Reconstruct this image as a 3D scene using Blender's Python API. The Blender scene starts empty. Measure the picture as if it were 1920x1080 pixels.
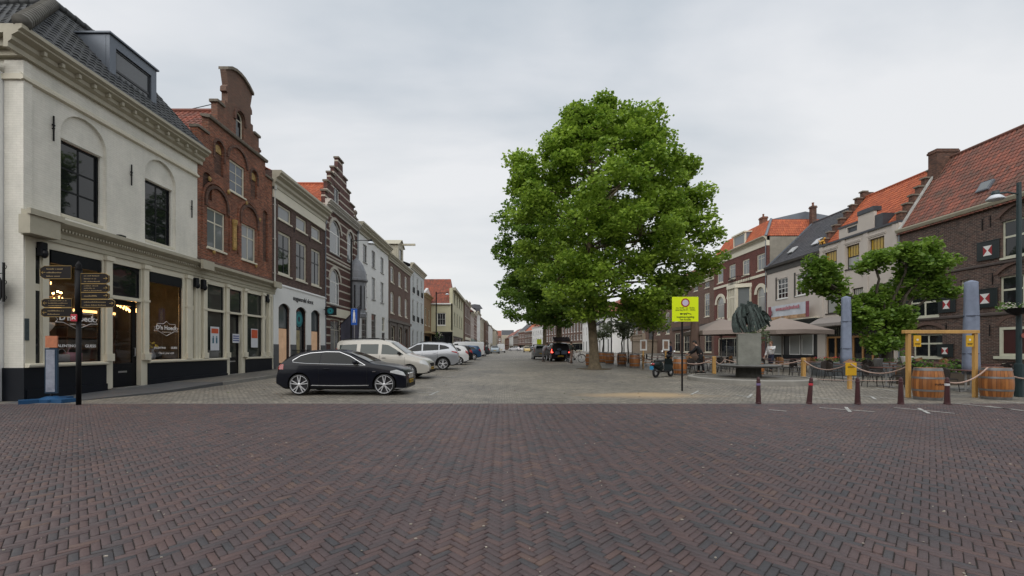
import bpy, math, random
import numpy as np
from math import sin, cos, pi, radians as R, sqrt, atan2
from mathutils import Vector, Matrix, geometry
random.seed(7)
rng = np.random.default_rng(7)
sc = bpy.context.scene
COL = sc.collection
F = 800.0            # focal length in photograph pixels
HCAM = 1.45

def interp(x, pts):
    if x <= pts[0][0]: return pts[0][1]
    for (a, va), (b, vb) in zip(pts, pts[1:]):
        if x <= b: return va + (vb-va)*(x-a)/(b-a)
    return pts[-1][1]
GP = [(15, 0), (21, .08), (26, .20), (32, .30), (40, .35), (50, .40), (65, .5), (90, .66), (150, .85), (400, 1.1), (3000, 1.15)]
def g(Y): return interp(Y, GP)       # the square rises gently away from the camera
def gp(px, py):                       # measured ground point
    Y = 20.0
    for _ in range(60):
        Y = .5*Y + .5*(HCAM-g(Y))*F/max(py-655, 1)
    return Vector(((px-945)*Y/F, Y, g(Y)))

# ------------------------------------------------------------ materials
MATS = {}
def nodes(m):
    m.use_nodes = True
    nt = m.node_tree
    return nt, nt.nodes['Principled BSDF']
def lin(nt, a, b): nt.links.new(a, b)
def mat(name, col=None, rough=.6, var=.12, scale=3.0, bump=0.0, bscale=30., metal=0., coat=0., emit=None, estr=1., spec=None, stretch=None):
    if name in MATS: return MATS[name]
    m = bpy.data.materials.new(name); nt, p = nodes(m)
    c = (*col, 1)
    p.inputs['Roughness'].default_value = rough
    p.inputs['Metallic'].default_value = metal
    if coat: p.inputs['Coat Weight'].default_value = coat; p.inputs['Coat Roughness'].default_value = .03
    if spec is not None: p.inputs['Specular IOR Level'].default_value = spec
    tc = nt.nodes.new('ShaderNodeTexCoord')
    src = tc.outputs['Object']
    if stretch:
        mp = nt.nodes.new('ShaderNodeMapping'); mp.inputs['Scale'].default_value = stretch
        lin(nt, src, mp.inputs['Vector']); src = mp.outputs['Vector']
    if var > 0:
        n = nt.nodes.new('ShaderNodeTexNoise'); n.inputs['Scale'].default_value = scale; n.inputs['Detail'].default_value = 6
        n.inputs['Roughness'].default_value = .65
        lin(nt, src, n.inputs['Vector'])
        r = nt.nodes.new('ShaderNodeValToRGB')
        r.color_ramp.elements[0].position = .25; r.color_ramp.elements[1].position = .75
        r.color_ramp.elements[0].color = (*[max(0, x*(1-var)) for x in col], 1)
        r.color_ramp.elements[1].color = (*[min(1, x*(1+var)) for x in col], 1)
        lin(nt, n.outputs['Fac'], r.inputs['Fac']); lin(nt, r.outputs['Color'], p.inputs['Base Color'])
    else: p.inputs['Base Color'].default_value = c
    if bump > 0:
        n2 = nt.nodes.new('ShaderNodeTexNoise'); n2.inputs['Scale'].default_value = bscale; n2.inputs['Detail'].default_value = 4
        lin(nt, src, n2.inputs['Vector'])
        b = nt.nodes.new('ShaderNodeBump'); b.inputs['Strength'].default_value = bump; b.inputs['Distance'].default_value = .02
        lin(nt, n2.outputs['Fac'], b.inputs['Height']); lin(nt, b.outputs['Normal'], p.inputs['Normal'])
    if emit:
        p.inputs['Emission Color'].default_value = (*emit, 1); p.inputs['Emission Strength'].default_value = estr
    MATS[name] = m
    return m

def brick_vec(nt, ux=1.0):
    tc = nt.nodes.new('ShaderNodeTexCoord'); s = nt.nodes.new('ShaderNodeSeparateXYZ'); lin(nt, tc.outputs['Object'], s.inputs[0])
    a = nt.nodes.new('ShaderNodeMath'); a.operation = 'ADD'; lin(nt, s.outputs[0], a.inputs[0]); lin(nt, s.outputs[1], a.inputs[1])
    c = nt.nodes.new('ShaderNodeCombineXYZ'); lin(nt, a.outputs[0], c.inputs[0]); lin(nt, s.outputs[2], c.inputs[1])
    return c.outputs[0], tc.outputs['Object']
def brickmat(name, c1, c2, mortar, w=.22, h=.066, ms=.009, stain=.35, painted=False, band=None, top=None):
    if name in MATS: return MATS[name]
    m = bpy.data.materials.new(name); nt, p = nodes(m)
    v, ob = brick_vec(nt)
    b = nt.nodes.new('ShaderNodeTexBrick'); b.inputs['Scale'].default_value = 1
    b.inputs['Brick Width'].default_value = w; b.inputs['Row Height'].default_value = h; b.inputs['Mortar Size'].default_value = ms
    b.inputs['Mortar Smooth'].default_value = .3
    b.inputs['Color1'].default_value = (*c1, 1); b.inputs['Color2'].default_value = (*c2, 1); b.inputs['Mortar'].default_value = (*mortar, 1)
    lin(nt, v, b.inputs['Vector'])
    n = nt.nodes.new('ShaderNodeTexNoise'); n.inputs['Scale'].default_value = .9; n.inputs['Detail'].default_value = 8; n.inputs['Roughness'].default_value = .7
    mp = nt.nodes.new('ShaderNodeMapping'); mp.inputs['Scale'].default_value = (1, 1, .55); lin(nt, ob, mp.inputs[0]); lin(nt, mp.outputs[0], n.inputs['Vector'])
    r = nt.nodes.new('ShaderNodeValToRGB'); r.color_ramp.elements[0].position = .3; r.color_ramp.elements[1].position = .7
    k = 1-stain
    r.color_ramp.elements[0].color = (k, k, k*.98, 1); r.color_ramp.elements[1].color = (1.12, 1.1, 1.08, 1)
    lin(nt, n.outputs['Fac'], r.inputs['Fac'])
    # per brick speckle
    n3 = nt.nodes.new('ShaderNodeTexNoise'); n3.inputs['Scale'].default_value = 4; n3.inputs['Detail'].default_value = 3; mp3 = nt.nodes.new('ShaderNodeMapping'); mp3.inputs['Scale'].default_value = (1, 1, 3.2); lin(nt, ob, mp3.inputs[0]); lin(nt, mp3.outputs[0], n3.inputs['Vector'])
    r3 = nt.nodes.new('ShaderNodeValToRGB'); r3.color_ramp.elements[0].position = .35; r3.color_ramp.elements[1].position = .65
    r3.color_ramp.elements[0].color = (.62, .60, .60, 1); r3.color_ramp.elements[1].color = (1.28, 1.24, 1.2, 1)
    if painted: r3.color_ramp.elements[0].color = (.95, .95, .94, 1); r3.color_ramp.elements[1].color = (1, 1, 1, 1)
    lin(nt, n3.outputs['Fac'], r3.inputs['Fac'])
    mx = nt.nodes.new('ShaderNodeMix'); mx.data_type = 'RGBA'; mx.blend_type = 'MULTIPLY'; mx.inputs[0].default_value = 1
    lin(nt, b.outputs['Color'], mx.inputs[6]); lin(nt, r.outputs['Color'], mx.inputs[7])
    my = nt.nodes.new('ShaderNodeMix'); my.data_type = 'RGBA'; my.blend_type = 'MULTIPLY'; my.inputs[0].default_value = 1
    lin(nt, mx.outputs[2], my.inputs[6]); lin(nt, r3.outputs['Color'], my.inputs[7])
    out = my.outputs[2]
    if band:      # natural stone bands: (period, thickness, offset, colour)
        s = nt.nodes.new('ShaderNodeSeparateXYZ'); lin(nt, ob, s.inputs[0])
        a = nt.nodes.new('ShaderNodeMath'); a.operation = 'ADD'; a.inputs[1].default_value = band[2]; lin(nt, s.outputs[2], a.inputs[0])
        d = nt.nodes.new('ShaderNodeMath'); d.operation = 'MODULO'; d.inputs[1].default_value = band[0]; lin(nt, a.outputs[0], d.inputs[0])
        l = nt.nodes.new('ShaderNodeMath'); l.operation = 'LESS_THAN'; l.inputs[1].default_value = band[1]; lin(nt, d.outputs[0], l.inputs[0])
        mz = nt.nodes.new('ShaderNodeMix'); mz.data_type = 'RGBA'; lin(nt, l.outputs[0], mz.inputs[0]); lin(nt, out, mz.inputs[6]); mz.inputs[7].default_value = (*band[3], 1)
        out = mz.outputs[2]
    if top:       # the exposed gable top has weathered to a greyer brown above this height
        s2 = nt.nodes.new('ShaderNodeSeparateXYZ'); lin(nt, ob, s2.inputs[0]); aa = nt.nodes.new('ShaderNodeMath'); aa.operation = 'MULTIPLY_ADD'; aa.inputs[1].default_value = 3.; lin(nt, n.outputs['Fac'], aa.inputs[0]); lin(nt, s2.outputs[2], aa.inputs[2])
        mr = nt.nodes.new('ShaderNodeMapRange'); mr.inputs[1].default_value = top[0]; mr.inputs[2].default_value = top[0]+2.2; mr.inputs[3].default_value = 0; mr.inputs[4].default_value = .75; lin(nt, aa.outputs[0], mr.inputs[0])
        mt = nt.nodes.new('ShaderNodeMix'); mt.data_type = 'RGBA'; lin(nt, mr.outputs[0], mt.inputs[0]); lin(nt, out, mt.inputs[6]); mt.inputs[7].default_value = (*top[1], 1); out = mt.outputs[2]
    lin(nt, out, p.inputs['Base Color'])
    p.inputs['Roughness'].default_value = .7 if painted else .85
    bu = nt.nodes.new('ShaderNodeBump'); bu.inputs['Strength'].default_value = .25 if painted else .5; bu.inputs['Distance'].default_value = .01; bu.invert = True
    lin(nt, b.outputs['Fac'], bu.inputs['Height']); lin(nt, bu.outputs['Normal'], p.inputs['Normal'])
    MATS[name] = m
    return m
def tilemat(name, c1, c2, moss=(.05, .055, .03), dark=.3):
    """clay roof tile: every tile its own tone (UV cells), lichen patches"""
    if name in MATS: return MATS[name]
    m = bpy.data.materials.new(name); nt, p = nodes(m)
    uv = nt.nodes.new('ShaderNodeUVMap')
    mp = nt.nodes.new('ShaderNodeVectorMath'); mp.operation = 'FLOOR'
    sc_ = nt.nodes.new('ShaderNodeMapping'); sc_.inputs['Scale'].default_value = (4, 3.03, 1)
    lin(nt, uv.outputs[0], sc_.inputs[0]); lin(nt, sc_.outputs[0], mp.inputs[0])
    w = nt.nodes.new('ShaderNodeTexWhiteNoise'); w.noise_dimensions = '2D'; lin(nt, mp.outputs[0], w.inputs['Vector'])
    mx = nt.nodes.new('ShaderNodeMix'); mx.data_type = 'RGBA'; lin(nt, w.outputs['Value'], mx.inputs[0])
    mx.inputs[6].default_value = (*c1, 1); mx.inputs[7].default_value = (*c2, 1)
    n = nt.nodes.new('ShaderNodeTexNoise'); n.inputs['Scale'].default_value = 1.1; n.inputs['Detail'].default_value = 9; n.inputs['Roughness'].default_value = .75
    tc = nt.nodes.new('ShaderNodeTexCoord'); lin(nt, tc.outputs['Object'], n.inputs['Vector'])
    r = nt.nodes.new('ShaderNodeValToRGB'); r.color_ramp.elements[0].position = .42; r.color_ramp.elements[1].position = .68
    r.color_ramp.elements[0].color = (0, 0, 0, 1); r.color_ramp.elements[1].color = (dark*2, dark*2, dark*2, 1)
    lin(nt, n.outputs['Fac'], r.inputs[0])
    my = nt.nodes.new('ShaderNodeMix'); my.data_type = 'RGBA'; lin(nt, r.outputs[0], my.inputs[0]); lin(nt, mx.outputs[2], my.inputs[6]); my.inputs[7].default_value = (*moss, 1)
    lin(nt, my.outputs[2], p.inputs['Base Color']); p.inputs['Roughness'].default_value = .65
    MATS[name] = m
    return m
def glassmat(name='window glass', tint=(.012, .014, .016), rough=.03, spec=.5):
    if name in MATS: return MATS[name]
    m = bpy.data.materials.new(name); nt, p = nodes(m)
    p.inputs['Base Color'].default_value = (*tint, 1); p.inputs['Roughness'].default_value = rough
    p.inputs['IOR'].default_value = 1.55; p.inputs['Specular IOR Level'].default_value = spec
    tc = nt.nodes.new('ShaderNodeTexCoord'); n = nt.nodes.new('ShaderNodeTexNoise'); n.inputs['Scale'].default_value = 1.3
    lin(nt, tc.outputs['Object'], n.inputs['Vector'])
    b = nt.nodes.new('ShaderNodeBump'); b.inputs['Strength'].default_value = .15; b.inputs['Distance'].default_value = .02
    lin(nt, n.outputs['Fac'], b.inputs['Height']); lin(nt, b.outputs['Normal'], p.inputs['Normal'])
    MATS[name] = m
    return m
def clearglass(name='clear shop glass', tint=(1, 1, 1)):
    if name in MATS: return MATS[name]
    m = bpy.data.materials.new(name); m.use_nodes = True; nt = m.node_tree; nt.nodes.clear()
    o = nt.nodes.new('ShaderNodeOutputMaterial'); t = nt.nodes.new('ShaderNodeBsdfTransparent'); t.inputs[0].default_value = (*tint, 1)
    gl = nt.nodes.new('ShaderNodeBsdfGlossy'); gl.inputs['Roughness'].default_value = .02
    fr = nt.nodes.new('ShaderNodeFresnel'); fr.inputs[0].default_value = 1.5
    mx = nt.nodes.new('ShaderNodeMixShader'); ge = nt.nodes.new('ShaderNodeNewGeometry'); iv = nt.nodes.new('ShaderNodeMath'); iv.operation = 'SUBTRACT'; iv.inputs[0].default_value = 1; lin(nt, ge.outputs['Backfacing'], iv.inputs[1]); ml = nt.nodes.new('ShaderNodeMath'); ml.operation = 'MULTIPLY'; lin(nt, iv.outputs[0], ml.inputs[0]); lin(nt, fr.outputs[0], ml.inputs[1]); lin(nt, ml.outputs[0], mx.inputs[0]); lin(nt, t.outputs[0], mx.inputs[1]); lin(nt, gl.outputs[0], mx.inputs[2])
    lin(nt, mx.outputs[0], o.inputs[0]); MATS[name] = m
    return m
def leafmat(name, c1, c2):
    if name in MATS: return MATS[name]
    m = bpy.data.materials.new(name); nt, p = nodes(m)
    tc = nt.nodes.new('ShaderNodeTexCoord')
    n = nt.nodes.new('ShaderNodeTexNoise'); n.inputs['Scale'].default_value = .8; n.inputs['Detail'].default_value = 3
    lin(nt, tc.outputs['Object'], n.inputs['Vector'])
    ge = nt.nodes.new('ShaderNodeNewGeometry')
    mm = nt.nodes.new('ShaderNodeMath'); mm.operation = 'MULTIPLY_ADD'; mm.inputs[1].default_value = .6; lin(nt, ge.outputs['Random Per Island'], mm.inputs[0]); 
    m2 = nt.nodes.new('ShaderNodeMath'); m2.operation = 'MULTIPLY_ADD'; m2.inputs[1].default_value = 1.3; m2.inputs[2].default_value = -.42; lin(nt, n.outputs['Fac'], m2.inputs[0])
    lin(nt, m2.outputs[0], mm.inputs[2])
    mx = nt.nodes.new('ShaderNodeMix'); mx.data_type = 'RGBA'; lin(nt, mm.outputs[0], mx.inputs[0])
    mx.inputs[6].default_value = (*c1, 1); mx.inputs[7].default_value = (*c2, 1)
    lin(nt, mx.outputs[2], p.inputs['Base Color']); p.inputs['Roughness'].default_value = .5
    tr = nt.nodes.new('ShaderNodeBsdfTranslucent'); lin(nt, mx.outputs[2], tr.inputs[0])
    ms = nt.nodes.new('ShaderNodeMixShader'); ms.inputs[0].default_value = .48
    o = nt.nodes['Material Output']; lin(nt, p.outputs[0], ms.inputs[1]); lin(nt, tr.outputs[0], ms.inputs[2]); lin(nt, ms.outputs[0], o.inputs[0])
    MATS[name] = m
    return m

# ------------------------------------------------------------ mesh builder
class MB:
    def __init__(s): s.v = []; s.f = []; s.mi = []; s.uv = []; s.hasuv = False
    def add(s, vs, fs, mi=0, uvs=None):
        o = len(s.v); s.v.extend(vs)
        for k, f in enumerate(fs):
            s.f.append([o+i for i in f]); s.mi.append(mi); s.uv.append(uvs[k] if uvs else None)
        if uvs: s.hasuv = True
        return s
    def box(s, x0, x1, y0, y1, z0, z1, mi=0):
        return s.add([(x0,y0,z0),(x1,y0,z0),(x1,y1,z0),(x0,y1,z0),(x0,y0,z1),(x1,y0,z1),(x1,y1,z1),(x0,y1,z1)],
              [(0,3,2,1),(4,5,6,7),(0,1,5,4),(1,2,6,5),(2,3,7,6),(3,0,4,7)], mi)
    def bbox(s, x0, x1, y0, y1, z0, z1, b=.01, mi=0):       # chamfered box (top and verticals)
        pts = [(x0+b,y0),(x1-b,y0),(x1,y0+b),(x1,y1-b),(x1-b,y1),(x0+b,y1),(x0,y1-b),(x0,y0+b)]
        cx, cy = (x0+x1)/2, (y0+y1)/2
        def ins(p): return (cx+(p[0]-cx)*(1-2*b/max(x1-x0, 1e-6)), cy+(p[1]-cy)*(1-2*b/max(y1-y0, 1e-6)))
        vs = [(*p, z0) for p in pts]+[(*p, z1-b) for p in pts]+[(*ins(p), z1) for p in pts]
        fs = [tuple(range(7, -1, -1)), tuple(range(16, 24))]
        for r_ in (0, 8):
            for i in range(8): j = (i+1) % 8; fs.append((r_+i, r_+j, r_+8+j, r_+8+i))
        return s.add(vs, fs, mi)
    def obox(s, c, ax, ay, az, mi=0):                          # oriented box: centre + half vectors
        c, ax, ay, az = map(Vector, (c, ax, ay, az))
        vs = [c-ax-ay-az, c+ax-ay-az, c+ax+ay-az, c-ax+ay-az, c-ax-ay+az, c+ax-ay+az, c+ax+ay+az, c-ax+ay+az]
        return s.add([tuple(v) for v in vs], [(0,3,2,1),(4,5,6,7),(0,1,5,4),(1,2,6,5),(2,3,7,6),(3,0,4,7)], mi)
    def tube(s, pts, r, n=8, mi=0, cap=True, closed=False):
        pts = [Vector(p) for p in pts]; rs = r if isinstance(r, (list, tuple)) else [r]*len(pts)
        vs = []; up = Vector((0, 0, 1)); prev = None; N = len(pts)
        for i, p in enumerate(pts):
            if closed: t = pts[(i+1) % N]-pts[i-1]
            else: t = pts[min(i+1, N-1)]-pts[max(i-1, 0)]
            t.normalize()
            a = prev if prev is not None else (Vector((1, 0, 0)) if abs(t.z) > .9 else up)
            u = a - t*a.dot(t)
            if u.length < 1e-4: u = t.orthogonal()
            u.normalize(); w = t.cross(u); prev = u
            for k in range(n):
                q = p+(u*cos(2*pi*k/n)+w*sin(2*pi*k/n))*rs[i]; vs.append(tuple(q))
        fs = []
        for i in range(N if closed else N-1):
            i2 = (i+1) % N
            for k in range(n): fs.append((i*n+k, i*n+(k+1) % n, i2*n+(k+1) % n, i2*n+k))
        if cap and not closed: fs += [tuple(range(n-1, -1, -1)), tuple((N-1)*n+k for k in range(n))]
        return s.add(vs, fs, mi)
    def lathe(s, prof, n=20, c=(0, 0, 0), mi=0, sx=1, sy=1):
        vs = []; fs = []
        for (r, z) in prof:
            for k in range(n): vs.append((c[0]+sx*r*cos(2*pi*k/n), c[1]+sy*r*sin(2*pi*k/n), c[2]+z))
        for i in range(len(prof)-1):
            for k in range(n): fs.append((i*n+k, i*n+(k+1) % n, (i+1)*n+(k+1) % n, (i+1)*n+k))
        fs += [tuple(range(n-1, -1, -1)), tuple((len(prof)-1)*n+k for k in range(n))]
        return s.add(vs, fs, mi)
    def ball(s, c, r, n=10, m=6, mi=0):
        rx, ry, rz = r if isinstance(r, (tuple, list)) else (r, r, r)
        vs = [(c[0]+rx*sin(pi*i/m)*cos(2*pi*k/n), c[1]+ry*sin(pi*i/m)*sin(2*pi*k/n), c[2]+rz*cos(pi*i/m)) for i in range(m+1) for k in range(n)]
        fs = [(i*n+k, (i+1)*n+k, (i+1)*n+(k+1) % n, i*n+(k+1) % n) for i in range(m) for k in range(n)]
        return s.add(vs, fs, mi)
    def prism(s, poly, x0, x1, mi=0):                          # polygon in (y,z) swept along x
        n = len(poly); vs = [(x0, y, z) for y, z in poly]+[(x1, y, z) for y, z in poly]
        return s.add(vs, [tuple(range(n)), tuple(range(2*n-1, n-1, -1))]+[(i, n+i, n+(i+1) % n, (i+1) % n) for i in range(n)], mi)
    def slab(s, outer, holes, y0, y1, back=True, mi=0):        # polygon with holes in (x,z), thickness along y
        loops = [outer]+list(holes)
        tri = geometry.tessellate_polygon([[Vector((x, z, 0)) for x, z in l] for l in loops])
        flat = [p for l in loops for p in l]
        s.add([(x, y0, z) for x, z in flat], [tuple(t) for t in tri], mi)
        if back: s.add([(x, y1, z) for x, z in flat], [tuple(t)[::-1] for t in tri], mi)
        for l in loops:
            n = len(l); s.add([(x, y0, z) for x, z in l]+[(x, y1, z) for x, z in l], [(i, (i+1) % n, n+(i+1) % n, n+i) for i in range(n)], mi)
        return s
    def hslab(s, outer, z0, z1, mi=0):                         # polygon in (x,y), thickness along z
        n = len(outer); tri = geometry.tessellate_polygon([[Vector((x, y, 0)) for x, y in outer]])
        s.add([(x, y, z1) for x, y in outer], [tuple(t) for t in tri], mi); s.add([(x, y, z0) for x, y in outer], [tuple(t) for t in tri], mi)
        return s.add([(x, y, z0) for x, y in outer]+[(x, y, z1) for x, y in outer], [(i, (i+1) % n, n+(i+1) % n, n+i) for i in range(n)], mi)
    def obj(s, name, mats, parent=None, smooth=False, loc=None):
        me = bpy.data.meshes.new(name); me.from_pydata([tuple(v) for v in s.v], [], s.f)
        for m in (mats if isinstance(mats, (list, tuple)) else [mats]): me.materials.append(m)
        if any(s.mi): me.polygons.foreach_set('material_index', s.mi)
        if s.hasuv:
            l = me.uv_layers.new(name='UVMap'); arr = []
            for f, u in zip(s.f, s.uv): arr.extend([c for q in (u or [(0, 0)]*len(f)) for c in q])
            l.data.foreach_set('uv', arr)
        if smooth: me.polygons.foreach_set('use_smooth', [True]*len(me.polygons))
        me.update()
        o = bpy.data.objects.new(name, me); COL.objects.link(o); o.parent = parent
        if loc: o.location = loc
        return o
def npmesh(name, V, Fq, mats, parent=None, smooth=False):      # arrays: verts (n,3), quads (m,4)
    me = bpy.data.meshes.new(name); me.vertices.add(len(V)); me.vertices.foreach_set('co', V.astype(np.float32).ravel())
    k = Fq.shape[1]
    me.loops.add(Fq.size); me.loops.foreach_set('vertex_index', Fq.astype(np.int32).ravel())
    me.polygons.add(len(Fq)); me.polygons.foreach_set('loop_start', np.arange(0, Fq.size, k, dtype=np.int32)); me.polygons.foreach_set('loop_total', np.full(len(Fq), k, dtype=np.int32))
    for m in (mats if isinstance(mats, (list, tuple)) else [mats]): me.materials.append(m)
    me.update(calc_edges=True); me.validate()
    if smooth: me.polygons.foreach_set('use_smooth', [True]*len(me.polygons))
    o = bpy.data.objects.new(name, me); COL.objects.link(o); o.parent = parent
    return o
def tag(o, label=None, cat=None, group=None, kind=None):
    if label: o['label'] = label
    if cat: o['category'] = cat
    if group: o['group'] = group
    if kind: o['kind'] = kind
    return o
def empty(name, loc=(0, 0, 0), rz=0, label=None, cat=None, group=None):
    o = bpy.data.objects.new(name, None); COL.objects.link(o); o.location = loc; o.rotation_euler = (0, 0, rz); o.empty_display_size = .1
    return tag(o, label, cat, group)
KIDS = {}
def copy_tree(o, parent=None, first=True):
    if first:
        KIDS.clear()
        for x in bpy.data.objects:
            if x.parent: KIDS.setdefault(x.parent.name, []).append(x)
    c = o.copy(); COL.objects.link(c); c.parent = parent
    for ch in KIDS.get(o.name, []): copy_tree(ch, c, False)
    return c
def text(name, body, size, m, parent, loc, rot=(pi/2, 0, 0), ext=.002, align='CENTER', bold=0):
    cu = bpy.data.curves.new(name, 'FONT'); cu.body = body; cu.size = size; cu.extrude = ext; cu.align_x = align; cu.align_y = 'CENTER'
    cu.offset = bold; cu.resolution_u = 2; cu.materials.append(m)
    t = bpy.data.objects.new('tmp', cu); COL.objects.link(t); bpy.context.view_layer.update()
    me = bpy.data.meshes.new_from_object(t.evaluated_get(bpy.context.evaluated_depsgraph_get())); bpy.data.objects.remove(t); bpy.data.curves.remove(cu)
    me.materials.clear(); me.materials.append(m); me.name = name
    o = bpy.data.objects.new(name, me); COL.objects.link(o); o.parent = parent; o.location = loc; o.rotation_euler = rot
    return o
def arch(x0, x1, z0, z1, rise=0, n=12):
    """rectangle with an arched head; z1 is the crown, rise the height of the arch"""
    if rise <= 0: return [(x0, z0), (x1, z0), (x1, z1), (x0, z1)]
    c = (x0+x1)/2; a = (x1-x0)/2
    pts = [(x0, z0), (x1, z0)]
    if rise >= a*.98:
        for i in range(n+1): t = pi*i/n; pts.append((c+a*cos(t), z1-rise+rise*sin(t)))
    else:
        rr = (a*a+rise*rise)/(2*rise); zc = z1-rr; t0 = math.asin(a/rr)
        for i in range(n+1): t = t0-2*t0*i/n; pts.append((c+rr*sin(t), zc+rr*cos(t)))
    return pts

# ------------------------------------------------------------ vegetation
def leaves(name, clumps, m, parent, size=.2, density=90, seed=1, flat=.5):
    """clumps: list of (x,y,z,rx,ry,rz). leaf sprays: bent quads with their own tilt"""
    r = np.random.default_rng(seed); P = []
    for (x, y, z, rx, ry, rz) in clumps:
        n = max(8, int(density*(rx*ry*rz)**(2/3)))
        d = r.normal(size=(n, 3)); d /= np.linalg.norm(d, axis=1)[:, None]
        rad = r.uniform(.25, 1, n)**.45*(1+r.normal(0, .10, n))
        P.append(np.stack([x+d[:, 0]*rad*rx, y+d[:, 1]*rad*ry, z+d[:, 2]*rad*rz], 1))
    P = np.concatenate(P); n = len(P); print('leaves', name, n)
    nrm = r.normal(size=(n, 3)); nrm[:, 2] = np.abs(nrm[:, 2])+flat; nrm /= np.linalg.norm(nrm, axis=1)[:, None]
    a = np.cross(nrm, r.normal(size=(n, 3))); a /= np.linalg.norm(a, axis=1)[:, None]; b = np.cross(nrm, a)
    s = size*r.uniform(.6, 1.25, n)[:, None]
    # 6-vertex lobed leaf: two quads folded at the midrib
    v = [P-a*s*.55, P-b*s*.5-a*s*.05-nrm*s*.12, P+a*s*.30-b*s*.33-nrm*s*.08, P+a*s*.6, P+a*s*.30+b*s*.33-nrm*s*.08, P+b*s*.5-a*s*.05-nrm*s*.12]
    V = np.stack(v, 1).reshape(-1, 3); base = np.arange(n)[:, None]*6
    Fq = np.concatenate([base+np.array([0, 1, 2, 3]), base+np.array([0, 3, 4, 5])])
    return npmesh(name, V, Fq, m, parent)
# ------------------------------------------------------------ shared materials
white_brick = brickmat('white painted brick', (.78,.765,.70), (.80,.79,.72), (.73,.715,.65), stain=.2, painted=True)
plaster = mat('white plaster', (.60,.59,.53), .75, .06, 1.2, .05, 20)
white_pl = mat('clean white plaster', (.78,.785,.77), .7, .05, 1.0, .04, 20)
cream = mat('cream painted wood', (.66,.62,.50), .5, .06, 2.)
creamd = mat('weathered cream trim', (.42,.39,.30), .6, .12, 3.)
blackp = mat('black gloss paint', (.006,.007,.010), .35, .2, 2., spec=.25)
navy = mat('dark blue black plinth paint', (.006,.008,.013), .5, .25, 2., spec=.25)
glass = glassmat()
glass2 = glassmat('window glass with pale blind', (.17,.185,.19), .05)
glass3 = glassmat('window glass with net curtain', (.30,.31,.30), .08)
bluegl = glassmat('grey window film', (.10,.115,.12), .08)
lead = mat('grey lead sheet', (.16,.18,.21), .45, .15, 2., metal=.2)
zinc = mat('zinc cladding', (.13,.15,.18), .4, .1, 1.2, metal=.3)
iron = mat('black iron', (.008,.008,.009), .55, .2, spec=.2)
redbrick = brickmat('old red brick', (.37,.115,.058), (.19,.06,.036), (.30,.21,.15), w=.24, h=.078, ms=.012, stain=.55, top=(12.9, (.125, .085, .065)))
redbrick2 = brickmat('weathered gable brick', (.17,.075,.05), (.10,.05,.04), (.17,.13,.10), stain=.5)
brownbrick = brickmat('brown brick', (.115,.068,.057), (.085,.05,.044), (.12,.09,.08), stain=.18)
bandbrick = brickmat('dark red brick with stone bands', (.12,.045,.036), (.08,.034,.03), (.11,.07,.06), stain=.25, band=(.62,.12,.0,(.48,.44,.37)))
farbrick = brickmat('far brown brick', (.17,.10,.075), (.13,.08,.065), (.17,.13,.11), stain=.25)
warmbrick = brickmat('warm red brick', (.17,.055,.042), (.13,.045,.036), (.17,.10,.08), stain=.22, band=(1.05,.13,.35,(.50,.46,.37)))
plumbrick = brickmat('plum red brick', (.165,.052,.042), (.125,.042,.036), (.15,.09,.075), stain=.22)
greybrown = brickmat('grey brown brick', (.17,.105,.082), (.13,.082,.066), (.18,.13,.11), stain=.25)
manbrick = brickmat('dark multi brick', (.125,.070,.056), (.050,.035,.034), (.19,.16,.14), w=.26, h=.088, ms=.014, stain=.3)
orange = tilemat('orange clay tile', (.50,.125,.045), (.34,.075,.03), dark=.12)
oldred = tilemat('old red clay tile', (.33,.085,.045), (.19,.055,.035), (.06,.05,.04), dark=.32)
mossred = tilemat('mossy red clay tile', (.30,.09,.055), (.15,.06,.045), (.07,.06,.045), dark=.4)
blacktile = tilemat('blue black glazed tile', (.020,.024,.030), (.045,.048,.052), (.04,.045,.03), dark=.25)
greytile = tilemat('grey roof tile', (.05,.052,.062), (.075,.075,.085), dark=.1)
stone = mat('grey brown bluestone', (.21,.205,.19), .75, .2, 4, .2, 25)
oldstone = mat('weathered sandstone coping', (.17,.145,.115), .85, .35, 6, .3, 20)
gold = mat('gilded stone', (.36,.23,.07), .6, .75, 14, .4, 30)
goldp = mat('gold paint', (.45,.30,.09), .4, 0)
woodp = mat('fresh pine wood', (.50,.29,.09), .6, .2, 6, .1, 40, stretch=(1, 1, .15))
whitep = mat('white gloss paint', (.72,.72,.70), .35, .03)
dullwhite = mat('worn road paint', (.40,.40,.38), .8, .4, 12)
chrome = mat('chrome', (.75,.76,.78), .12, 0, metal=1)
alu = mat('aluminium', (.55,.56,.58), .3, 0, metal=1)
rubber = mat('tyre rubber', (.015,.015,.016), .75, .2)
blackpl = mat('black plastic', (.010,.010,.011), .55, .1, spec=.25)
barkm = mat('plane tree bark', (.135,.105,.065), .85, .55, 5, .5, 14)
plane_leaf = leafmat('plane tree leaf', (.055,.14,.012), (.42,.58,.08))
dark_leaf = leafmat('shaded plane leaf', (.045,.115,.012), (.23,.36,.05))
linden_leaf = leafmat('pollard leaf', (.05,.125,.014), (.27,.41,.06))
olive_leaf = leafmat('olive leaf', (.09,.125,.06), (.27,.31,.18))
hedge_leaf = leafmat('hedge leaf', (.05,.12,.015), (.13,.25,.03))
redflower = mat('red flower', (.35,.015,.02), .6, .3)
whiteflower = mat('pale flower', (.62,.52,.53), .6, .2)

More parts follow.
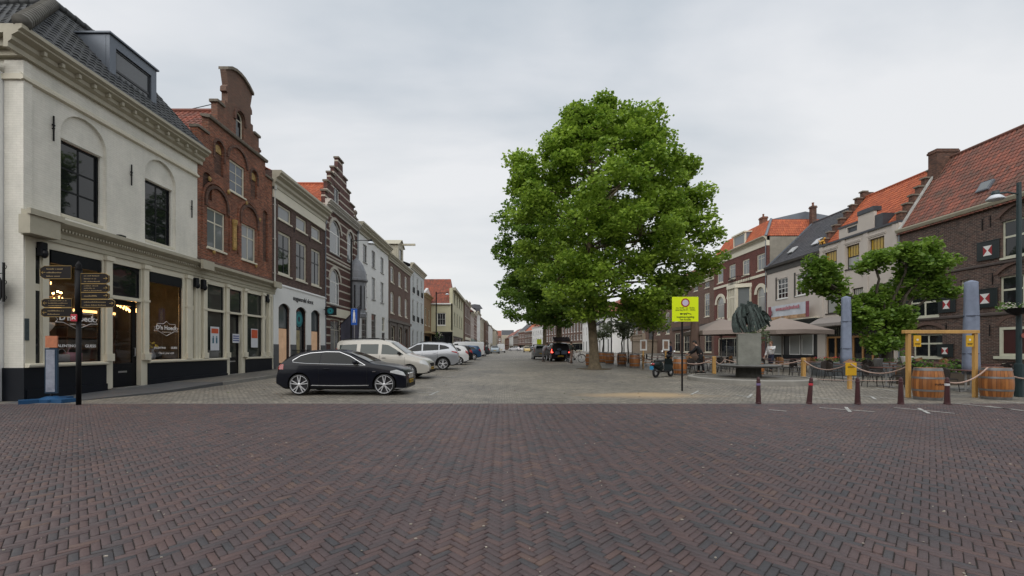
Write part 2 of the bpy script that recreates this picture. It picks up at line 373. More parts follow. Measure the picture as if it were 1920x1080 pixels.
# ------------------------------------------------------------ camera, sky, light
cd = bpy.data.cameras.new('camera'); cam = bpy.data.objects.new('camera', cd); COL.objects.link(cam)
cam.location = (0, 0, HCAM); cam.rotation_euler = (pi/2, 0, 0)
cd.sensor_width = 36; cd.lens = F/1920*36; cd.shift_x = 15/1920; cd.shift_y = 115/1920; cd.clip_start = .05; cd.clip_end = 6000
sc.camera = cam
w = bpy.data.worlds.new('World'); sc.world = w; w.use_nodes = True; nt = w.node_tree
bg = nt.nodes['Background']
sky = nt.nodes.new('ShaderNodeTexSky'); sky.sky_type = 'NISHITA'; sky.sun_disc = False; sky.sun_elevation = R(48); sky.sun_rotation = R(200)
vm = nt.nodes.new('ShaderNodeVectorMath'); vm.operation = 'SCALE'; vm.inputs[3].default_value = .09; lin(nt, sky.outputs[0], vm.inputs[0])
tc = nt.nodes.new('ShaderNodeTexCoord'); sp = nt.nodes.new('ShaderNodeSeparateXYZ'); lin(nt, tc.outputs['Generated'], sp.inputs[0])
dz = nt.nodes.new('ShaderNodeMath'); dz.operation = 'ADD'; dz.inputs[1].default_value = .18; lin(nt, sp.outputs[2], dz.inputs[0])
dv = nt.nodes.new('ShaderNodeCombineXYZ')
for i in (0, 1):
    q = nt.nodes.new('ShaderNodeMath'); q.operation = 'DIVIDE'; lin(nt, sp.outputs[i], q.inputs[0]); lin(nt, dz.outputs[0], q.inputs[1]); lin(nt, q.outputs[0], dv.inputs[i])
n1 = nt.nodes.new('ShaderNodeTexNoise'); n1.inputs['Scale'].default_value = .8; n1.inputs['Detail'].default_value = 6; n1.inputs['Roughness'].default_value = .5; n1.inputs['Distortion'].default_value = .25
mpn = nt.nodes.new('ShaderNodeMapping'); mpn.inputs['Location'].default_value = (.6, 1.3, 0); mpn.inputs['Scale'].default_value = (.8, 1.3, 1)
lin(nt, dv.outputs[0], mpn.inputs[0]); lin(nt, mpn.outputs[0], n1.inputs['Vector'])
cr = nt.nodes.new('ShaderNodeValToRGB'); e = cr.color_ramp.elements
e[0].position = .31; e[0].color = (.30, .355, .41, 1); e[1].position = .57; e[1].color = (.61, .62, .64, 1)
lin(nt, n1.outputs['Fac'], cr.inputs[0])
hz = nt.nodes.new('ShaderNodeMapRange'); hz.inputs[1].default_value = 0; hz.inputs[2].default_value = .55; hz.inputs[3].default_value = 1.0; hz.inputs[4].default_value = 0.0
lin(nt, sp.outputs[2], hz.inputs[0])
mh = nt.nodes.new('ShaderNodeMix'); mh.data_type = 'RGBA'; lin(nt, hz.outputs[0], mh.inputs[0]); lin(nt, cr.outputs[0], mh.inputs[6]); mh.inputs[7].default_value = (.63, .63, .62, 1)
ms = nt.nodes.new('ShaderNodeMix'); ms.data_type = 'RGBA'; ms.inputs[0].default_value = .94; lin(nt, vm.outputs[0], ms.inputs[6]); lin(nt, mh.outputs[2], ms.inputs[7])
lin(nt, ms.outputs[2], bg.inputs[0]); bg.inputs[1].default_value = 1.0
sl = bpy.data.lights.new('sun', 'SUN'); sl.energy = 1.5; sl.angle = R(80); sl.color = (1, .96, .9)
so = bpy.data.objects.new('sun', sl); COL.objects.link(so); so.rotation_euler = (R(42), 0, R(-20)); so.location = (0, 0, 50)
sc.view_settings.view_transform = 'Standard'; sc.view_settings.look = 'None'; sc.view_settings.exposure = .48; sc.view_settings.gamma = 1
sc.cycles.max_bounces = 6; sc.cycles.transparent_max_bounces = 12; sc.cycles.caustics_reflective = False; sc.cycles.caustics_refractive = False
sc.cycles.sample_clamp_indirect = 4

# ------------------------------------------------------------ ground
def gridsheet(name, xs, ys, dz, m):
    V = np.array([(x, y, g(y)+dz) for y in ys for x in xs]); nx = len(xs)
    Fq = np.array([(j*nx+i, j*nx+i+1, (j+1)*nx+i+1, (j+1)*nx+i) for j in range(len(ys)-1) for i in range(nx-1)])
    o = npmesh(name, V, Fq, m); o['kind'] = 'structure'; return o
YS = [11.4, 13, 15, 17, 19, 21, 23.5, 26, 29, 32, 36, 40, 45, 50, 57, 65, 77, 90, 120, 150, 200, 300, 400, 600]
grnd = mat('dull ground', (.10, .095, .088), .9, .3, .5)
gridsheet('ground', [-1500, -60, 60, 1500], [-300, 15, 26, 40, 65, 90, 150, 400, 3000], -.05, grnd)

def settmat(name, c1, c2, mortar, w, h, stain):
    m = bpy.data.materials.new(name); nt, p = nodes(m)
    tc = nt.nodes.new('ShaderNodeTexCoord')
    nz = nt.nodes.new('ShaderNodeTexNoise'); nz.inputs['Scale'].default_value = 2.2; nz.inputs['Detail'].default_value = 2; lin(nt, tc.outputs['Object'], nz.inputs['Vector'])
    vs = nt.nodes.new('ShaderNodeVectorMath'); vs.operation = 'SCALE'; vs.inputs[3].default_value = .12; lin(nt, nz.outputs['Color'], vs.inputs[0])
    va = nt.nodes.new('ShaderNodeVectorMath'); lin(nt, tc.outputs['Object'], va.inputs[0]); lin(nt, vs.outputs[0], va.inputs[1])
    b = nt.nodes.new('ShaderNodeTexBrick'); b.inputs['Scale'].default_value = 1; b.inputs['Brick Width'].default_value = w; b.inputs['Row Height'].default_value = h
    b.inputs['Mortar Size'].default_value = .012; b.inputs['Mortar Smooth'].default_value = .6; b.inputs['Bias'].default_value = 0
    b.inputs['Color1'].default_value = (*c1, 1); b.inputs['Color2'].default_value = (*c2, 1); b.inputs['Mortar'].default_value = (*mortar, 1)
    lin(nt, va.outputs[0], b.inputs['Vector'])
    n = nt.nodes.new('ShaderNodeTexNoise'); n.inputs['Scale'].default_value = .35; n.inputs['Detail'].default_value = 9; n.inputs['Roughness'].default_value = .68
    lin(nt, tc.outputs['Object'], n.inputs['Vector'])
    r = nt.nodes.new('ShaderNodeValToRGB'); r.color_ramp.elements[0].position = .35; r.color_ramp.elements[1].position = .7
    r.color_ramp.elements[0].color = (.66, .66, .67, 1); r.color_ramp.elements[1].color = (1.22, 1.18, 1.1, 1); lin(nt, n.outputs['Fac'], r.inputs[0])
    mx = nt.nodes.new('ShaderNodeMix'); mx.data_type = 'RGBA'; mx.blend_type = 'MULTIPLY'; mx.inputs[0].default_value = 1
    lin(nt, b.outputs['Color'], mx.inputs[6]); lin(nt, r.outputs[0], mx.inputs[7])
    out = mx.outputs[2]
    # spilled yellow sand worn into the joints round (3.8, 14.5)
    if stain:
        mp = nt.nodes.new('ShaderNodeMapping'); mp.inputs['Location'].default_value = (-4.7, -13.5, 0); lin(nt, tc.outputs['Object'], mp.inputs[0])
        m2 = nt.nodes.new('ShaderNodeVectorMath'); m2.operation = 'MULTIPLY'; m2.inputs[1].default_value = (.40, .95, 0); lin(nt, mp.outputs[0], m2.inputs[0])
        ln = nt.nodes.new('ShaderNodeVectorMath'); ln.operation = 'LENGTH'; lin(nt, m2.outputs[0], ln.inputs[0])
        ad = nt.nodes.new('ShaderNodeMath'); ad.operation = 'MULTIPLY_ADD'; ad.inputs[1].default_value = 2.4; lin(nt, n.outputs['Fac'], ad.inputs[0]); lin(nt, ln.outputs['Value'], ad.inputs[2])
        rr = nt.nodes.new('ShaderNodeMapRange'); rr.inputs[1].default_value = 1.45; rr.inputs[2].default_value = 2.2; rr.inputs[3].default_value = .9; rr.inputs[4].default_value = 0; lin(nt, ad.outputs[0], rr.inputs[0])
        my = nt.nodes.new('ShaderNodeMix'); my.data_type = 'RGBA'; lin(nt, rr.outputs[0], my.inputs[0]); lin(nt, out, my.inputs[6]); my.inputs[7].default_value = (.44, .32, .19, 1); out = my.outputs[2]
    lin(nt, out, p.inputs['Base Color']); p.inputs['Roughness'].default_value = .62
    bu = nt.nodes.new('ShaderNodeBump'); bu.inputs['Strength'].default_value = .7; bu.inputs['Distance'].default_value = .02; bu.invert = True
    lin(nt, b.outputs['Fac'], bu.inputs['Height']); lin(nt, bu.outputs[0], p.inputs['Normal'])
    return m
setts = settmat('grey setts', (.315, .292, .25), (.175, .163, .145), (.088, .079, .064), .15, .11, True)
gridsheet('street', [-29, -20, -11.3, 0, 9, 20, 29.4], YS, -.004, setts)
klinker = settmat('side paving clinkers', (.082, .058, .056), (.056, .046, .048), (.03, .026, .024), .2, .067, False)
gridsheet('side_paving', [-60, -20, 0, 20, 60], [-40, 0, 11.4], -.030, klinker)

# herringbone clinker paving in the foreground: every brick is modelled
def herringbone():
    U = .0575; n = 3; g_ = .003; th = R(45)
    c, s = cos(th), sin(th); rows = []
    I = np.arange(-380, 381)
    ii, jj = np.meshgrid(I, I, indexing='ij'); t = (ii-jj) % (2*n)
    hor = t == 0; ver = t == 2*n-1
    quads = []
    for mask, wx, wy in ((hor, n, 1), (ver, 1, n)):
        x0 = ii[mask]*U; y0 = jj[mask]*U
        quads.append(np.stack([x0+g_, y0+g_, x0+wx*U-g_, y0+wy*U-g_], 1))
    q = np.concatenate(quads)
    cx = (q[:, 0]+q[:, 2])/2; cy = (q[:, 1]+q[:, 3])/2
    X = cx*c-cy*s; Y = cx*s+cy*c+6.6
    k = (Y > 2.15) & (Y < 11.4) & (X > -1.24*Y-.8) & (X < 1.28*Y+.8)
    q = q[k]; N = len(q); r = np.random.default_rng(3)
    print('bricks', N)
    q += r.normal(0, .0012, (N, 1)); dz = r.normal(0, .0016, (N, 1)); tx = r.normal(0, .0011, (N, 2)); b = .004
    def ring(i, z, tilt):
        xs = np.stack([q[:, 0]+i, q[:, 2]-i, q[:, 2]-i, q[:, 0]+i], 1); ys = np.stack([q[:, 1]+i, q[:, 1]+i, q[:, 3]-i, q[:, 3]-i], 1)
        zz = z+dz+tilt*(tx[:, :1]*np.array([[-1, 1, 1, -1]])+tx[:, 1:]*np.array([[-1, -1, 1, 1]]))
        return np.stack([xs*c-ys*s, xs*s+ys*c+6.6, zz], 2)
    V = np.concatenate([ring(b, 0, 1), ring(0, -b, 1), ring(0, -.028, 0)], 1)        # N,12,3
    base = np.arange(N)[:, None, None]*12
    fs = [[0, 1, 2, 3]]+[[(i+1) % 4+o, i+o, i+4+o, (i+1) % 4+4+o] for o in (0, 4) for i in range(4)]
    Fq = (base+np.array(fs)[None]).reshape(-1, 4)
    m = bpy.data.materials.new('herringbone clinker'); nt, p = nodes(m)
    ge = nt.nodes.new('ShaderNodeNewGeometry'); cr = nt.nodes.new('ShaderNodeValToRGB'); el = cr.color_ramp.elements
    stops = [(0, (.058, .056, .061)), (.10, (.066, .060, .064)), (.17, (.078, .062, .064)), (.45, (.089, .064, .065)), (.75, (.098, .067, .066)), (.93, (.112, .071, .066)), (1, (.126, .082, .068))]
    el[0].position = 0; el[0].color = (*stops[0][1], 1); el[1].position = 1; el[1].color = (*stops[-1][1], 1)
    for pos, col in stops[1:-1]: x = el.new(pos); x.color = (*col, 1)
    tc = nt.nodes.new('ShaderNodeTexCoord')
    nb = nt.nodes.new('ShaderNodeTexNoise'); nb.inputs['Scale'].default_value = .55; nb.inputs['Detail'].default_value = 5; lin(nt, tc.outputs['Object'], nb.inputs['Vector'])
    ma = nt.nodes.new('ShaderNodeMath'); ma.operation = 'MULTIPLY_ADD'; ma.inputs[1].default_value = .7; ma.inputs[2].default_value = -.35; lin(nt, nb.outputs['Fac'], ma.inputs[0])
    mb = nt.nodes.new('ShaderNodeMath'); mb.operation = 'ADD'; lin(nt, ge.outputs['Random Per Island'], mb.inputs[0]); lin(nt, ma.outputs[0], mb.inputs[1])
    lin(nt, mb.outputs[0], cr.inputs[0])
    nf = nt.nodes.new('ShaderNodeTexNoise'); nf.inputs['Scale'].default_value = 45; nf.inputs['Detail'].default_value = 6; lin(nt, tc.outputs['Object'], nf.inputs['Vector'])
    r2 = nt.nodes.new('ShaderNodeValToRGB'); r2.color_ramp.elements[0].position = .3; r2.color_ramp.elements[1].position = .75; r2.color_ramp.elements[0].color = (.84, .84, .84, 1); r2.color_ramp.elements[1].color = (1.12, 1.12, 1.12, 1)
    lin(nt, nf.outputs['Fac'], r2.inputs[0])
    mx = nt.nodes.new('ShaderNodeMix'); mx.data_type = 'RGBA'; mx.blend_type = 'MULTIPLY'; mx.inputs[0].default_value = 1
    lin(nt, cr.outputs[0], mx.inputs[6]); lin(nt, r2.outputs[0], mx.inputs[7])
    nd = nt.nodes.new('ShaderNodeTexNoise'); nd.inputs['Scale'].default_value = .42; nd.inputs['Detail'].default_value = 7; nd.inputs['Roughness'].default_value = .7; nd.inputs['Distortion'].default_value = .6
    md_ = nt.nodes.new('ShaderNodeMapping'); md_.inputs['Scale'].default_value = (1, .55, 1); lin(nt, tc.outputs['Object'], md_.inputs[0]); lin(nt, md_.outputs[0], nd.inputs['Vector'])
    r4 = nt.nodes.new('ShaderNodeValToRGB'); r4.color_ramp.elements[0].position = .32; r4.color_ramp.elements[1].position = .62; r4.color_ramp.elements[0].color = (.78, .78, .80, 1); r4.color_ramp.elements[1].color = (1.10, 1.08, 1.06, 1); lin(nt, nd.outputs['Fac'], r4.inputs[0])
    mz = nt.nodes.new('ShaderNodeMix'); mz.data_type = 'RGBA'; mz.blend_type = 'MULTIPLY'; mz.inputs[0].default_value = 1; lin(nt, mx.outputs[2], mz.inputs[6]); lin(nt, r4.outputs[0], mz.inputs[7]); lin(nt, mz.outputs[2], p.inputs['Base Color'])
    p.inputs['Roughness'].default_value = .6
    bu = nt.nodes.new('ShaderNodeBump'); bu.inputs['Strength'].default_value = .35; bu.inputs['Distance'].default_value = .004; lin(nt, nf.outputs['Fac'], bu.inputs['Height']); lin(nt, bu.outputs[0], p.inputs['Normal'])
    o = npmesh('brick_paving', V.reshape(-1, 3), Fq, m); o['kind'] = 'structure'
    jm = mat('dark joint sand', (.048, .042, .039), .95, .4, 8)
    jb = MB().add([(-20, 1.5, -.011), (20, 1.5, -.011), (20, 11.4, -.011), (-20, 11.4, -.011)], [(0, 1, 2, 3)]).obj('paving_bed', jm); jb['kind'] = 'structure'
herringbone()
# little pale pebbles and leaf bits lying in the joints
r = np.random.default_rng(5); mb = MB()
for k in range(260):
    Y = 2.5+8.5*r.random()**1.3; X = r.uniform(-1.2, 1.25)*Y; s_ = r.uniform(.004, .011)
    mb.ball((X, Y, .003), (s_*r.uniform(.8, 2), s_, s_*.7), 5, 3)
mb.obj('gravel', mat('pale grit', (.36, .32, .27), .9, .3))['kind'] = 'stuff'
# dry leaves, twigs and litter specks lying about
mb = MB()
for k in range(420):
    if k < 45: Y = 3+8*r.random(); X = r.uniform(-1.2, 1.25)*Y; z = .004
    elif k < 300: Y = r.uniform(11.5, 26); X = r.uniform(-11, 12); z = g(Y)+.003
    else: Y = 27+r.normal(0, 3.2); X = 5.8+r.normal(0, 3.2); z = g(Y)+.004
    a_ = r.uniform(0, 6.3); s_ = r.uniform(.015, .045) if k > 60 else r.uniform(.006, .012); w_ = s_*r.uniform(.3, .8); c_, n_ = cos(a_), sin(a_)
    mb.add([(X-s_*c_, Y-s_*n_, z), (X+w_*n_, Y-w_*c_, z+.4*s_), (X+s_*c_, Y+s_*n_, z+.1*s_), (X-w_*n_, Y+w_*c_, z+.3*s_)], [(0, 1, 2, 3)], k % 3)
mb.obj('litter', [mat('dry leaf', (.20, .12, .05), .8, .3), mat('green fallen leaf', (.12, .17, .04), .8, .3), mat('dark twig', (.035, .025, .02), .9, .2)])['kind'] = 'stuff'
# kerb line where the clinkers meet the setts
mb = MB()
for i in range(-22, 48): d_ = r.normal(0, .006); mb.bbox(i*.62-2, i*.62-1.385+r.normal(0, .004), 11.34+d_, 11.44+d_, -.02, .005+r.normal(0, .002), .006)
k_ = mb.obj('kerb_edge', mat('edge stone', (.135, .12, .11), .75, .3, 3, .1)); k_['kind'] = 'structure'

# raised pavement along the left shops, smooth ramp in front of the corner shop
def strip(name, pts_in, pts_out, top, m, skirt=True):
    mb = MB()
    for (a, b), (c, d), t0, t1 in zip(zip(pts_in, pts_in[1:]), zip(pts_out, pts_out[1:]), top, top[1:]):
        za, zb = g(a[1])+t0, g(b[1])+t1
        A = (a[0], a[1], za); B = (b[0], b[1], zb); C = (d[0], d[1], zb); D = (c[0], c[1], za)
        mb.add([A, D, C, B], [(0, 1, 2, 3)])
        mb.add([D, (D[0], D[1], za-.3), (C[0], C[1], zb-.3), C], [(0, 1, 2, 3)])
    o = mb.obj(name, m); o['kind'] = 'structure'; return o
ramp = mat('dark grey paving ramp', (.085, .088, .092), .7, .2, 2, .1, 30)
slabs = brickmat('grey paving slabs', (.15, .145, .135), (.125, .12, .112), (.07, .065, .06), w=.3, h=.3, ms=.006, stain=.25)
pvm = settmat('pavement slabs', (.165, .155, .14), (.13, .125, .115), (.07, .065, .06), .3, .3, False)
strip('pavement', [(-13.5, 11.5), (-13.5, 14), (-13.5, 16.99)], [(-12.2, 11.5), (-11.3, 14), (-11.2, 16.99)], [.002, .06, .118], ramp)
ys = [17, 20, 24, 28, 32, 40, 50, 65, 79, 95, 125, 160, 220]
strip('pavement', [(-13.5, y) for y in ys], [(-11.2 if y < 60 else -7.4, y) for y in ys], [.12]*13, pvm)
mb = MB()
for a, b in zip(ys, ys[1:]):
    n = max(1, int((b-a)/1.0)) if a < 50 else 1
    for i in range(n):
        y0 = a+(b-a)*i/n; y1 = a+(b-a)*(i+1)/n
        x = -11.2 if b < 66 else -7.4
        mb.add([(x-.06, y0, g(y0)+.123), (x+.06, y0, g(y0)+.123), (x+.06, y1-.012, g(y1)+.123), (x-.06, y1-.012, g(y1)+.123), (x+.06, y0, g(y0)-.1), (x+.06, y1-.012, g(y1)-.1), (x-.06, y0, g(y0)-.1)], [(0, 1, 2, 3), (1, 4, 5, 2), (0, 6, 4, 1)])
mb.obj('kerb', stone)['kind'] = 'structure'
# pavement on the right, in front of the facades beyond the terraces
strip('pavement', [(29.5, y) for y in ys[4:]], [(26.2, y) for y in ys[4:]], [.1]*9, pvm)
# painted bay marks: T shaped bars and social distancing crosses
def mark(px0, py0, px1, py1, wd=.07):
    a = gp(px0, py0); b = gp(px1, py1); d = (b-a); n = Vector((-d.y, d.x, 0)).normalized()*wd/2
    z = Vector((0, 0, .008)); P = [a-n+z, a+n+z, b+n+z, b-n+z]
    if min(a.y, b.y) < 11.6: P = [p_+Vector((0, 0, .004)) for p_ in P]
    o = MB().add([tuple(x) for x in P], [(0, 1, 2, 3)]).obj('road_marking', dullwhite); o['kind'] = 'structure'
for q in [(782,737,822,736),(806,741,822,734),(800,727,812,727),(812,718.5,842,718.5),(826,712,838,712),(838,707,856,706),(846,699,866,698),(868,690,884,689.5),
          (1380,741,1425,747),(1402,746,1410,739),(1300,737,1340,741),(1296,740,1310,733),(1490,743,1572,750),(1600,741,1690,749),(1632,743,1642,749),(1536,765,1640,773),(1586,764,1594,773),
          (1676,765,1790,776),(1722,766,1742,776),(1442,769,1475,772),(1790,757,1900,768),(1640,728,1680,734),(1870,752,1920,757),(1850,762,1920,771),(1186,701,1205,701),(1228,709,1262,711)]:
    mark(*q)
# ------------------------------------------------------------ houses
def tiles(mb, p0, p1, p2, p3, detail=True, tw=.25, tl=.33, amp=.035):
    """pantiled roof plane; p0-p1 eave, p3-p2 upper edge"""
    p0, p1, p2, p3 = map(Vector, (p0, p1, p2, p3)); u = (p1-p0).normalized(); nrm = u.cross(p3-p0 if (p3-p0).length > .01 else p2-p0).normalized()
    if nrm.z < 0: nrm = -nrm
    v = nrm.cross(u); 
    if v.z < 0: v = -v
    def uvof(p): d = p-p0; return (d.dot(u), d.dot(v))
    uv = [uvof(p) for p in (p0, p1, p2, p3)]
    off = nrm*(-.03 if detail else 0)
    mb.add([tuple(p+off) for p in (p0, p1, p2, p3)], [(0, 1, 2, 3)], 0, [uv])
    if not detail: return
    H = max(q[1] for q in uv); L = H
    def lim(t):       # u limits at height t
        f = t/H
        def e(a, b): 
            return a[0]+(b[0]-a[0])*((t-a[1])/(b[1]-a[1]) if abs(b[1]-a[1]) > 1e-6 else 0)
        return e(uv[0], uv[3]), e(uv[1], uv[2])
    prof = [0, amp*.2, amp, amp*.9, amp*.15]
    for j in range(int(L/tl)+1):
        v0 = j*tl; v1 = min(v0+tl*1.08, L)
        if v1-v0 < .05: continue
        a, b = lim(min(v0+tl/2, L)); i0 = int(math.ceil(a/tw)); i1 = int(b/tw)
        for i in range(i0, i1):
            vs = []
            jit = random.uniform(-.006, .006)
            for (vv, lift) in ((v0, .035+jit), (v1, .008+jit)):
                for k, hgt in enumerate(prof):
                    vs.append(tuple(p0+u*((i+k/4)*tw)+v*vv+nrm*(hgt+lift-.02)))
            # lower lip
            for k, hgt in enumerate(prof): vs.append(tuple(p0+u*((i+k/4)*tw)+v*v0+nrm*(hgt-.02)))
            cu, cv = (i+.5)*tw, (j+.5)*tl
            mb.add(vs, [(k, k+1, 6+k, 5+k) for k in range(4)]+[(10+k, 11+k, k+1, k) for k in range(4)], 0, [[(cu, cv)]*4]*8)

class House:
    def __init__(s, side, c, ya, yb, name, label, cat='house', group=None, p0=None, p1=None):
        s.side = side; s.c = c; s.ya = ya; s.yb = yb; s.holes = []
        if side == 'L': s.root = empty(name, (-c, ya, 0), pi/2, label, cat, group); s.w = yb-ya
        elif side == 'R': s.root = empty(name, (c, yb, 0), -pi/2, label, cat, group); s.w = yb-ya
        else:
            d = Vector(p1)-Vector(p0); s.root = empty(name, (p0[0], p0[1], 0), atan2(d.y, d.x), label, cat, group); s.w = d.length
        s.M = Matrix.Translation(s.root.location) @ Matrix.Rotation(s.root.rotation_euler.z, 4, 'Z'); s.rz = s.root.rotation_euler.z
    def Y(s, px): return F*s.c/abs(px-945)
    def X(s, px): return s.Y(px)-s.ya if s.side == 'L' else s.yb-s.Y(px)
    def Z(s, px, py): return HCAM+(655-py)*s.Y(px)/F
    def wpos(s, x, y, z): return s.M @ Vector((x, y, z))
    def part(s, name, mb, m, parent=None, smooth=False): return mb.obj(name, m, parent or s.root, smooth)
    def window(s, x0, x1, z0, z1, rise=0, fm=None, pm=None, nv=1, nh=1, bars=None, bw=.07, rev=.12, sill=None, sm=None, hole=True, name='window', yf=0, trans=None, bar=.035, vb=None, label=None):
        fm = fm or cream; pm = pm or glass; e = .002
        if hole: s.holes.append(arch(x0, x1, z0, z1, rise))
        mb = MB(); xi0, xi1, zi0, zi1 = x0+bw, x1-bw, z0+bw, z1-bw
        ri = max(0, rise-bw*.3) if rise else 0
        mb.slab(arch(x0+e, x1-e, z0+e, z1-e, rise), [arch(xi0, xi1, zi0, zi1, ri)], yf+rev, yf+rev+.07)
        yb = yf+rev+.015
        zs = trans if trans is not None else [zi0+(zi1-zi0)*k/nh for k in range(1, nh)]
        for z in zs: mb.box(xi0, xi1, yb, yb+.04, z-bar/2, z+bar/2)
        xs = vb if vb is not None else [xi0+(xi1-xi0)*k/nv for k in range(1, nv)]
        for x in xs:
            top = zi1-ri*(((x-(x0+x1)/2)/((xi1-xi0)/2))**2 if ri else 0)
            mb.box(x-bar/2, x+bar/2, yb+.002, yb+.038, zi0, top)
        w_ = s.part(name, mb, fm)
        if label: w_['label'] = label
        pb = MB(); o = arch(xi0, xi1, zi0, zi1, ri); pb.slab(o, [], yf+rev+.03, yf+rev+.045); s.part('pane', pb, pm, w_)
        if sill: 
            sb = MB().bbox(x0-.06, x1+.06, yf-.07, yf+rev-.003, z0-sill, z0-.002, .01); s.part('sill', sb, sm or fm, w_)
        return w_
    def wall(s, outline, m, D=9, eave=None, side=True, sm=None, name='wall', y=0, th=.3):
        mb = MB(); mb.slab(outline, s.holes, y, y+th, back=False)
        ez = eave or outline[2][1]
        if side:
            for x in (0, s.w): mb.add([(x, y+th, 0), (x, D, 0), (x, D, ez), (x, y+th, ez)], [(0, 1, 2, 3)])
            mb.add([(0, D, 0), (s.w, D, 0), (s.w, D, ez), (0, D, ez)], [(0, 1, 2, 3)])
        return s.part(name, mb, m)
    def cornice(s, z, h, p, m, x0=None, x1=None, name='cornice', dent=0, dm=None):
        x0 = -.0 if x0 is None else x0; x1 = s.w if x1 is None else x1
        mb = MB(); prof = [(-.002, z), (-p*.25, z), (-p*.25, z+.22*h), (-p*.45, z+.34*h), (-p*.45, z+.52*h), (-p*.8, z+.66*h), (-p*.8, z+.74*h), (-p, z+.84*h), (-p, z+h), (-.002, z+h)]
        mb.prism(prof, x0, x1)
        if dent:
            x = x0+.1
            while x < x1-.1: mb.box(x, x+dent*.5, -p*.45-dent*.45, -p*.45+.001, z+.36*h, z+.51*h); x += dent
        return s.part(name, mb, dm or m)
    def ridge_roof(s, ez, rz, D, m, detail=True, over=.25, front=0, gable_m=None, x0=0, x1=None, hipL=0, hipR=0):
        """ridge along the facade"""
        x1 = s.w if x1 is None else x1; mb = MB(); hy = D/2
        y0 = front-over; z0 = ez-over*(rz-ez)/(hy-front)
        tiles(mb, (x0, y0, z0), (x1, y0, z0), (x1-hipR, hy, rz), (x0+hipL, hy, rz), detail)
        mb.add([(x0, D, ez), (x1, D, ez), (x1-hipR, hy, rz), (x0+hipL, hy, rz)], [(0, 1, 2, 3)], 0, [[(0, 0), (x1-x0, 0), (x1-x0, 5), (0, 5)]])
        if hipL: tiles(mb, (x0, D, ez), (x0, y0, z0), (x0+hipL, hy, rz), (x0+hipL, hy, rz), detail)
        if hipR: tiles(mb, (x1, y0, z0), (x1, D, ez), (x1-hipR, hy, rz), (x1-hipR, hy, rz), detail)
        r_ = s.part('roof', mb, m)
        rb = MB(); rb.tube([(x0+hipL, hy, rz+.03), (x1-hipR, hy, rz+.03)], .12, 8)
        if hipL: rb.tube([(x0, y0, z0+.04), (x0+hipL, hy, rz+.03)], .11, 8)
        if hipR: rb.tube([(x1, y0, z0+.04), (x1-hipR, hy, rz+.03)], .11, 8)
        s.part('ridge_tiles', rb, m, r_)
        if gable_m:
            gb = MB()
            for x, k in ((x0+.002, hipL), (x1-.002, hipR)):
                if not k: gb.add([(x, .31, ez-.01), (x, D, ez-.01), (x, hy, rz-.05)], [(0, 1, 2)])
            if gb.v: s.part('gable', gb, gable_m)
        return r_
    def cross_roof(s, ez, rz, D, m, detail=True, y0=.32, x0=0, x1=None):
        """ridge at right angles to the facade"""
        x1 = s.w if x1 is None else x1; c = (x0+x1)/2; mb = MB()
        tiles(mb, (x0, D, ez), (x0, y0, ez), (c, y0, rz), (c, D, rz), detail)
        tiles(mb, (x1, y0, ez), (x1, D, ez), (c, D, rz), (c, y0, rz), detail)
        mb.add([(x0, D, ez), (x1, D, ez), (c, D, rz)], [(0, 1, 2)], 0, [[(0, 0), (1, 0), (0, 1)]])
        r_ = s.part('roof', mb, m); rb = MB(); rb.tube([(c, y0, rz+.03), (c, D, rz+.03)], .12, 8); s.part('ridge_tiles', rb, m, r_); return r_

def chimney(h, x0, x1, y0, y1, z0, z1, m, pots=2, name='chimney'):
    mb = MB(); mb.box(x0, x1, y0, y1, z0, z1-.25); mb.box(x0-.06, x1+.06, y0-.06, y1+.06, z1-.25, z1-.1); mb.box(x0-.02, x1+.02, y0-.02, y1+.02, z1-.1, z1)
    c = h.part(name, mb, m)
    if pots:
        pb = MB()
        for i in range(pots): pb.lathe([(.11, 0), (.10, .3), (.13, .33), (.12, .4)], 8, (x0+(x1-x0)*(i+.5)/pots, (y0+y1)/2, z1))
        h.part('chimney_pot', pb, mat('clay pot', (.18, .07, .04), .8, .2), c)
def drainpipe(h, x, z0, z1, m=None, y=-.09):
    mb = MB(); mb.tube([(x, y, z0), (x, y, z1-.3), (x, y, z1)], .045, 8); mb.box(x-.09, x+.09, y-.08, y+.08, z1-.1, z1+.15)
    for z in np.arange(z0+.5, z1, 2.0): mb.box(x-.06, x+.06, y-.055, 0, z, z+.04)
    h.part('drainpipe', mb, m or lead)
def anchor(h, x, z, L=.5, y=0):
    mb = MB(); mb.box(x-.015, x+.015, y-.06, y-.03, z-L/2, z+L/2); mb.tube([(x, y, z), (x, y-.07, z)], .02, 6); mb.box(x-.04, x+.04, y-.055, y-.028, z+L*.1, z+L*.16); h.part('wall_anchor', mb, iron)

# ============================================================ 1  white corner shop
c = 13.5
h = House('L', c, 12.0, 18.78, 'corner_shop', 'white painted corner house with a dark hipped roof and a cream leather goods shopfront', 'house')
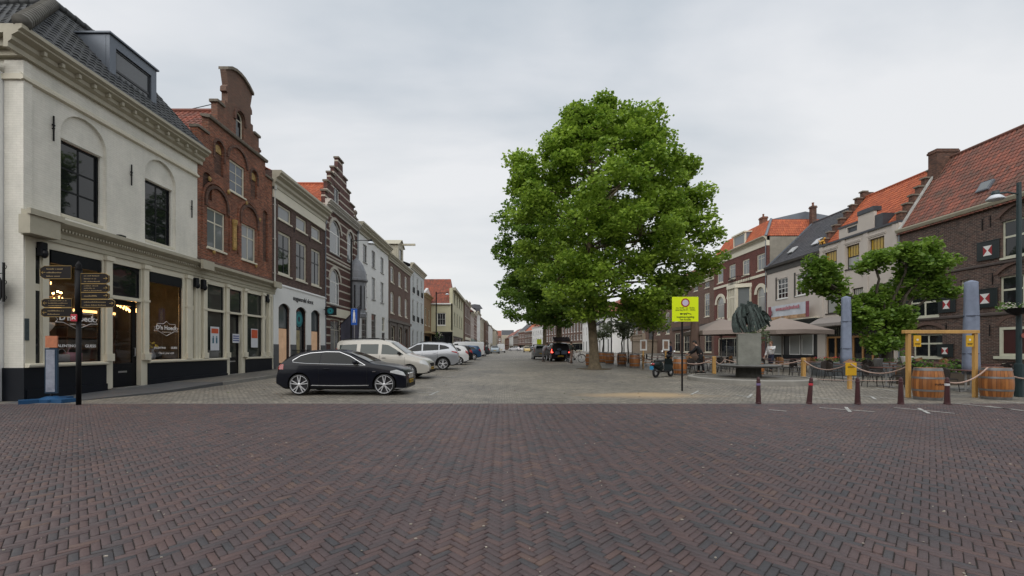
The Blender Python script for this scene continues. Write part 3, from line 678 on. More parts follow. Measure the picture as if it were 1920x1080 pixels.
# arched blind recesses with windows inside
for (a, b) in ((1.09, 2.36), (4.14, 5.42)):
    h.holes.append(arch(a-.1, b+.14, 5.5, 8.85, .76))
    rb = MB(); rb.slab(arch(a-.1, b+.14, 5.5, 8.85, .76), [[(a, 5.62), (b, 5.62), (b, 7.9), (a, 7.9)]], .10, .16); rb.box(a-.05, b+.05, .06, .10, 7.93, 8.02); h.part('recess', rb, white_brick)
    h.window(a, b, 5.62, 7.9, 0, blackp, glass, 2, 3, hole=False, yf=.1, rev=.08, bw=.06, sill=.1, sm=cream, trans=[6.4, 7.08], bar=.05)
h.holes.append([(.15, .0), (6.7, .0), (6.7, 4.62), (.15, 4.62)])
h.wall([(0, 0), (6.78, 0), (6.78, 10.0), (0, 10.0)], white_brick, D=10, side=False)
sb = MB(); sb.add([(0, .3, 0), (0, 10, 0), (0, 10, 10), (0, .3, 10)], [(0, 1, 2, 3)]); sb.add([(6.78, .3, 0), (6.78, 10, 0), (6.78, 10, 10), (6.78, .3, 10)], [(0, 1, 2, 3)]); sb.add([(0, 10, 0), (6.78, 10, 0), (6.78, 10, 10), (0, 10, 10)], [(0, 1, 2, 3)])
h.part('side_wall', sb, white_brick)
# corner pilaster strip and string courses
pb = MB(); pb.box(-.05, .18, -.04, 0, .9, 9.55); pb.box(-.05, -.001, 0, .5, .9, 9.55); h.part('corner_pilaster', pb, white_brick)
st = MB(); st.prism([(-.001, 8.98), (-.10, 9.02), (-.10, 9.10), (-.05, 9.13), (-.001, 9.2)], -.11, 6.78); st.box(-.11, -.001, 0, .55, 9.0, 9.15); h.part('string_course', st, cream)
h.cornice(9.62, .62, .5, creamd, -.5, 6.95)
cb = MB(); cb.box(-.15, -.001, -.001, 10, 9.62, 9.78); cb.box(-.3, -.001, -.002, 10, 9.78, 10.0); cb.box(-.5, -.001, -.003, 10, 10.0, 10.24)
x = .2
while x < 6.6: cb.bbox(x, x+.09, -.36, -.1, 9.86, 9.98, .01); x += .5
h.part('cornice', cb, creamd)
mb = MB(); P = (3.6, 3.0, 14.05); e0 = (-.45, -.45, 10.22)
tiles(mb, e0, (6.95, -.45, 10.22), (6.95, 3.0, 14.05), P); tiles(mb, (-.45, 10, 10.22), e0, P, (3.6, 10, 14.05))
rf = h.part('roof', mb, blacktile)
def ridge_caps(a, b, r0=.17):
    a, b = Vector(a), Vector(b); L = (b-a).length; n = int(L/.36); q = MB()
    for i in range(n):
        p = a+(b-a)*(i/n); p2 = a+(b-a)*((i+1.12)/n); q.tube([tuple(p), tuple(p2)], [r0, r0*.84], 10)
    return q
q = ridge_caps((-.45, -.45, 10.3), (3.6, 3, 14.1), .2); h.part('ridge_tiles', q, mat('grey hip tile', (.13, .125, .11), .8, .4, 4), rf, True)
q = ridge_caps((3.6, 3, 14.1), (6.95, 3, 14.1)); h.part('ridge_tiles', q, blacktile, rf, True)
q = ridge_caps((3.6, 3, 14.1), (3.6, 10, 14.1)); h.part('ridge_tiles', q, blacktile, rf, True)
db = MB(); db.slab([(3.2, 10.5), (5.25, 10.5), (5.25, 12.7), (3.2, 12.7)], [[(3.45, 10.75), (5.0, 10.75), (5.0, 12.35), (3.45, 12.35)]], .55, .68)
db.box(3.2, 3.24, .69, 2.1, 10.4, 12.7); db.box(5.21, 5.25, .69, 2.1, 10.4, 12.7); db.box(3.14, 5.31, .48, 2.3, 12.7, 12.76)
dm_ = h.part('dormer', db, zinc)
fb = MB(); fb.slab([(3.45, 10.75), (5.0, 10.75), (5.0, 12.35), (3.45, 12.35)], [[(3.52, 10.82), (4.93, 10.82), (4.93, 11.55), (3.52, 11.55)], [(3.52, 11.63), (4.93, 11.63), (4.93, 12.28), (3.52, 12.28)]], .6, .66); h.part('window_frame', fb, mat('anthracite frame', (.02, .022, .026), .4, 0), dm_)
pb = MB().box(3.5, 4.95, .63, .645, 10.8, 12.3); h.part('pane', pb, glassmat('pale dormer glass', (.10, .11, .12)), dm_)
for (x, z) in ((.75, 8.05), (3.42, 7.75), (6.4, 7.5)): anchor(h, x, z, .75)
lb = MB(); lb.bbox(2.72, 2.95, -.28, -.08, 5.22, 5.42, .02); lb.box(2.8, 2.86, -.1, 0, 5.28, 5.36); h.part('floodlight', lb, blackpl)
lb = MB(); lb.box(2.45, 2.75, -.22, -.14, 5.26, 5.30); h.part('lamp_bracket', lb, iron)

def shopfront(h, xa, xb, opens, narrow, doors, cap):
    """cream timber shopfront: opens=[(x0,x1)] glazed bays, doors=[(x0,x1)]; plinth below"""
    holes = [[(a, 1.02), (b, 1.02), (b, 4.42), (a, 4.42)] for a, b in opens+narrow]
    holes += [[(a, .12), (b, .12), (b, 4.42), (a, 4.42)] for a, b in doors]
    mb = MB(); mb.slab([(xa, .1), (xb, .1), (xb, 4.64), (xa, 4.64)], holes, -.05, .12)
    h.part('shopfront', mb, cream)
    xs = [xa-.03]
    for a, b in doors: xs += [a-.28, b+.28]
    xs.append(xb+.03)
    for a, b in zip(xs[::2], xs[1::2]):
        h.part('plinth', MB().prism([(-.052, 0), (-.14, 0), (-.14, .3), (-.10, .305), (-.10, .93), (-.052, .93)], a, b), navy)
        h.part('sill', MB().prism([(-.053, .935), (-.16, .935), (-.19, .97), (-.19, 1.02), (-.053, 1.05)], a, b), cream)
    for p in cap:
        cb = MB(); cb.bbox(p-.11, p+.11, -.14, -.052, 1.06, 4.5, .02); cb.box(p-.14, p+.14, -.18, -.051, 1.05, 1.3); cb.box(p-.15, p+.15, -.19, -.051, 4.45, 4.6)
        cb.box(p-.125, p+.125, -.16, -.051, 3.22, 3.30)
        h.part('pilaster', cb, cream)
opensA = [(.62, 2.28), (4.17, 5.85)]; narrowA = [(.25, .45), (6.45, 6.6)]; doorA = [(2.67, 3.81)]
shopfront(h, 0, 6.75, opensA, narrowA, doorA, [2.47, 3.98, 6.12])
# interior of the shop, seen through clear glass
wd = mat('dark shop panelling', (.10, .065, .05), .6, .3); 
ib = MB(); ib.box(.2, 6.6, 3.6, 3.7, .2, 4.6); ib.box(.2, .25, .31, 3.6, .2, 4.6); ib.box(6.55, 6.6, .31, 3.6, .2, 4.6); ib.box(.2, 6.6, .31, 3.7, 4.5, 4.6); h.part('shop_interior', ib, mat('shop back wall', (.075, .068, .06), .7, .5, 1.3))
ib = MB().box(.2, 6.6, .3, 3.7, .15, .2); ib.box(.3, 2.5, .32, 1.0, .2, 1.0); ib.box(4.0, 6.5, .32, 1.0, .2, 1.0); h.part('shop_floor', ib, mat('dark floor', (.06, .05, .045), .35, .2))
ib = MB()
for k in range(5): ib.box(.5, 6.3, 3.2, 3.58, 1.0+k*.45, 1.03+k*.45)
for x in (.5, 2.4, 4.3, 6.28): ib.box(x, x+.04, 3.2, 3.59, .2, 3.3)
h.part('shelf', ib, wd)
ib = MB().box(.5, 6.3, 3.16, 3.2, 2.92, 3.02); h.part('shelf_light', ib, mat('warm shelf light', (.9, .6, .25), .5, 0, emit=(1, .55, .18), estr=2.2))
# black blind boxes, window frames and glass
gl = clearglass()
for (a, b) in opensA:
    w_ = h.window(a, b, 1.02, 4.42, 0, blackp, gl, 1, 1, hole=False, bw=.05, rev=.0)
    bb = MB().box(a+.05, b-.05, -.06, .02, 4.02, 4.38); h.part('blind_box', bb, blackp, w_)
for (a, b) in narrowA:
    w_ = h.window(a, b, 1.02, 4.42, 0, cream, glass, 1, 1, hole=False, bw=.03, rev=.0, trans=[3.25], bar=.2)
    kb = MB(); kb.bbox((a+b)/2-.09, (a+b)/2+.09, -.22, -.05, 4.15, 4.55, .02); kb.ball(((a+b)/2, -.2, 4.22), (.08, .1, .14), 8, 6); h.part('console', kb, blackp)
dx0, dx1 = doorA[0]
db = MB(); db.slab([(dx0, .12), (dx1, .12), (dx1, 3.2), (dx0, 3.2)], [[(dx0+.16, .95), (dx1-.16, .95), (dx1-.16, 3.02), (dx0+.16, 3.02)]], .14, .2); db.box(dx0+.18, dx1-.18, .125, .139, .3, .82)
d_ = h.part('door', db, blackp); h.part('pane', MB().box(dx0+.15, dx1-.15, .165, .175, .94, 3.03), gl, d_)
h.part('handle', MB().tube([(dx1-.1, .13, 1.2), (dx1-.1, .08, 1.2), (dx1-.1, .08, 1.5), (dx1-.1, .13, 1.5)], .012, 6), alu, d_)
h.part('letter_plate', MB().box(dx0+.4, dx1-.4, .118, .126, .62, .68), alu, d_)
tb = MB(); tb.slab([(dx0, 3.32), (dx1, 3.32), (dx1, 4.42), (dx0, 4.42)], [arch(dx0+.06, dx1-.06, 3.38, 4.36, .14)], .02, .08); t_ = h.part('transom_window', tb, blackp)
h.part('pane', MB().box(dx0+.05, dx1-.05, .04, .05, 3.37, 4.37), glass, t_); h.part('transom_bar', MB().box(dx0, dx1, -.06, .13, 3.2, 3.32), cream, t_)
h.part('threshold', MB().box(dx0-.05, dx1+.05, -.25, .2, 0, .12), stone)
# frieze and long cornice of both shopfronts
fz = MB(); fz.prism([(-.051, 4.645), (-.10, 4.645), (-.10, 4.78), (-.13, 4.80), (-.13, 4.93), (-.2, 4.99), (-.2, 5.08), (-.34, 5.16), (-.40, 5.2), (-.40, 5.32), (-.05, 5.38)], -.12, 6.9)
x = 0
while x < 6.8: fz.box(x, x+.05, -.25, -.199, 5.0, 5.07); x += .1
h.part('shop_cornice', fz, creamd)
fz = MB(); fz.box(-.3, .62, -.52, -.405, 5.18, 5.34); fz.box(-.26, .55, -.46, -.14, 4.66, 5.179); h.part('cornice_return', fz, creamd)
h.part('side_plinth', MB().box(-.09, -.001, -.101, 9, 0, .93), navy)
# lettering on the glass
wl = mat('white window lettering', (.75, .75, .75), .5, 0)
def logo(x, z, s_, wds):
    l = text('lettering', "D'n Hoeck", .30*s_, wl, h.root, (x, -.055, z), bold=.006)
    b = MB(); R_ = [(-.95, .02), (-.72, .02), (-.72, .20), (-.25, .2), (0, .34), (.25, .2), (.72, .2), (.72, .02), (.95, .02), (.85, -.08), (.95, -.17), (.62, -.17), (0, -.40), (-.62, -.17), (-.95, -.17), (-.85, -.08)]
    pts = [(x+a*s_*.82, -.052, z+b_*s_) for a, b_ in R_]; b.tube(pts, .009, 4, closed=True); h.part('emblem', b, wl)
    text('lettering', 'LEDERWAREN & MODE', .055*s_, wl, h.root, (x, -.055, z-.22*s_))
    text('lettering', 'VALENTINO', .135*s_, wl, h.root, (x-.42*s_, -.055, z-1.02*s_), bold=.002)
    text('lettering', 'GUESS', .15*s_, wl, h.root, (x+.5*s_, -.055, z-1.02*s_), bold=.003)
logo(1.45, 2.42, .85, 0); logo(5.0, 2.3, .78, 0)
text('lettering', 'Classic your style', .11, wl, h.root, (5.0, -.055, 1.3))
# notice on the corner
pl = empty('address_plaque', h.wpos(-.03, -.12, 0), h.rz, 'small dark slate notice board on the white brick corner beside the narrow window', 'plaque')
nb = MB().box(-.001, .1, -.02, 0, 0, .62); nb.box(.01, .09, -.025, -.02, .02, .18); nb.box(.01, .09, -.025, -.02, .22, .38); nb.box(.01, .09, -.025, -.02, .42, .6)
nb.obj('board', mat('slate', (.05, .07, .075), .5, .4, 20), pl, loc=(.0, .07, 1.7))
# neighbour's drainpipe and return wall left of the corner
nb = House('X', 0, 0, 0, 'neighbour_house', 'sliver of a white house with a tiled eave left of the corner shop', 'house', p0=(-24, 11.82), p1=(-14.02, 11.82))
nb.wall([(0, 0), (nb.w, 0), (nb.w, 9.2), (0, 9.2)], white_pl, side=False, D=.16, th=.17)
nbx = MB(); nbx.box(0, nb.w+.05, -.02, .0, 0, .95); nb.part('plinth', nbx, navy)
nb.cornice(9.2, .3, .3, creamd, 0, nb.w+.02)
drainpipe(nb, nb.w-.06, .2, 9.3, mat('painted zinc pipe', (.5, .5, .46), .5, .15))

# ------- things in the shop window
def chandelier(x, y, z, s_, label):
    r_ = empty('chandelier', h.wpos(x, y, z), h.rz, label, 'chandelier', 'lit chandeliers in the shop windows')
    bm_ = mat('chandelier bulb', (1, .7, .35), .4, 0, emit=(1, .50, .14), estr=25); cm = mat('gilt crystal', (.6, .42, .2), .15, 0, metal=.6)
    cr_ = mat('glowing crystal drops', (.9, .6, .3), .2, 0, emit=(1, .55, .2), estr=3.6)
    b = MB(); b.tube([(0, 0, .2*s_), (0, 0, 1.2)], .01, 5); b.lathe([(.02, .55), (.10, .5), (.05, .35), (.13, .2), (.03, .0), (.08, -.1), (.01, -.2)], 10, (0, 0, 0)); b.obj('stem', cm, r_, True)
    a = MB(); bl = MB(); dr = MB()
    for rr, zz, n in ((.42, .0, 10), (.26, .3, 7)):
        for k in range(n):
            t = 2*pi*k/n; cx, cy = rr*s_*cos(t), rr*s_*sin(t)
            a.tube([(0, 0, zz*s_), (cx*.5, cy*.5, (zz-.10)*s_), (cx, cy, zz*s_)], .008, 4)
            bl.ball((cx, cy, (zz+.06)*s_), .02*s_, 6, 5)
            for j in range(5): dr.ball((cx*(1.05-.2*j), cy*(1.05-.2*j), (zz-.06-.05*j)*s_), (.024, .024, .055), 4, 3)
    a.obj('arm', cm, r_); bl.obj('bulb', bm_, r_); dr.obj('crystals', cr_, r_)
    l = bpy.data.lights.new('chandelier_light', 'POINT'); l.energy = 9; l.color = (1, .62, .3); l.shadow_soft_size = .3
    lo = bpy.data.objects.new('chandelier_light', l); COL.objects.link(lo); lo.parent = r_; lo.location = (0, 0, -.35)
chandelier(1.0, .9, 3.15, 1.5, 'large lit chandelier behind the shop window left of the black signpost')
chandelier(4.55, .9, 3.2, 1.05, 'smaller lit chandelier behind the shop window right of the shop door')
r_ = empty('display_pedestal', h.wpos(1.05, .75, 1.0), h.rz, 'white fluted column pedestal standing in the left shop window', 'pedestal')
MB().lathe([(.24, 0), (.24, .06), (.16, .1), (.13, .15), (.12, .85), (.16, .9), (.28, 1.05), (.36, 1.2), (.36, 1.28)], 16).obj('column', mat('white marble', (.5, .5, .48), .5, .1), r_, True)
def bag(x, y, z, s_, m, label, name='handbag'):
    r_ = empty(name, h.wpos(x, y, z), h.rz, label, 'handbag', 'bags displayed in the shop windows')
    b = MB(); b.bbox(-.2*s_, .2*s_, -.07*s_, .07*s_, 0, .27*s_, .03); b.obj('bag_body', m, r_, True)
    b = MB(); b.tube([(-.12*s_, 0, .26*s_)]+[(-.12*s_*cos(t), 0, .26*s_+.16*s_*sin(t)) for t in np.linspace(0.2, pi-.2, 8)]+[(.12*s_, 0, .26*s_)], .012, 5); b.obj('handle', m, r_)
pk = mat('dusty pink leather', (.25, .12, .16), .5, .15); gy = mat('grey leather', (.2, .2, .21), .5, .15); wt = mat('white fabric', (.5, .5, .52), .8, .1); bk = mat('black leather', (.02, .02, .02), .35, 0)
bag(1.95, .6, 1.0, 1.3, pk, 'dusty pink handbag under the GUESS lettering in the left shop window'); bag(1.5, .5, 1.0, 1.1, gy, 'round grey handbag in the middle of the left shop window')
bag(4.75, .55, 1.0, 1.2, wt, 'white cloth bag at the foot of the right shop window'); bag(5.4, .7, 1.0, 1.2, bk, 'black handbag in the right shop window')
r_ = empty('flower_vase', h.wpos(5.2, .7, 1.0), h.rz, 'vase with yellow flowers in the right shop window', 'vase')
MB().lathe([(.1, 0), (.14, .2), (.07, .4), (.1, .48)], 12).obj('vase', gy, r_, True); leaves('flowers', [(0, 0, .62, .25, .15, .14)], mat('yellow petals', (.5, .45, .08), .7, .2), r_, .08, 900, 4)

# ============================================================ 2  red brick gable house
h2 = House('L', c, 18.78, 24.83, 'gable_house', 'old red brick house with a tall scrolled stepped gable and gilded arch fields', 'house')
o = [(0, 0), (6.05, 0), (6.05, 11.25), (5.35, 11.25), (5.35, 12.1), (4.72, 12.1), (4.72, 13.1), (4.3, 13.15), (4.3, 13.5), (4.08, 13.5), (4.08, 14.0), (4.22, 14.02), (4.2, 14.25), (4.04, 14.4), (4.22, 15.08), (3.8, 15.3), (3.4, 15.42), (3.02, 15.46), (2.6, 15.42), (2.2, 15.3), (1.82, 15.08), (2.0, 14.4), (1.84, 14.25), (1.82, 14.02), (1.96, 14.0), (1.96, 13.5), (1.74, 13.5), (1.74, 13.15), (1.32, 13.1), (1.32, 12.1), (.7, 12.1), (.7, 11.25), (0, 11.25)]
o = [(3.02+(x-3.02)*.9, z) if z > 13.12 else (x, z) for x, z in o]
for (a, b) in ((.62, 1.89), (3.17, 4.42)):
    h2.window(a, b, 6.12, 7.98, 0, cream, glass2, 2, 1, bw=.08, rev=.07, sill=.08, trans=[7.35], bar=.06)
h2.window(2.2, 3.45, 9.3, 10.85, 0, cream, glassmat('blue sash glass', (.05, .07, .10)), 2, 3, bw=.1, rev=.07, sill=.08)
h2.window(2.7, 3.35, 12.25, 13.55, .32, cream, glass, 1, 1, bw=.07, rev=.1, trans=[13.15], bar=.06)
for (a, b, z0, z1) in ((1.1, 1.75, 9.7, 11.3), (3.95, 4.55, 9.6, 11.1), (.35, .95, 8.3, 9.5), (5.1, 5.6, 6.4, 9.3)):
    h2.holes.append(arch(a, b, z0, z1, (b-a)/2))
    q = MB().slab(arch(a, b, z0, z1, (b-a)/2), [], .10, .14); h2.part('niche', q, redbrick2)
h2.holes.append([(.15, 0), (5.9, 0), (5.9, 4.62), (.15, 4.62)])
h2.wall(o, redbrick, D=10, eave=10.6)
# arch mouldings
def archring(h, x0, x1, z0, z1, t, m, p=.06, name='arch_moulding', rise=None):
    rise = rise or (x1-x0)/2; a = (x1-x0)/2; cx = (x0+x1)/2; pts = []; 
    outer = arch(x0-t, x1+t, z0, z1+t, rise+t*.9, 14)[1:]; inner = arch(x0, x1, z0, z1, rise, 14)[1:]
    outer = outer[:-1] if len(outer) > 15 else outer
    mb = MB()
    O = [(x1+t, z0)]+arch(x0-t, x1+t, z0, z1+t, rise+t, 14)[2:]+[(x0-t, z0)]; I = [(x1, z0)]+arch(x0, x1, z0, z1, rise, 14)[2:]+[(x0, z0)]
    n = len(O); vs = [(x, -p, z) for x, z in O]+[(x, -p, z) for x, z in I]+[(x, .0, z) for x, z in O]+[(x, .0, z) for x, z in I]
    fs = []
    for i in range(n-1): fs += [(i, i+1, n+i+1, n+i), (2*n+i, 2*n+i+1, i+1, i), (n+i, n+i+1, 3*n+i+1, 3*n+i)]
    fs += [(0, n, 3*n, 2*n), (n-1, 2*n-1, 4*n-1, 3*n-1)]
    mb.add(vs, fs); return h.part(name, mb, m)
for (a, b, z0, z1) in ((.55, 1.97, 7.98, 8.95), (3.1, 4.5, 7.98, 8.95)):
    archring(h2, a, b, z0, z1, .12, redbrick2, .09); archring(h2, a-.18, b+.18, 6.3, z1+.2, .1, redbrick, .05, rise=.85)
archring(h2, 2.1, 3.55, 10.85, 11.6, .12, redbrick2, .08); archring(h2, 1.1, 1.75, 10.4, 11.3, .1, redbrick2, .06); archring(h2, 3.95, 4.55, 10.4, 11.1, .1, redbrick2, .06); archring(h2, 2.66, 3.39, 13.0, 13.6, .14, redbrick2, .08)
q = MB(); q.lathe([(.09, 0), (.12, .1), (.11, 1.2), (.15, 1.32), (.16, 1.5)], 12, (2.53, -.03, 6.4)); h2.part('gilded_column', q, gold)
q = MB()
for (x, z) in ((1.42, 10.75), (4.25, 10.6)): q.slab(arch(x-.25, x+.25, z, z+.36, .25), [], .05, .098)
for (x, z) in ((.75, 9.25), (1.05, 5.98), (4.4, 6.0), (4.75, 8.6), (2.1, 9.15), (3.55, 9.1)): q.ball((x, -.03, z), (.10, .06, .12), 8, 5)
h2.part('gilded_ornament', q, gold)
q = MB(); q.prism([(-.001, 12.02), (-.10, 12.02), (-.13, 12.1), (-.13, 12.16), (.32, 12.2), (.32, 12.1)], .62, 5.43)
for (a, b, z) in ((-.03, .72, 11.25), (5.33, 6.1, 11.25), (1.24, 1.8, 13.1), (4.24, 4.8, 13.1)): h2.part('coping', MB().bbox(a, b, -.08, .36, z, z+.13, .015), oldstone)
for i, (p, p2) in enumerate(zip(o[14:20], o[15:21])):
    (xa, za), (xb, zb) = p, p2; n = Vector((xb-xa, 0, zb-za)); c_ = Vector(((xa+xb)/2, .13, (za+zb)/2+.05)); q.obox(c_, n*.5, (0, .24, 0), Vector((0, 0, .07)))
h2.part('gable_ledge', q, oldstone)
q = MB().prism([(-.001, 5.38), (-.05, 5.4), (-.05, 5.5), (-.001, 5.55)], 0, 6.05); h2.part('string_course', q, redbrick2)
h2.cross_roof(10.75, 13.6, 10, oldred)
q = MB().tube([(3.0, .35, 14.2), (3.0, 3.0, 13.6)], .02, 5); h2.part('stay_rod', q, iron)
oC = [(.51, 1.71), (3.58, 4.92)]; nC = [(.16, .26), (5.1, 5.45)]; dC = [(2.15, 3.1)]
shopfront(h2, 0, 5.85, oC, nC, dC, [.36, 1.92, 3.33, 5.0, 5.62])
for (a, b) in oC: h2.window(a, b, 1.02, 4.42, 0, blackp, glassmat('dim shop glass', (.045, .05, .045)), 1, 1, hole=False, bw=.05, rev=.0, trans=[3.25], bar=.04); h2.part('transom_bar', MB().box(a, b, -.09, .12, 3.2, 3.30), cream)
for (a, b) in nC: h2.window(a, b, 1.02, 4.42, 0, cream, glass, 1, 1, hole=False, bw=.03, rev=.0, trans=[3.25], bar=.2)
for x in (.2, 5.28): 
    q = MB(); q.bbox(x-.09, x+.09, -.22, -.05, 4.12, 4.55, .02); q.ball((x, -.2, 4.2), (.08, .1, .14), 8, 6); h2.part('console', q, blackp)
a, b = dC[0]
q = MB().slab([(a, .12), (b, .12), (b, 3.2), (a, 3.2)], [[(a+.12, 1.05), (b-.12, 1.05), (b-.12, 3.05), (a+.12, 3.05)]], .14, .2); d_ = h2.part('door', q, blackp)
h2.part('pane', MB().box(a+.1, b-.1, .16, .17, 1.0, 3.1), glassmat('dim shop glass'), d_); h2.part('letter_plate', MB().box(a+.25, b-.25, .12, .135, .82, .88), alu, d_)
h2.window(a, b, 3.32, 4.42, 0, blackp, glassmat('dim shop glass'), 1, 1, hole=False, bw=.05, rev=0, name='transom_window'); h2.part('transom_bar', MB().box(a-.02, b+.02, -.09, .12, 3.2, 3.30), cream)
h2.part('threshold', MB().box(a-.05, b+.05, -.3, .2, .1, .22), stone)
q = MB(); q.prism([(-.051, 4.645), (-.10, 4.645), (-.10, 4.78), (-.13, 4.80), (-.13, 4.93), (-.2, 4.99), (-.2, 5.08), (-.34, 5.16), (-.40, 5.2), (-.40, 5.32), (-.05, 5.38)], .12, 6.2)
x = .2
while x < 6.1: q.box(x, x+.05, -.25, -.199, 5.0, 5.07); x += .1
h2.part('shop_cornice', q, creamd)
h2.part('cornice_return', MB().box(-.35, .35, -.52, -.405, 4.95, 5.34), creamd); h2.part('cornice_return', MB().box(5.5, 6.2, -.5, -.405, 5.0, 5.33), creamd)
h2.part('corner_base', MB().box(5.9, 6.05, -.06, -.001, 0, 4.6), cream)
def poster(x, z, w_, hh, kind, label):
    r_ = empty('poster', h2.wpos(x, -.06, z), h2.rz, label, 'poster', 'posters behind the empty shop glass')
    MB().box(-w_/2, w_/2, -.004, 0, -hh/2, hh/2).obj('sheet', mat('poster paper', (.6, .62, .66), .6, .05), r_)
    if kind == 'red':
        MB().box(-w_*.4, w_*.4, -.007, -.004, hh*.22, hh*.42).obj('headline', mat('poster orange red', (.55, .09, .03), .6, .2), r_)
        q = MB()
        for sx in (-.5, .5): q.ball((sx*w_*.4, -.008, hh*.08), (.04, .004, .04), 8, 4); q.box(sx*w_*.4-.05, sx*w_*.4+.05, -.009, -.005, -hh*.2, hh*.04)
        q.obj('pictogram', mat('poster teal', (.03, .12, .18), .6, .1), r_)
    elif kind == 'red2': MB().box(-w_*.45, w_*.45, -.007, -.004, 0, hh*.45).obj('headline', mat('poster orange red', (.55, .09, .03)), r_)
    else:
        q = MB()
        for k, zz in enumerate((.25, 0, -.25)): 
            for j in range(5): q.box(-w_*.42+j*w_*.17, -w_*.42+j*w_*.17+w_*.14, -.007, -.004, zz*hh-hh*.07, zz*hh+hh*.07)
        q.obj('headline', mat('poster blue', (.03, .05, .22), .6, .1), r_)
poster(1.05, 1.95, .6, 1.1, 'red', 'poster with a red heading and two figures, left of the black shop door')
poster(2.62, 2.0, .55, .45, 'blue', 'small white card with blue lines on the black door glass')
poster(4.2, 2.05, .62, 1.0, 'red2', 'poster with an orange red upper half, right of the black shop door')
# ============================================================ 3  brown house, white optician shopfront
h = House('L', c, 24.83, 32.2, 'brown_townhouse', 'brown brick town house with a cream cornice above a white three arched shopfront', 'house')
for (a, b) in ((.67, 2.24), (2.87, 4.37), (5.07, 6.57)):
    h.window(a, b, 9.3, 10.2, 0, cream, glass2, 1, 1, bw=.12, rev=.08, sill=.09)
    w_ = h.window(a, b, 6.0, 8.58, 0, cream, glass, 1, 1, bw=.14, rev=.08, sill=.09); h.part('sash_bars', MB().box(a+.14, b-.14, .09, .105, 7.56, 7.64).box((a+b)/2-.025, (a+b)/2+.025, .088, .103, 6.14, 8.44), blackp, w_)
for (a, b) in ((.57, 1.97), (2.72, 4.17), (4.87, 6.37)): h.holes.append(arch(a, b, .5, 4.25, .3))
h.wall([(0, 0), (7.37, 0), (7.37, 11.9), (0, 11.9)], brownbrick, D=9)
q = MB(); q.slab([(0.02, .1), (7.3, .1), (7.3, 5.25), (.02, 5.25)], [arch(a, b, .5, 4.25, .3) for (a, b) in ((.57, 1.97), (2.72, 4.17), (4.87, 6.37))], -.08, -.002); h.part('shopfront', q, white_pl)
for a, b in ((.01, .56), (1.98, 2.71), (4.18, 4.86), (6.38, 7.31)): h.part('plinth', MB().box(a, b, -.11, -.081, .1, 1.75), mat('grey slate plinth', (.09, .095, .10), .5, .15))
h.part('cornice_strip', MB().prism([(-.001, 5.25), (-.12, 5.25), (-.12, 5.33), (-.001, 5.4)], 0, 7.37), white_pl)
warm = mat('lit showroom', (.40, .28, .19), .6, .35, 1.5, emit=(1, .6, .35), estr=.13)
teal = mat('teal print', (.0, .13, .16), .5, .3, 5)
for k, (a, b) in enumerate(((.57, 1.97), (2.72, 4.17), (4.87, 6.37))):
    w_ = h.window(a, b, .5, 4.25, .3, blackp, bluegl if k != 1 else glassmat('window glass'), 1, 1, hole=False, bw=.09, rev=.1, trans=[2.75], bar=.05)
    if k != 1: h.part('display', MB().box(a+.1, b-.1, .118, .127, .62, 2.72), warm, w_)
q = MB()
for r1, r2, m_ in ((.52, .34, 0), (.34, .18, 1), (.18, .0, 2)):
    n = 24; vs = [(3.45+r1*cos(2*pi*i/n), .09-.003*m_, 3.45+r1*sin(2*pi*i/n)) for i in range(n)]; q.add(vs, [tuple(range(n))], m_)
h.part('eye_emblem', q, [teal, mat('bright teal', (.01, .25, .27), .5, .3, 9), mat('deep teal', (.0, .03, .06), .5, .1)])
h.part('door', MB().box(2.85, 3.55, .09, .095, .6, 2.7), mat('poster door', (.32, .27, .15), .6, .5, 2))
text('lettering', 'oog', .42, mat('black sign letters', (.015, .015, .02), .4, 0), h.root, (2.62, -.095, 4.72), ext=.012, bold=.012); text('lettering', 'wereld dorst', .42, mat('black sign letters'), h.root, (4.05, -.095, 4.72), ext=.012)
h.cornice(10.95, .95, .55, creamd)
h.part('frieze', MB().box(.05, 7.3, -.10, -.002, 10.35, 10.949), cream)
h.ridge_roof(11.85, 14.0, 8, orange, over=.1)
chimney(h, 2.2, 3.3, 2.6, 3.4, 12.4, 14.7, redbrick2, 2)
drainpipe(h, .14, 5.4, 10.9, mat('painted zinc pipe')); drainpipe(h, 7.25, .5, 11.0)
for x in (2.55, 4.75): anchor(h, x, 9.1, .3)
# projecting eye sign
r_ = empty('hanging_sign', h.wpos(6.95, -.6, 4.3), h.rz, 'black box sign with a teal eye, fixed to the white shopfront', 'sign')
MB().bbox(-.07, .07, -.42, .42, -.3, .32, .03).obj('sign_box', blackpl, r_); MB().tube([(0, .42, .1), (0, .55, .1)], .03, 6).obj('bracket', iron, r_)
q = MB()
for k, (rr, m_) in enumerate(((.24, 0), (.15, 1), (.07, 2))):
    n = 20; q.add([(-.073-.003*k, rr*cos(2*pi*i/n), rr*sin(2*pi*i/n)) for i in range(n)], [tuple(range(n))], m_)
q.obj('eye_emblem', [mat('teal print'), mat('bright teal'), mat('deep teal')], r_)
# stoop with railings in front of the optician
r_ = empty('stoop_railing', h.wpos(0, 0, 0), h.rz, 'black iron railing round the stone stoop before the white optician shopfront', 'railing')
q = MB().box(.2, 7.2, -1.1, -.12, 0, .45); q.obj('stoop', stone, r_)
for xs, nm in (((.25, 2.6), 0), ((4.3, 7.1), 1)):
    q = MB(); z0 = .45
    for x in np.arange(xs[0], xs[1]+.01, .14): q.tube([(x, -1.05, z0), (x, -1.05, z0+.95)], .012, 5)
    q.tube([(xs[0], -1.05, z0+.95), (xs[1], -1.05, z0+.95)], .022, 6); q.tube([(xs[0], -1.05, z0+.1), (xs[1], -1.05, z0+.1)], .015, 5); q.obj('rail_panel', iron, r_)

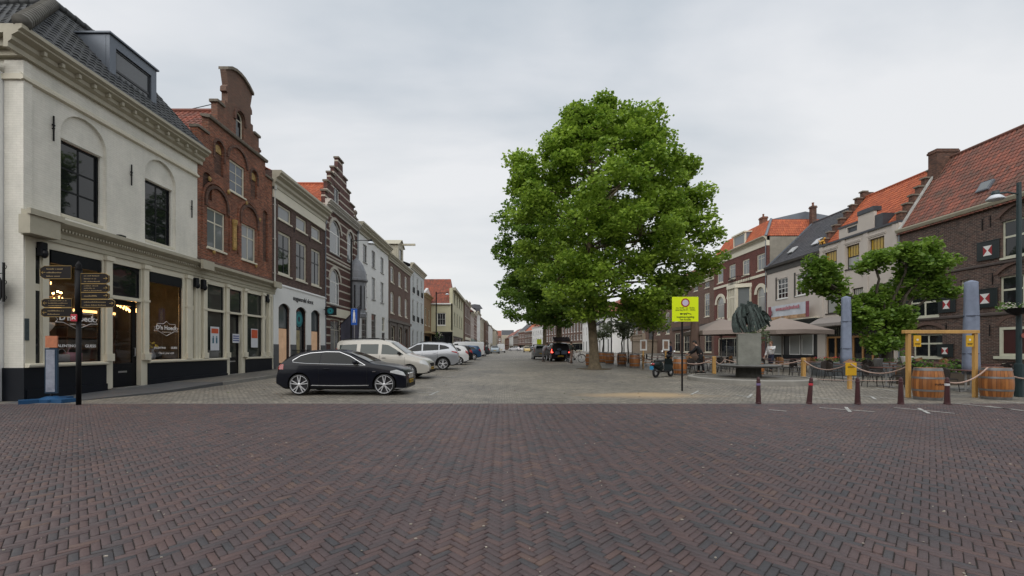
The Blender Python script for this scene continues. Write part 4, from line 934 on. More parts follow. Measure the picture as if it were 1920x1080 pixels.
# ============================================================ 4  striped brick house with stepped gable
h = House('L', c, 32.2, 39.25, 'striped_gable_house', 'dark red brick house with stone bands, tall arched windows and an ornate stepped gable', 'house')
for (a, b) in ((.85, 3.15), (4.55, 6.1)):
    h.window(a, b, 9.05, 11.75, .9, whitep, glass2, 1, 1, bw=.12, rev=.1, sill=.1, trans=[10.7], vb=[a+(b-a)*.68], bar=.09, sm=stone)
for (a, b) in ((.85, 2.95),): h.window(a, b, 5.0, 7.85, .9, whitep, glass2, 1, 1, bw=.12, rev=.1, sill=.1, trans=[6.8], vb=[a+(b-a)*.68], bar=.09, sm=stone)
h.window(1.7, 2.85, 13.2, 14.5, 0, whitep, glass, 2, 1, bw=.1, rev=.1, sill=.08)
h.window(1.0, 3.1, .8, 3.9, 0, cream, glass, 2, 1, bw=.1, rev=.1, trans=[3.0]); h.window(4.2, 5.4, .3, 3.7, 0, cream, glass, 1, 1, bw=.12, rev=.1, trans=[2.8])
cx = 2.9
st_ = [(7.05, 0), (7.05, 13.3), (6.2, 13.3), (6.2, 14.2), (5.2, 14.2), (5.2, 15.1), (4.4, 15.1), (4.4, 15.9), (3.6, 15.9), (3.5, 17.0), (2.5, 17.0), (2.4, 15.9), (1.7, 15.9), (1.7, 15.2), (1.0, 15.2), (1.0, 14.3), (.4, 14.3), (.4, 13.4), (0, 13.4)]
h.wall([(0, 0)]+st_, bandbrick, D=9, eave=12.2)
q = MB()
for (xa, za), (xb, zb) in zip(st_[1:], st_[2:]):
    if abs(za-zb) < .01 and abs(xa-xb) > .3: h.part('coping', MB().bbox(min(xa, xb)-.08, max(xa, xb)+.08, -.1, .36, za, za+.14, .02), oldstone)
h.cornice(12.25, .6, .45, mat('soiled white cornice', (.48, .46, .42), .6, .3, 4), dent=.3)
h.part('ball_finial', MB().lathe([(.1, 0), (.14, .1), (.06, .2), (.2, .45), (.18, .6), (.05, .75)], 12, (6.8, .1, 13.44)), oldstone, None, True)
h.part('sign_band', MB().box(.3, 6.7, -.08, -.001, 4.05, 4.75), cream); h.part('string_course', MB().prism([(-.001, 8.3), (-.1, 8.35), (-.1, 8.5), (-.001, 8.55)], 0, 7.05), mat('stone band', (.45, .42, .36), .7, .2))
for (a, b, z1) in ((.85, 3.15, 11.75), (4.55, 6.1, 11.75), (.85, 2.95, 7.85)):
    archring(h, a, b, z1-.9, z1, .22, mat('stone band'), .05, rise=min(.9, (b-a)/2))
h.cross_roof(12.4, 15.3, 9, orange); chimney(h, 1.0, 1.6, 6, 6.6, 13, 16, redbrick2, 1)
# grey bay turret at the far corner
q = MB(); n = 10
q.lathe([(.85, 4.3), (.9, 4.6), (.8, 4.7), (.8, 7.4), (1.0, 7.55), (1.0, 7.7), (.9, 7.75), (.82, 8.4), (.6, 9.0), (.3, 9.4), (.08, 9.6), (.05, 9.9)], 14, (6.1, -.25, 0)); t_ = h.part('bay_turret', q, mat('grey painted turret', (.20, .21, .23), .5, .2, 3))
q = MB()
for k in range(5):
    t = pi+(.2+k*.65); q.box(6.1+.81*cos(t)-.14, 6.1+.81*cos(t)+.14, -.25+.81*sin(t)-.03, -.25+.81*sin(t)+.03, 5.0, 7.1)
h.part('turret_windows', q, glass, t_)
drainpipe(h, 7.0, .3, 12.2)

def gwins(h, cols, rows, fm, pm=None, bw=.1, nv=2, nh=2, sill=.09, sm=None, rise=0, rev=.08):
    for (z0, z1) in rows:
        for (a, b) in cols:
            p = pm[random.randrange(len(pm))] if isinstance(pm, list) else (pm or glass)
            h.window(a, b, z0, z1, rise, fm, p, nv, nh, bw=bw, rev=rev, sill=sill, sm=sm)
def gdoor(h, a, b, z0, z1, m, rev=.1, light=.5):
    h.holes.append([(a, z0), (b, z0), (b, z1), (a, z1)])
    q = MB(); q.slab([(a, z0), (b, z0), (b, z1), (a, z1)], [[(a+.1, z1-light), (b-.1, z1-light), (b-.1, z1-.08), (a+.1, z1-.08)]], rev, rev+.06)
    for (u, v) in ((.08, .42), (.5, .85)): q.box(a+.15, b-.15, rev-.02, rev-.001, z0+(z1-light-z0)*u, z0+(z1-light-z0)*v)
    d = h.part('door', q, m); h.part('pane', MB().box(a+.08, b-.08, rev+.03, rev+.04, z1-light-.02, z1-.06), glass, d)
    h.part('handle', MB().ball((b-.2, rev-.04, z0+1.0), .03, 6, 4), alu, d)
# ============================================================ 5  white house
h = House('L', c, 39.25, 49.8, 'white_townhouse', 'broad white plastered town house with sash windows and a modillion cornice', 'house')
cols = [(1.6, 2.8), (4.3, 5.5), (7.4, 8.6)]
gwins(h, cols, [(9.9, 11.6), (6.6, 8.85)], mat('grey sash', (.26, .26, .25), .5, 0), [glass, glass2], nv=2, nh=3, bw=.09)
gwins(h, [(1.2, 2.9), (4.2, 5.8)], [(2.0, 5.1)], mat('grey sash'), glass, nv=3, nh=5, bw=.09)
gdoor(h, 7.9, 9.1, .9, 3.3, mat('brown door', (.05, .03, .02), .5, .1)); h.window(7.9, 9.1, 3.45, 5.0, 0, cream, glass2, 2, 2, bw=.1)
h.wall([(0, 0), (10.55, 0), (10.55, 12.8), (0, 12.8)], white_pl, D=10)
h.cornice(12.35, .9, .6, creamd, dent=.45); h.ridge_roof(13.1, 15.4, 9, oldred, over=.0)
# ============================================================ 6  brown house with hoist dormer
h = House('L', c, 49.8, 61.5, 'hoist_dormer_house', 'brown brick house with cream window surrounds and a lifting beam dormer on its roof', 'house')
cols = [(1.0, 2.6), (4.8, 6.4), (8.3, 9.9)]
gwins(h, cols, [(9.5, 11.5), (5.8, 8.4)], cream, [glass, glass2], nv=2, nh=2, bw=.2, rise=.2)
gwins(h, [(1.0, 2.8), (4.7, 6.3)], [(1.5, 4.3)], cream, glass, bw=.15, rise=.3); gdoor(h, 8.2, 9.6, .6, 4.2, mat('dark door', (.02, .022, .025), .4, .1))
h.wall([(0, 0), (11.7, 0), (11.7, 12.1), (0, 12.1)], farbrick, D=10); h.cornice(11.9, .75, .5, creamd); h.ridge_roof(12.5, 15.5, 9, greytile, over=0)
q = MB()
for a, b in ((.3, 3.5), (4.0, 7.1), (7.5, 10.4)): q.slab([(a, .3), (b, .3), (b, 4.7), (a, 4.7)], [[(a+.7, .5), (b-.7, .5), (b-.7, 4.3), (a+.7, 4.3)]], -.09, -.002)
q.box(0, 11.7, -.2, -.01, 4.75, 5.1); h.part('stone_front', q, mat('dark stone front', (.12, .10, .085), .7, .3))
q = MB(); q.slab([(4.6, 12.6), (7.4, 12.6), (7.4, 14.9), (7.6, 14.9), (6.0, 15.7), (4.4, 14.9), (4.6, 14.9)], [[(5.3, 12.9), (6.7, 12.9), (6.7, 14.5), (5.3, 14.5)]], .0, .2); q.box(4.6, 4.7, .21, 3.5, 12.6, 14.9); q.box(7.3, 7.4, .21, 3.5, 12.6, 14.9)
q.add([(4.3, -.2, 14.85), (6, -.2, 15.75), (6, 4, 15.75), (4.3, 4, 14.85), (7.7, -.2, 14.85), (7.7, 4, 14.85)], [(0, 1, 2, 3), (1, 4, 5, 2)]); d_ = h.part('dormer', q, mat('weathered cream trim'))
h.part('pane', MB().box(5.3, 6.7, .1, .12, 12.9, 14.5), glass, d_); h.part('hoist_beam', MB().box(5.9, 6.1, -1.9, 0, 15.0, 15.25), creamd, d_)
# ============================================================ 7  pale grey house
h = House('L', c, 61.5, 72.0, 'pale_grey_house', 'pale grey three storey house with iron window balconies', 'house')
cols = [(1.3, 2.6), (4.5, 5.8), (7.7, 9.0)]; pg = mat('pale grey plaster', (.52, .55, .55), .7, .05)
gwins(h, cols, [(9.8, 12.6), (5.6, 8.9)], whitep, [glass, glass2], bw=.14, nh=3); gwins(h, cols, [(1.2, 4.4)], whitep, glass, bw=.14, nh=3)
h.wall([(0, 0), (10.5, 0), (10.5, 13.4), (0, 13.4)], pg, D=10); h.cornice(13.2, .8, .55, creamd); h.ridge_roof(13.8, 15.5, 9, greytile, over=0, detail=False)
for z in (9.8, 5.6):
    for a, b in cols:
        q = MB(); 
        for x in np.arange(a, b, .16): q.tube([(x, -.12, z), (x, -.12, z+.85)], .015, 4, cap=False)
        q.box(a, b, -.14, -.1, z+.84, z+.88); h.part('balcony_rail', q, iron)
# ============================================================ 8  narrow tan house
h = House('L', c, 72.0, 79.0, 'tan_gabled_house', 'low tan brick house with a small white pediment beside the cream corner house', 'house')
gwins(h, [(1, 2.4), (4.4, 5.8)], [(5.6, 8.6)], cream, glass, bw=.15); h.holes.append([(.6, .4), (6.4, .4), (6.4, 3.8), (.6, 3.8)])
h.window(.6, 6.4, .4, 3.8, 0, blackp, glass, 3, 1, hole=False, trans=[2.9])
h.wall([(0, 0), (7, 0), (7, 10.6), (0, 10.6)], mat('tan brick', (.25, .16, .085), .85, .2), D=10); h.cornice(10.4, .6, .5, mat('ochre cornice', (.33, .24, .12), .6, .2)); h.part('canopy', MB().box(.2, 6.8, -1.0, -.01, 4.2, 4.5), mat('ochre cornice'))
h.part('pediment', MB().slab([(.3, 11), (6.7, 11), (3.5, 12.3)], [], -.1, .3), whitep); h.ridge_roof(10.9, 12.8, 9, oldred, over=0, detail=False)
# ============================================================ 9  cream corner house standing forward
h = House('L', 9.5, 79, 100, 'cream_corner_house', 'cream corner house with a steep red roof and black shopfront, standing forward', 'house')
cm_ = mat('cream stucco', (.50, .48, .33), .75, .08, .6)
cols = [(2.2+i*4.6, 4.2+i*4.6) for i in range(4)]
gwins(h, cols, [(10.1, 12.3), (6.0, 8.6)], mat('olive frame', (.25, .25, .18), .5, 0), [glass2, glass], nv=2, nh=2, bw=.2)
h.holes.append([(.8, .4), (20, .4), (20, 4.0), (.8, 4.0)]); h.window(.8, 20, .4, 4.0, 0, blackp, glass, 5, 1, hole=False, bw=.3)
h.wall([(0, 0), (21, 0), (21, 12.6), (0, 12.6)], cm_, D=8.9, eave=9.9, side=False)
q = MB(); q.slab([(0, 12.4), (21, 12.4), (21, 12.9), (0, 12.9)], [], -.55, .3); h.part('cornice', q, mat('olive cornice', (.30, .28, .2), .6, .1))
# side wall facing the camera: its own frame
hs = House('X', 0, 0, 0, 'tmp', '', 'x', p0=(-18.4, 79), p1=(-9.52, 79))
def adopt(hs, h):
    inv = h.M.inverted() @ hs.M
    for o_ in list(hs.root.children): o_.parent = h.root; o_.matrix_local = inv
    bpy.data.objects.remove(hs.root)
hs.window(6.0, 7.6, 5.9, 8.2, 0, whitep, glass, 3, 2, bw=.12, sill=.12)
hs.holes.append([(5.0, .4), (8.6, .4), (8.6, 4.4), (5.0, 4.4)]); hs.window(5.0, 8.6, .4, 4.4, 0, blackp, glass, 2, 1, hole=False, bw=.3)
hs.wall([(0, 0), (8.88, 0), (8.88, 9.9), (0, 9.9)], cm_, side=False, name='side_wall')
hs.part('string_course', MB().box(0, 8.9, -.12, -.001, 4.7, 4.95), cm_); hs.part('fascia', MB().box(4.6, 8.9, -.15, -.002, 4.4, 4.69), blackp); hs.part('gutter', MB().box(-.2, 8.6, -.35, -.001, 9.75, 9.98), whitep)
hs.part('side_parapet', MB().box(8.3, 8.88, -.01, .25, 9.9, 12.8), cm_)
bpy.context.view_layer.update(); adopt(hs, h)
q = MB(); tiles(q, (-.3, 9.0, 9.7), (-.3, .45, 9.7), (4.6, .9, 15.2), (4.6, 9.0, 15.2), True, amp=.05); tiles(q, (4.6, .4, 12.7), (21, .4, 12.7), (21, 3.0, 15.2), (4.6, 3.0, 15.2), False); q.add([(-.3, .45, 9.7), (4.6, .4, 12.7), (4.6, .9, 15.2)], [(0, 1, 2)], 0, [[(0, 0), (1, 0), (0, 1)]]); h.part('roof', q, oldred)
# ============================================================ far left row
far = [  # c, ya, yb, eave, wall, label, roof, nfloors
 (9.2, 100, 116, 12.6, farbrick, 'far brown brick house with white lintels next to the cream corner house', oldred, 3),
 (9.0, 116, 128, 11.0, mat('pinkish plaster', (.42, .36, .33), .8, .1), 'far pale pink plastered house', greytile, 3),
 (9.0, 128, 141, 12.4, warmbrick, 'far red brick house with a cream cornice', oldred, 3),
 (8.8, 141, 158, 13.6, white_pl, 'far white house with a dark mansard and turret', greytile, 4),
 (8.4, 158, 178, 12.3, mat('sand plaster', (.42, .38, .30), .8, .1), 'far sand coloured house', greytile, 3),
 (7.6, 178, 205, 13.0, farbrick, 'far brown house with tall windows near the end of the street', oldred, 3),
 (6.6, 205, 245, 12.6, white_pl, 'last white house of the left row', greytile, 3),
 (4.6, 245, 310, 12.0, mat('sand plaster'), 'farthest sand coloured house closing the left row', oldred, 3)]
for i, (cc, ya, yb, ev, wm, lb, rm, nf) in enumerate(far):
    h = House('L', cc, ya, yb, 'row_house', lb, 'house', 'far houses of the left row'); W = h.w
    n = max(3, int(W/3.6)); cols = [(W*(k+.28)/n, W*(k+.72)/n) for k in range(n)]; hf = (ev-4.6)/(nf-1)
    gwins(h, cols, [(4.6+k*hf+.7, 4.6+(k+1)*hf-.6) for k in range(nf-1)], whitep, [glass, glass2], bw=.2, nh=2)
    h.window(.8, W-.8, .6, 3.7, 0, mat('shop frame', (.25, .24, .22), .5, 0) if i % 2 else blackp, glass, 4, 1, bw=.25)
    h.wall([(0, 0), (W, 0), (W, ev), (0, ev)], wm, D=9); h.cornice(ev-.1, .6, .5, creamd if i != 2 else cream); h.part('fascia', MB().box(.3, W-.3, -.2, -.01, 3.75, 4.4), [cream, mat('sage fascia', (.25, .3, .27), .6, .1), blackp][i % 3])
    h.ridge_roof(ev+.4, ev+3.4, 8, rm, detail=False, over=0, gable_m=wm)
    if i in (0, 3, 5): chimney(h, W*.6, W*.6+1.0, 3, 3.8, ev+2, ev+4.5, redbrick2, 2)
    if i == 3: h.part('turret', MB().box(W-5, W-.2, -.1, 4, ev+.5, ev+2.6).lathe([(3.0, ev+2.6), (1.9, ev+4.1), (.2, ev+4.3)], 4, (W-2.6, 1.9, 0)), greytile)
# ============================================================ right hand side
c = 29.5
Yr = lambda px: F*c/(px-945)
# ---- big dark brick house on the far right
h = House('R', c, 19.5, Yr(1685), 'shuttered_brick_house', 'large dark brick house with red and white hourglass shutters and a huge red tiled roof', 'house')
W = h.w; ez = h.Z(1685, 437)
cw = mat('greenish cream frame', (.55, .55, .44), .55, .1)
def shutter(h, x0, x1, z0, z1, label=None):
    q = MB(); q.bbox(x0, x1, -.10, -.05, z0, z1, .01); q.box(x0-.02, x1+.02, -.115, -.04, z1, z1+.05)
    s_ = h.part('shutter', q, mat('black green shutter', (.012, .018, .020), .35, .1))
    cx, cz = (x0+x1)/2, (z0+z1)/2; a, b = (x1-x0)*.2, (z1-z0)*.27
    h.part('hourglass_panel', MB().box(cx-a, cx+a, -.105, -.101, cz-b, cz+b), mat('shutter red', (.30, .02, .025), .45, .1), s_)
    q = MB(); q.add([(cx-a, -.109, cz+b), (cx+a, -.109, cz+b), (cx+.02, -.109, cz), (cx-.02, -.109, cz)], [(0, 1, 2, 3)]); q.add([(cx-a, -.109, cz-b), (cx+a, -.109, cz-b), (cx+.02, -.109, cz), (cx-.02, -.109, cz)], [(0, 1, 2, 3)]); h.part('hourglass', q, whitep, s_)
def crosswin(h, x0, x1, z0, z1, rise, zt, arch_top):
    """cross window under a brick relieving arch"""
    h.window(x0, x1, z0, z1, 0, cw, glass, 2, 1, bw=.09, rev=.1, sill=.12, trans=[zt], bar=.11)
    q = MB(); q.slab(arch(x0-.12, x1+.12, z1+.02, arch_top, rise), [], .09, .13); h.holes.append(arch(x0-.12, x1+.12, z1+.02, arch_top, rise)); h.part('tympanum', q, manbrick)
    archring(h, x0-.12, x1+.12, arch_top-rise, arch_top, .22, mat('relieving arch brick', (.12, .075, .06), .85, .3, 14), .03, rise=rise)
xa, xb = h.X(1706), h.X(1760)
crosswin(h, xa, xb, 3.75, 5.45, .5, 4.75, 6.15); shutter(h, h.X(1677), xa-.03, 3.9, 4.95); shutter(h, xb+.03, xb+1.15, 3.9, 4.95)
xa2, xb2 = h.X(1712), h.X(1767)
crosswin(h, xa2, xb2, .9, 2.5, .45, 1.85, 3.15); shutter(h, xb2-.25, xb2+.75, .95, 1.75)
for xx, zz in ((h.X(1878), 6.9), ):
    crosswin(h, xx, xx+2.2, 6.85, 9.0, .6, 8.05, 9.85); shutter(h, xx-1.25, xx-.05, 6.9, 8.0); shutter(h, xx+2.25, xx+3.4, 6.9, 8.0)
    crosswin(h, xx-.1, xx+2.1, 3.95, 5.75, .55, 4.95, 6.45); shutter(h, xx-1.45, xx-.15, 4.0, 5.1); shutter(h, xx+2.15, xx+3.3, 4.0, 5.1)
    a = h.X(1875)
    h.holes.append([(a, 1.05), (a+1.6, 1.05), (a+1.6, 2.75), (a, 2.75)]); q = MB().slab([(a, 1.05), (a+1.6, 1.05), (a+1.6, 2.75), (a, 2.75)], [[(a+.16, 1.2), (a+1.44, 1.2), (a+1.44, 2.6), (a+.16, 2.6)]], -.03, .1); w_ = h.part('window', q, cw)
    h.part('shutter', MB().box(a+.16, a+1.44, .03, .08, 1.2, 2.6), mat('oxblood shutter', (.05, .012, .012), .45, .2), w_); h.part('sill', MB().box(a-.25, a+1.75, -.12, .0, .88, 1.045), cw, w_)
    archring(h, a, a+1.6, 2.85, 3.35, .2, mat('relieving arch brick'), .03, rise=.4)
xm = h.X(1736); h.window(xm-.1, xm+.9, 6.7, 8.2, 0, cw, glass2, 1, 1, bw=.1, trans=[7.6]); archring(h, xm-.1, xm+.9, 8.2, 8.6, .2, mat('relieving arch brick'), .03, rise=.35)
h.window(h.X(1800), h.X(1800)+.55, 5.0, 5.9, 0, cw, glass, 1, 1, bw=.08)
h.wall([(0, 0), (W, 0), (W, ez), (0, ez)], manbrick, D=14, eave=ez)
q = MB(); q.prism([(-.001, 3.45), (-.09, 3.5), (-.09, 3.6), (-.001, 3.68)], 0, W); q.prism([(-.001, 6.5), (-.08, 6.53), (-.08, 6.62), (-.001, 6.68)], 0, W); h.part('string_course', q, mat('dark stone course', (.07, .055, .05), .8, .3))
h.part('gutter', MB().prism([(-.001, ez-.12), (-.22, ez-.05), (-.32, ez+.12), (-.32, ez+.2), (-.001, ez+.2)], 0, W), creamd)
hy = 3.46; rz = 15.6
h.ridge_roof(ez+.12, rz, hy*2, mossred, over=.2, gable_m=manbrick)
vb = MB(); vb.obox((.08, hy/2-.1, (ez+rz)/2+.15), (.09, 0, 0), (0, hy/2, (rz-ez)/2), (0, -.03, .05)); h.part('verge_flashing', vb, mat('pale mortar flashing', (.42, .42, .40), .7, .2))
sx = h.X(1822); q = MB(); zz = ez+.12+1.6; sl_ = (rz-ez)/hy
q.obox((sx, .85, ez+.25+.85*sl_), (.36, 0, 0), (0, .2, .2*sl_), (0, -.06, .04)); r1 = h.part('roof_window', q, lead); q = MB().obox((sx, .78, ez+.28+.85*sl_), (.28, 0, 0), (0, .16, .16*sl_), (0, -.01, .01)); h.part('pane', q, glass2, r1)
chimney(h, -.2, .45, 2.4, 4.0, rz-2.2, rz+.65, redbrick2, 0)
for px_, z in ((1762, 8.1), (1843, 9.1), (1858, 9.2), (1862, 5.7), (1775, 2.9), (1857, 2.6), (1762, 5.2)): anchor(h, h.X(px_), z, .7)
drainpipe(h, .12, .3, ez); vn = MB().box(h.X(1880), h.X(1880)+.6, -.03, -.001, .4, .62); h.part('vent_plate', vn, cw)

# ---- cream stepped gable house
h = House('R', c, Yr(1685), Yr(1537), 'cream_cafe_house', 'cream plastered cafe house with yellow stained glass, between two stepped party walls', 'cafe')
W = h.w; cp = mat('pinkish cream plaster', (.52, .47, .42), .75, .06, 1.5); tz = h.Z(1610, 441)
yel = glassmat('yellow leaded glass', (.42, .27, .02), .2); dkf = mat('dark brown frame', (.03, .024, .02), .5, .1)
up = [(h.X(1546), h.X(1569)), (h.X(1586), h.X(1611)), (h.X(1629), h.X(1658))]
zu0, zu1 = h.Z(1598, 503), h.Z(1598, 459)
for a, b in up:
    w_ = h.window(a, b, zu0, zu1, 0, dkf, glass3, 1, 1, bw=.06, rev=.18, sill=.1, trans=[zu0+(zu1-zu0)*.5], bar=.08)
    h.part('stained_glass', MB().box(a+.06, b-.06, .185, .2, zu0+(zu1-zu0)*.53, zu1-.06), yel, w_)
    q = MB(); 
    for k in range(1, 5): q.box(a+(b-a)*k/5-.015, a+(b-a)*k/5+.015, .17, .184, zu0+(zu1-zu0)*.53, zu1-.06)
    h.part('leading', q, dkf, w_)
    h.part('lintel', MB().prism([(-.001, zu1+.12), (-.06, zu1+.14), (-.06, zu1+.2), (-.09, zu1+.24), (-.09, zu1+.32), (-.001, zu1+.36)], a-.15, b+.15), cp)
lz0, lz1 = h.Z(1560, 587), h.Z(1560, 548)
for a, b in ((h.X(1549), h.X(1571)), (h.X(1598), h.X(1622)), (h.X(1640), h.X(1668))):
    w_ = h.window(a, b, lz0, lz1, 0, dkf, glass3, 1, 1, bw=.07, rev=.15, sill=.1, trans=[lz0+(lz1-lz0)*.68], bar=.07)
    q = MB(); 
    for k in range(1, 7): q.box(a+(b-a)*k/7-.012, a+(b-a)*k/7+.012, .14, .155, lz0+(lz1-lz0)*.7, lz1-.07)
    h.part('glazing_bars', q, cream, w_)
h.holes.append([(.7, .2), (W-.4, .2), (W-.4, 3.4), (.7, 3.4)])
h.wall([(0, 0), (W, 0), (W, tz), (0, tz)], cp, D=12)
for x in (.02, h.X(1578), h.X(1620), W-.5): h.part('pilaster', MB().box(x, x+.42, -.07, -.002, 4.4, tz), cp)
h.part('parapet_coping', MB().prism([(-.13, tz), (-.13, tz+.16), (.32, tz+.18), (.32, tz)], 0, W), mat('dark lead coping', (.05, .055, .065), .5, .2))
xa, xb = h.X(1573), h.X(1638)
q = MB(); q.slab([(xa, tz+.18), (xb, tz+.18), (xb, tz+1.6), (xb-1.5, tz+1.6), (xb-1.5, tz+1.05), (xa, tz+1.05)], [[(xa+.9, tz+.45), (xb-1.6, tz+.45), (xb-1.6, tz+.9), (xa+.9, tz+.9)]], 0, .25); h.part('attic_parapet', q, cp)
q = MB(); q.box(xa-.05, xb-1.5, -.08, .6, tz+1.05, tz+1.2); q.box(xb-1.5, xb+.05, -.08, .6, tz+1.6, tz+1.95); q.box(xa+.9, xb-1.6, .1, .12, tz+.45, tz+.9); q.box(xb, xb+.7, .1, 1.3, tz+.2, tz+1.2); h.part('attic_flashing', q, mat('dark lead coping'))
hy = 4.1; rzc = 15.55
h.ridge_roof(tz-.2, rzc, 8.2, orange, over=-.3, front=0)
def steps(h, x, y0, z0, y1, z1, n, m, thick=.35):
    """stepped party wall rising with the roof, and down again at the back"""
    q = MB(); k = []
    for i in range(n):
        ya, yb_ = y0+(y1-y0)*i/n, y0+(y1-y0)*(i+1)/n; za = z0+(z1-z0)*(i+1)/n
        q.box(x-thick/2, x+thick/2, ya+.003*i, 2*y1-ya-.003*i, z0-1+.002*i, za); k.append(MB().bbox(x-thick/2-.07, x+thick/2+.07, ya-.08, yb_-.02, za, za+.12, .02))
    w_ = h.part('stepped_wall', q, m); [h.part('coping', kk, oldstone, w_) for kk in k]
steps(h, .12, .15, tz+.1, hy+.2, rzc+.5, 8, redbrick2); steps(h, W-.2, .15, tz+.1, hy-.2, rzc+.6, 8, redbrick2)
# cafe front: awning box, folding doors
q = MB(); q.prism([(-.001, 4.15), (-.001, 4.35), (-.35, 4.3), (-1.3, 3.75), (-1.3, 3.5), (-1.25, 3.5), (-.3, 4.05)], .3, W-.2); h.part('awning', q, mat('grey awning cloth', (.26, .235, .22), .85, .08))
fr = mat('oak door frame', (.42, .22, .08), .5, .2, 5)
q = MB(); q.box(.7, W-.4, .1, .16, 2.45, 2.6)
for x in np.linspace(.75, W-.5, 8): q.box(x, x+.12, .08, .16, .25, 2.45)
for x in (.75, 3.0): q.box(x, x+.85, .09, .15, .25, .75)
h.part('folding_door', q, fr); h.part('pane', MB().box(.7, W-.4, .17, .18, .3, 3.4), glass); q = MB()
for x in np.linspace(.8, W-.5, 26): q.box(x, x+.03, .14, .165, 2.62, 3.38)
h.part('glazing_bars', q, dkf); h.part('fascia', MB().box(.5, W-.3, -.03, .1, 3.4, 3.5), dkf)
# gilded figure on the corner
r_ = empty('gilded_figure', h.wpos(.3, -.0, tz+.17), h.rz, 'small gilded running animal figure on the parapet corner of the cream cafe house', 'statue')
q = MB(); q.ball((0, 0, .35), (.28, .11, .13), 10, 6); q.ball((.3, 0, .55), (.1, .07, .09), 8, 5); q.tube([(.22, 0, .4), (.3, 0, .55)], .06, 6); q.tube([(-.25, 0, .38), (-.42, 0, .5), (-.5, 0, .65)], [.04, .03, .015], 5)
for x, dx in ((-.18, -.12), (-.1, .02), (.15, .04), (.2, .18)): q.tube([(x, .04 if dx > 0 else -.04, .3), (x+dx, 0, .02)], [.045, .025], 6)
q.obj('figure', mat('bright gilding', (.75, .42, .08), .3, .1, metal=.7), r_, True)

# ---- dark roofed restaurant
h = House('R', c, Yr(1537), Yr(1438), 'dark_roofed_restaurant', 'pinkish cream restaurant house with a steep dark tiled roof and white small paned windows', 'restaurant')
W = h.w; ez = h.Z(1490, 487)
for a, b in ((h.X(1457), h.X(1477)), (h.X(1492), h.X(1515))):
    h.window(a, b, h.Z(1466, 560), h.Z(1466, 522), 0, whitep, glass, 3, 4, bw=.1, rev=.1, sill=.08, bar=.06)
    h.part('side_board', MB().box(a-.22, a-.02, -.04, -.002, h.Z(1466, 562), h.Z(1466, 518)), mat('dark brown frame'))
h.holes.append([(.4, .3), (W-.3, .3), (W-.3, 3.6), (.4, 3.6)])
h.wall([(0, 0), (W, 0), (W, ez), (0, ez)], cp, D=12)
q = MB(); q.prism([(-.001, ez-.75), (-.06, ez-.75), (-.06, ez-.25), (-.3, ez-.15), (-.36, ez+.05), (-.001, ez+.08)], -.1, W+.05); h.part('eaves', q, mat('dark grey eaves', (.06, .055, .05), .6, .2))
h.ridge_roof(ez, 15.6, 10.4, greytile, over=.2, gable_m=redbrick2)
for x in (h.X(1463), h.X(1507)): 
    q = MB(); zz = ez+1.3*1.05; q.obox((x, 1.3, zz+.15), (.4, 0, 0), (0, .3, .3), (0, -.04, .04)); h.part('roof_window', q, mat('pale skylight', (.5, .52, .54), .2, 0))
q = MB().obox((.02, 2.5, (ez+15.6)/2+.05), (.08, 0, 0), (0, 2.65, (15.6-ez)/2), (0, -.05, .05)); h.part('verge_flashing', q, lead)
for a, b in ((.5, 2.6), (3.6, 5.2), (5.4, 7.0)): h.window(a, b, .9, 3.5, 0, whitep, glass3, 1, 1, hole=False, bw=.08, rev=.1)
h.part('shop_base', MB().box(.4, W-.3, .02, .1, .3, .9), blackp); h.part('shop_panel', MB().slab([(.4, .3), (W-.3, .3), (W-.3, 3.6), (.4, 3.6)], [[(.5, .9), (2.6, .9), (2.6, 3.5), (.5, 3.5)], [(3.6, .9), (5.2, .9), (5.2, 3.5), (3.6, 3.5)], [(5.4, .9), (7.0, .9), (7.0, 3.5), (5.4, 3.5)]], .2, .25, back=False), mat('dark panel', (.03, .03, .03), .5, .2))
h.cornice(3.85, .55, .5, mat('black green fascia', (.02, .028, .026), .4, .1)); h.part('cornice_cap', MB().box(-.05, W+.05, -.58, -.001, 4.4, 4.5), cream)
q = MB(); q.prism([(-.3, 3.75), (-.3, 3.85), (-1.6, 3.2), (-1.6, 2.95), (-1.55, 2.95), (-1.5, 3.12)], .5, W-.4); h.part('awning', q, mat('grey awning cloth'))
r_ = empty('banner', h.wpos(h.X(1451), -.62, 4.55), h.rz, 'printed cloth banner with faded red lettering hung over the dark restaurant fascia', 'banner')
bw_ = h.X(1530)-h.X(1451); n = 14; q = MB(); q2 = MB()
for i in range(n):
    for (za, zb, mi) in ((0, .35, 1), (.35, 1.5, 0)):
        x0, x1 = bw_*i/n, bw_*(i+1)/n; s0, s1 = .05*sin(i*1.3), .05*sin((i+1)*1.3); k = 2 if i in (0, n-1) else mi
        q.add([(x0, s0, za), (x1, s1, za), (x1, s1, zb), (x0, s0, zb)], [(0, 1, 2, 3)], k)
q.obj('cloth', [mat('banner white', (.52, .55, .60), .8, .15, 1.5), mat('banner food print', (.40, .25, .14), .8, .7, 3), mat('banner plum edge', (.22, .06, .08), .7, .3)], r_)
q = MB(); x = bw_*.22
while x < bw_*.78: wch = random.uniform(.14, .22); q.box(x, x+wch, -.075, -.07, .95, 1.22 if random.random() < .7 else 1.3); x += wch+.05
q.obj('faded_lettering', mat('faded red print', (.42, .16, .19), .7, .3, 8), r_)
q = MB(); n = 20; q.add([(.45+.33*cos(2*pi*i/n), -.08, .85+.33*sin(2*pi*i/n)) for i in range(n)], [tuple(range(n))]); q.obj('round_emblem', mat('banner plum edge'), r_)

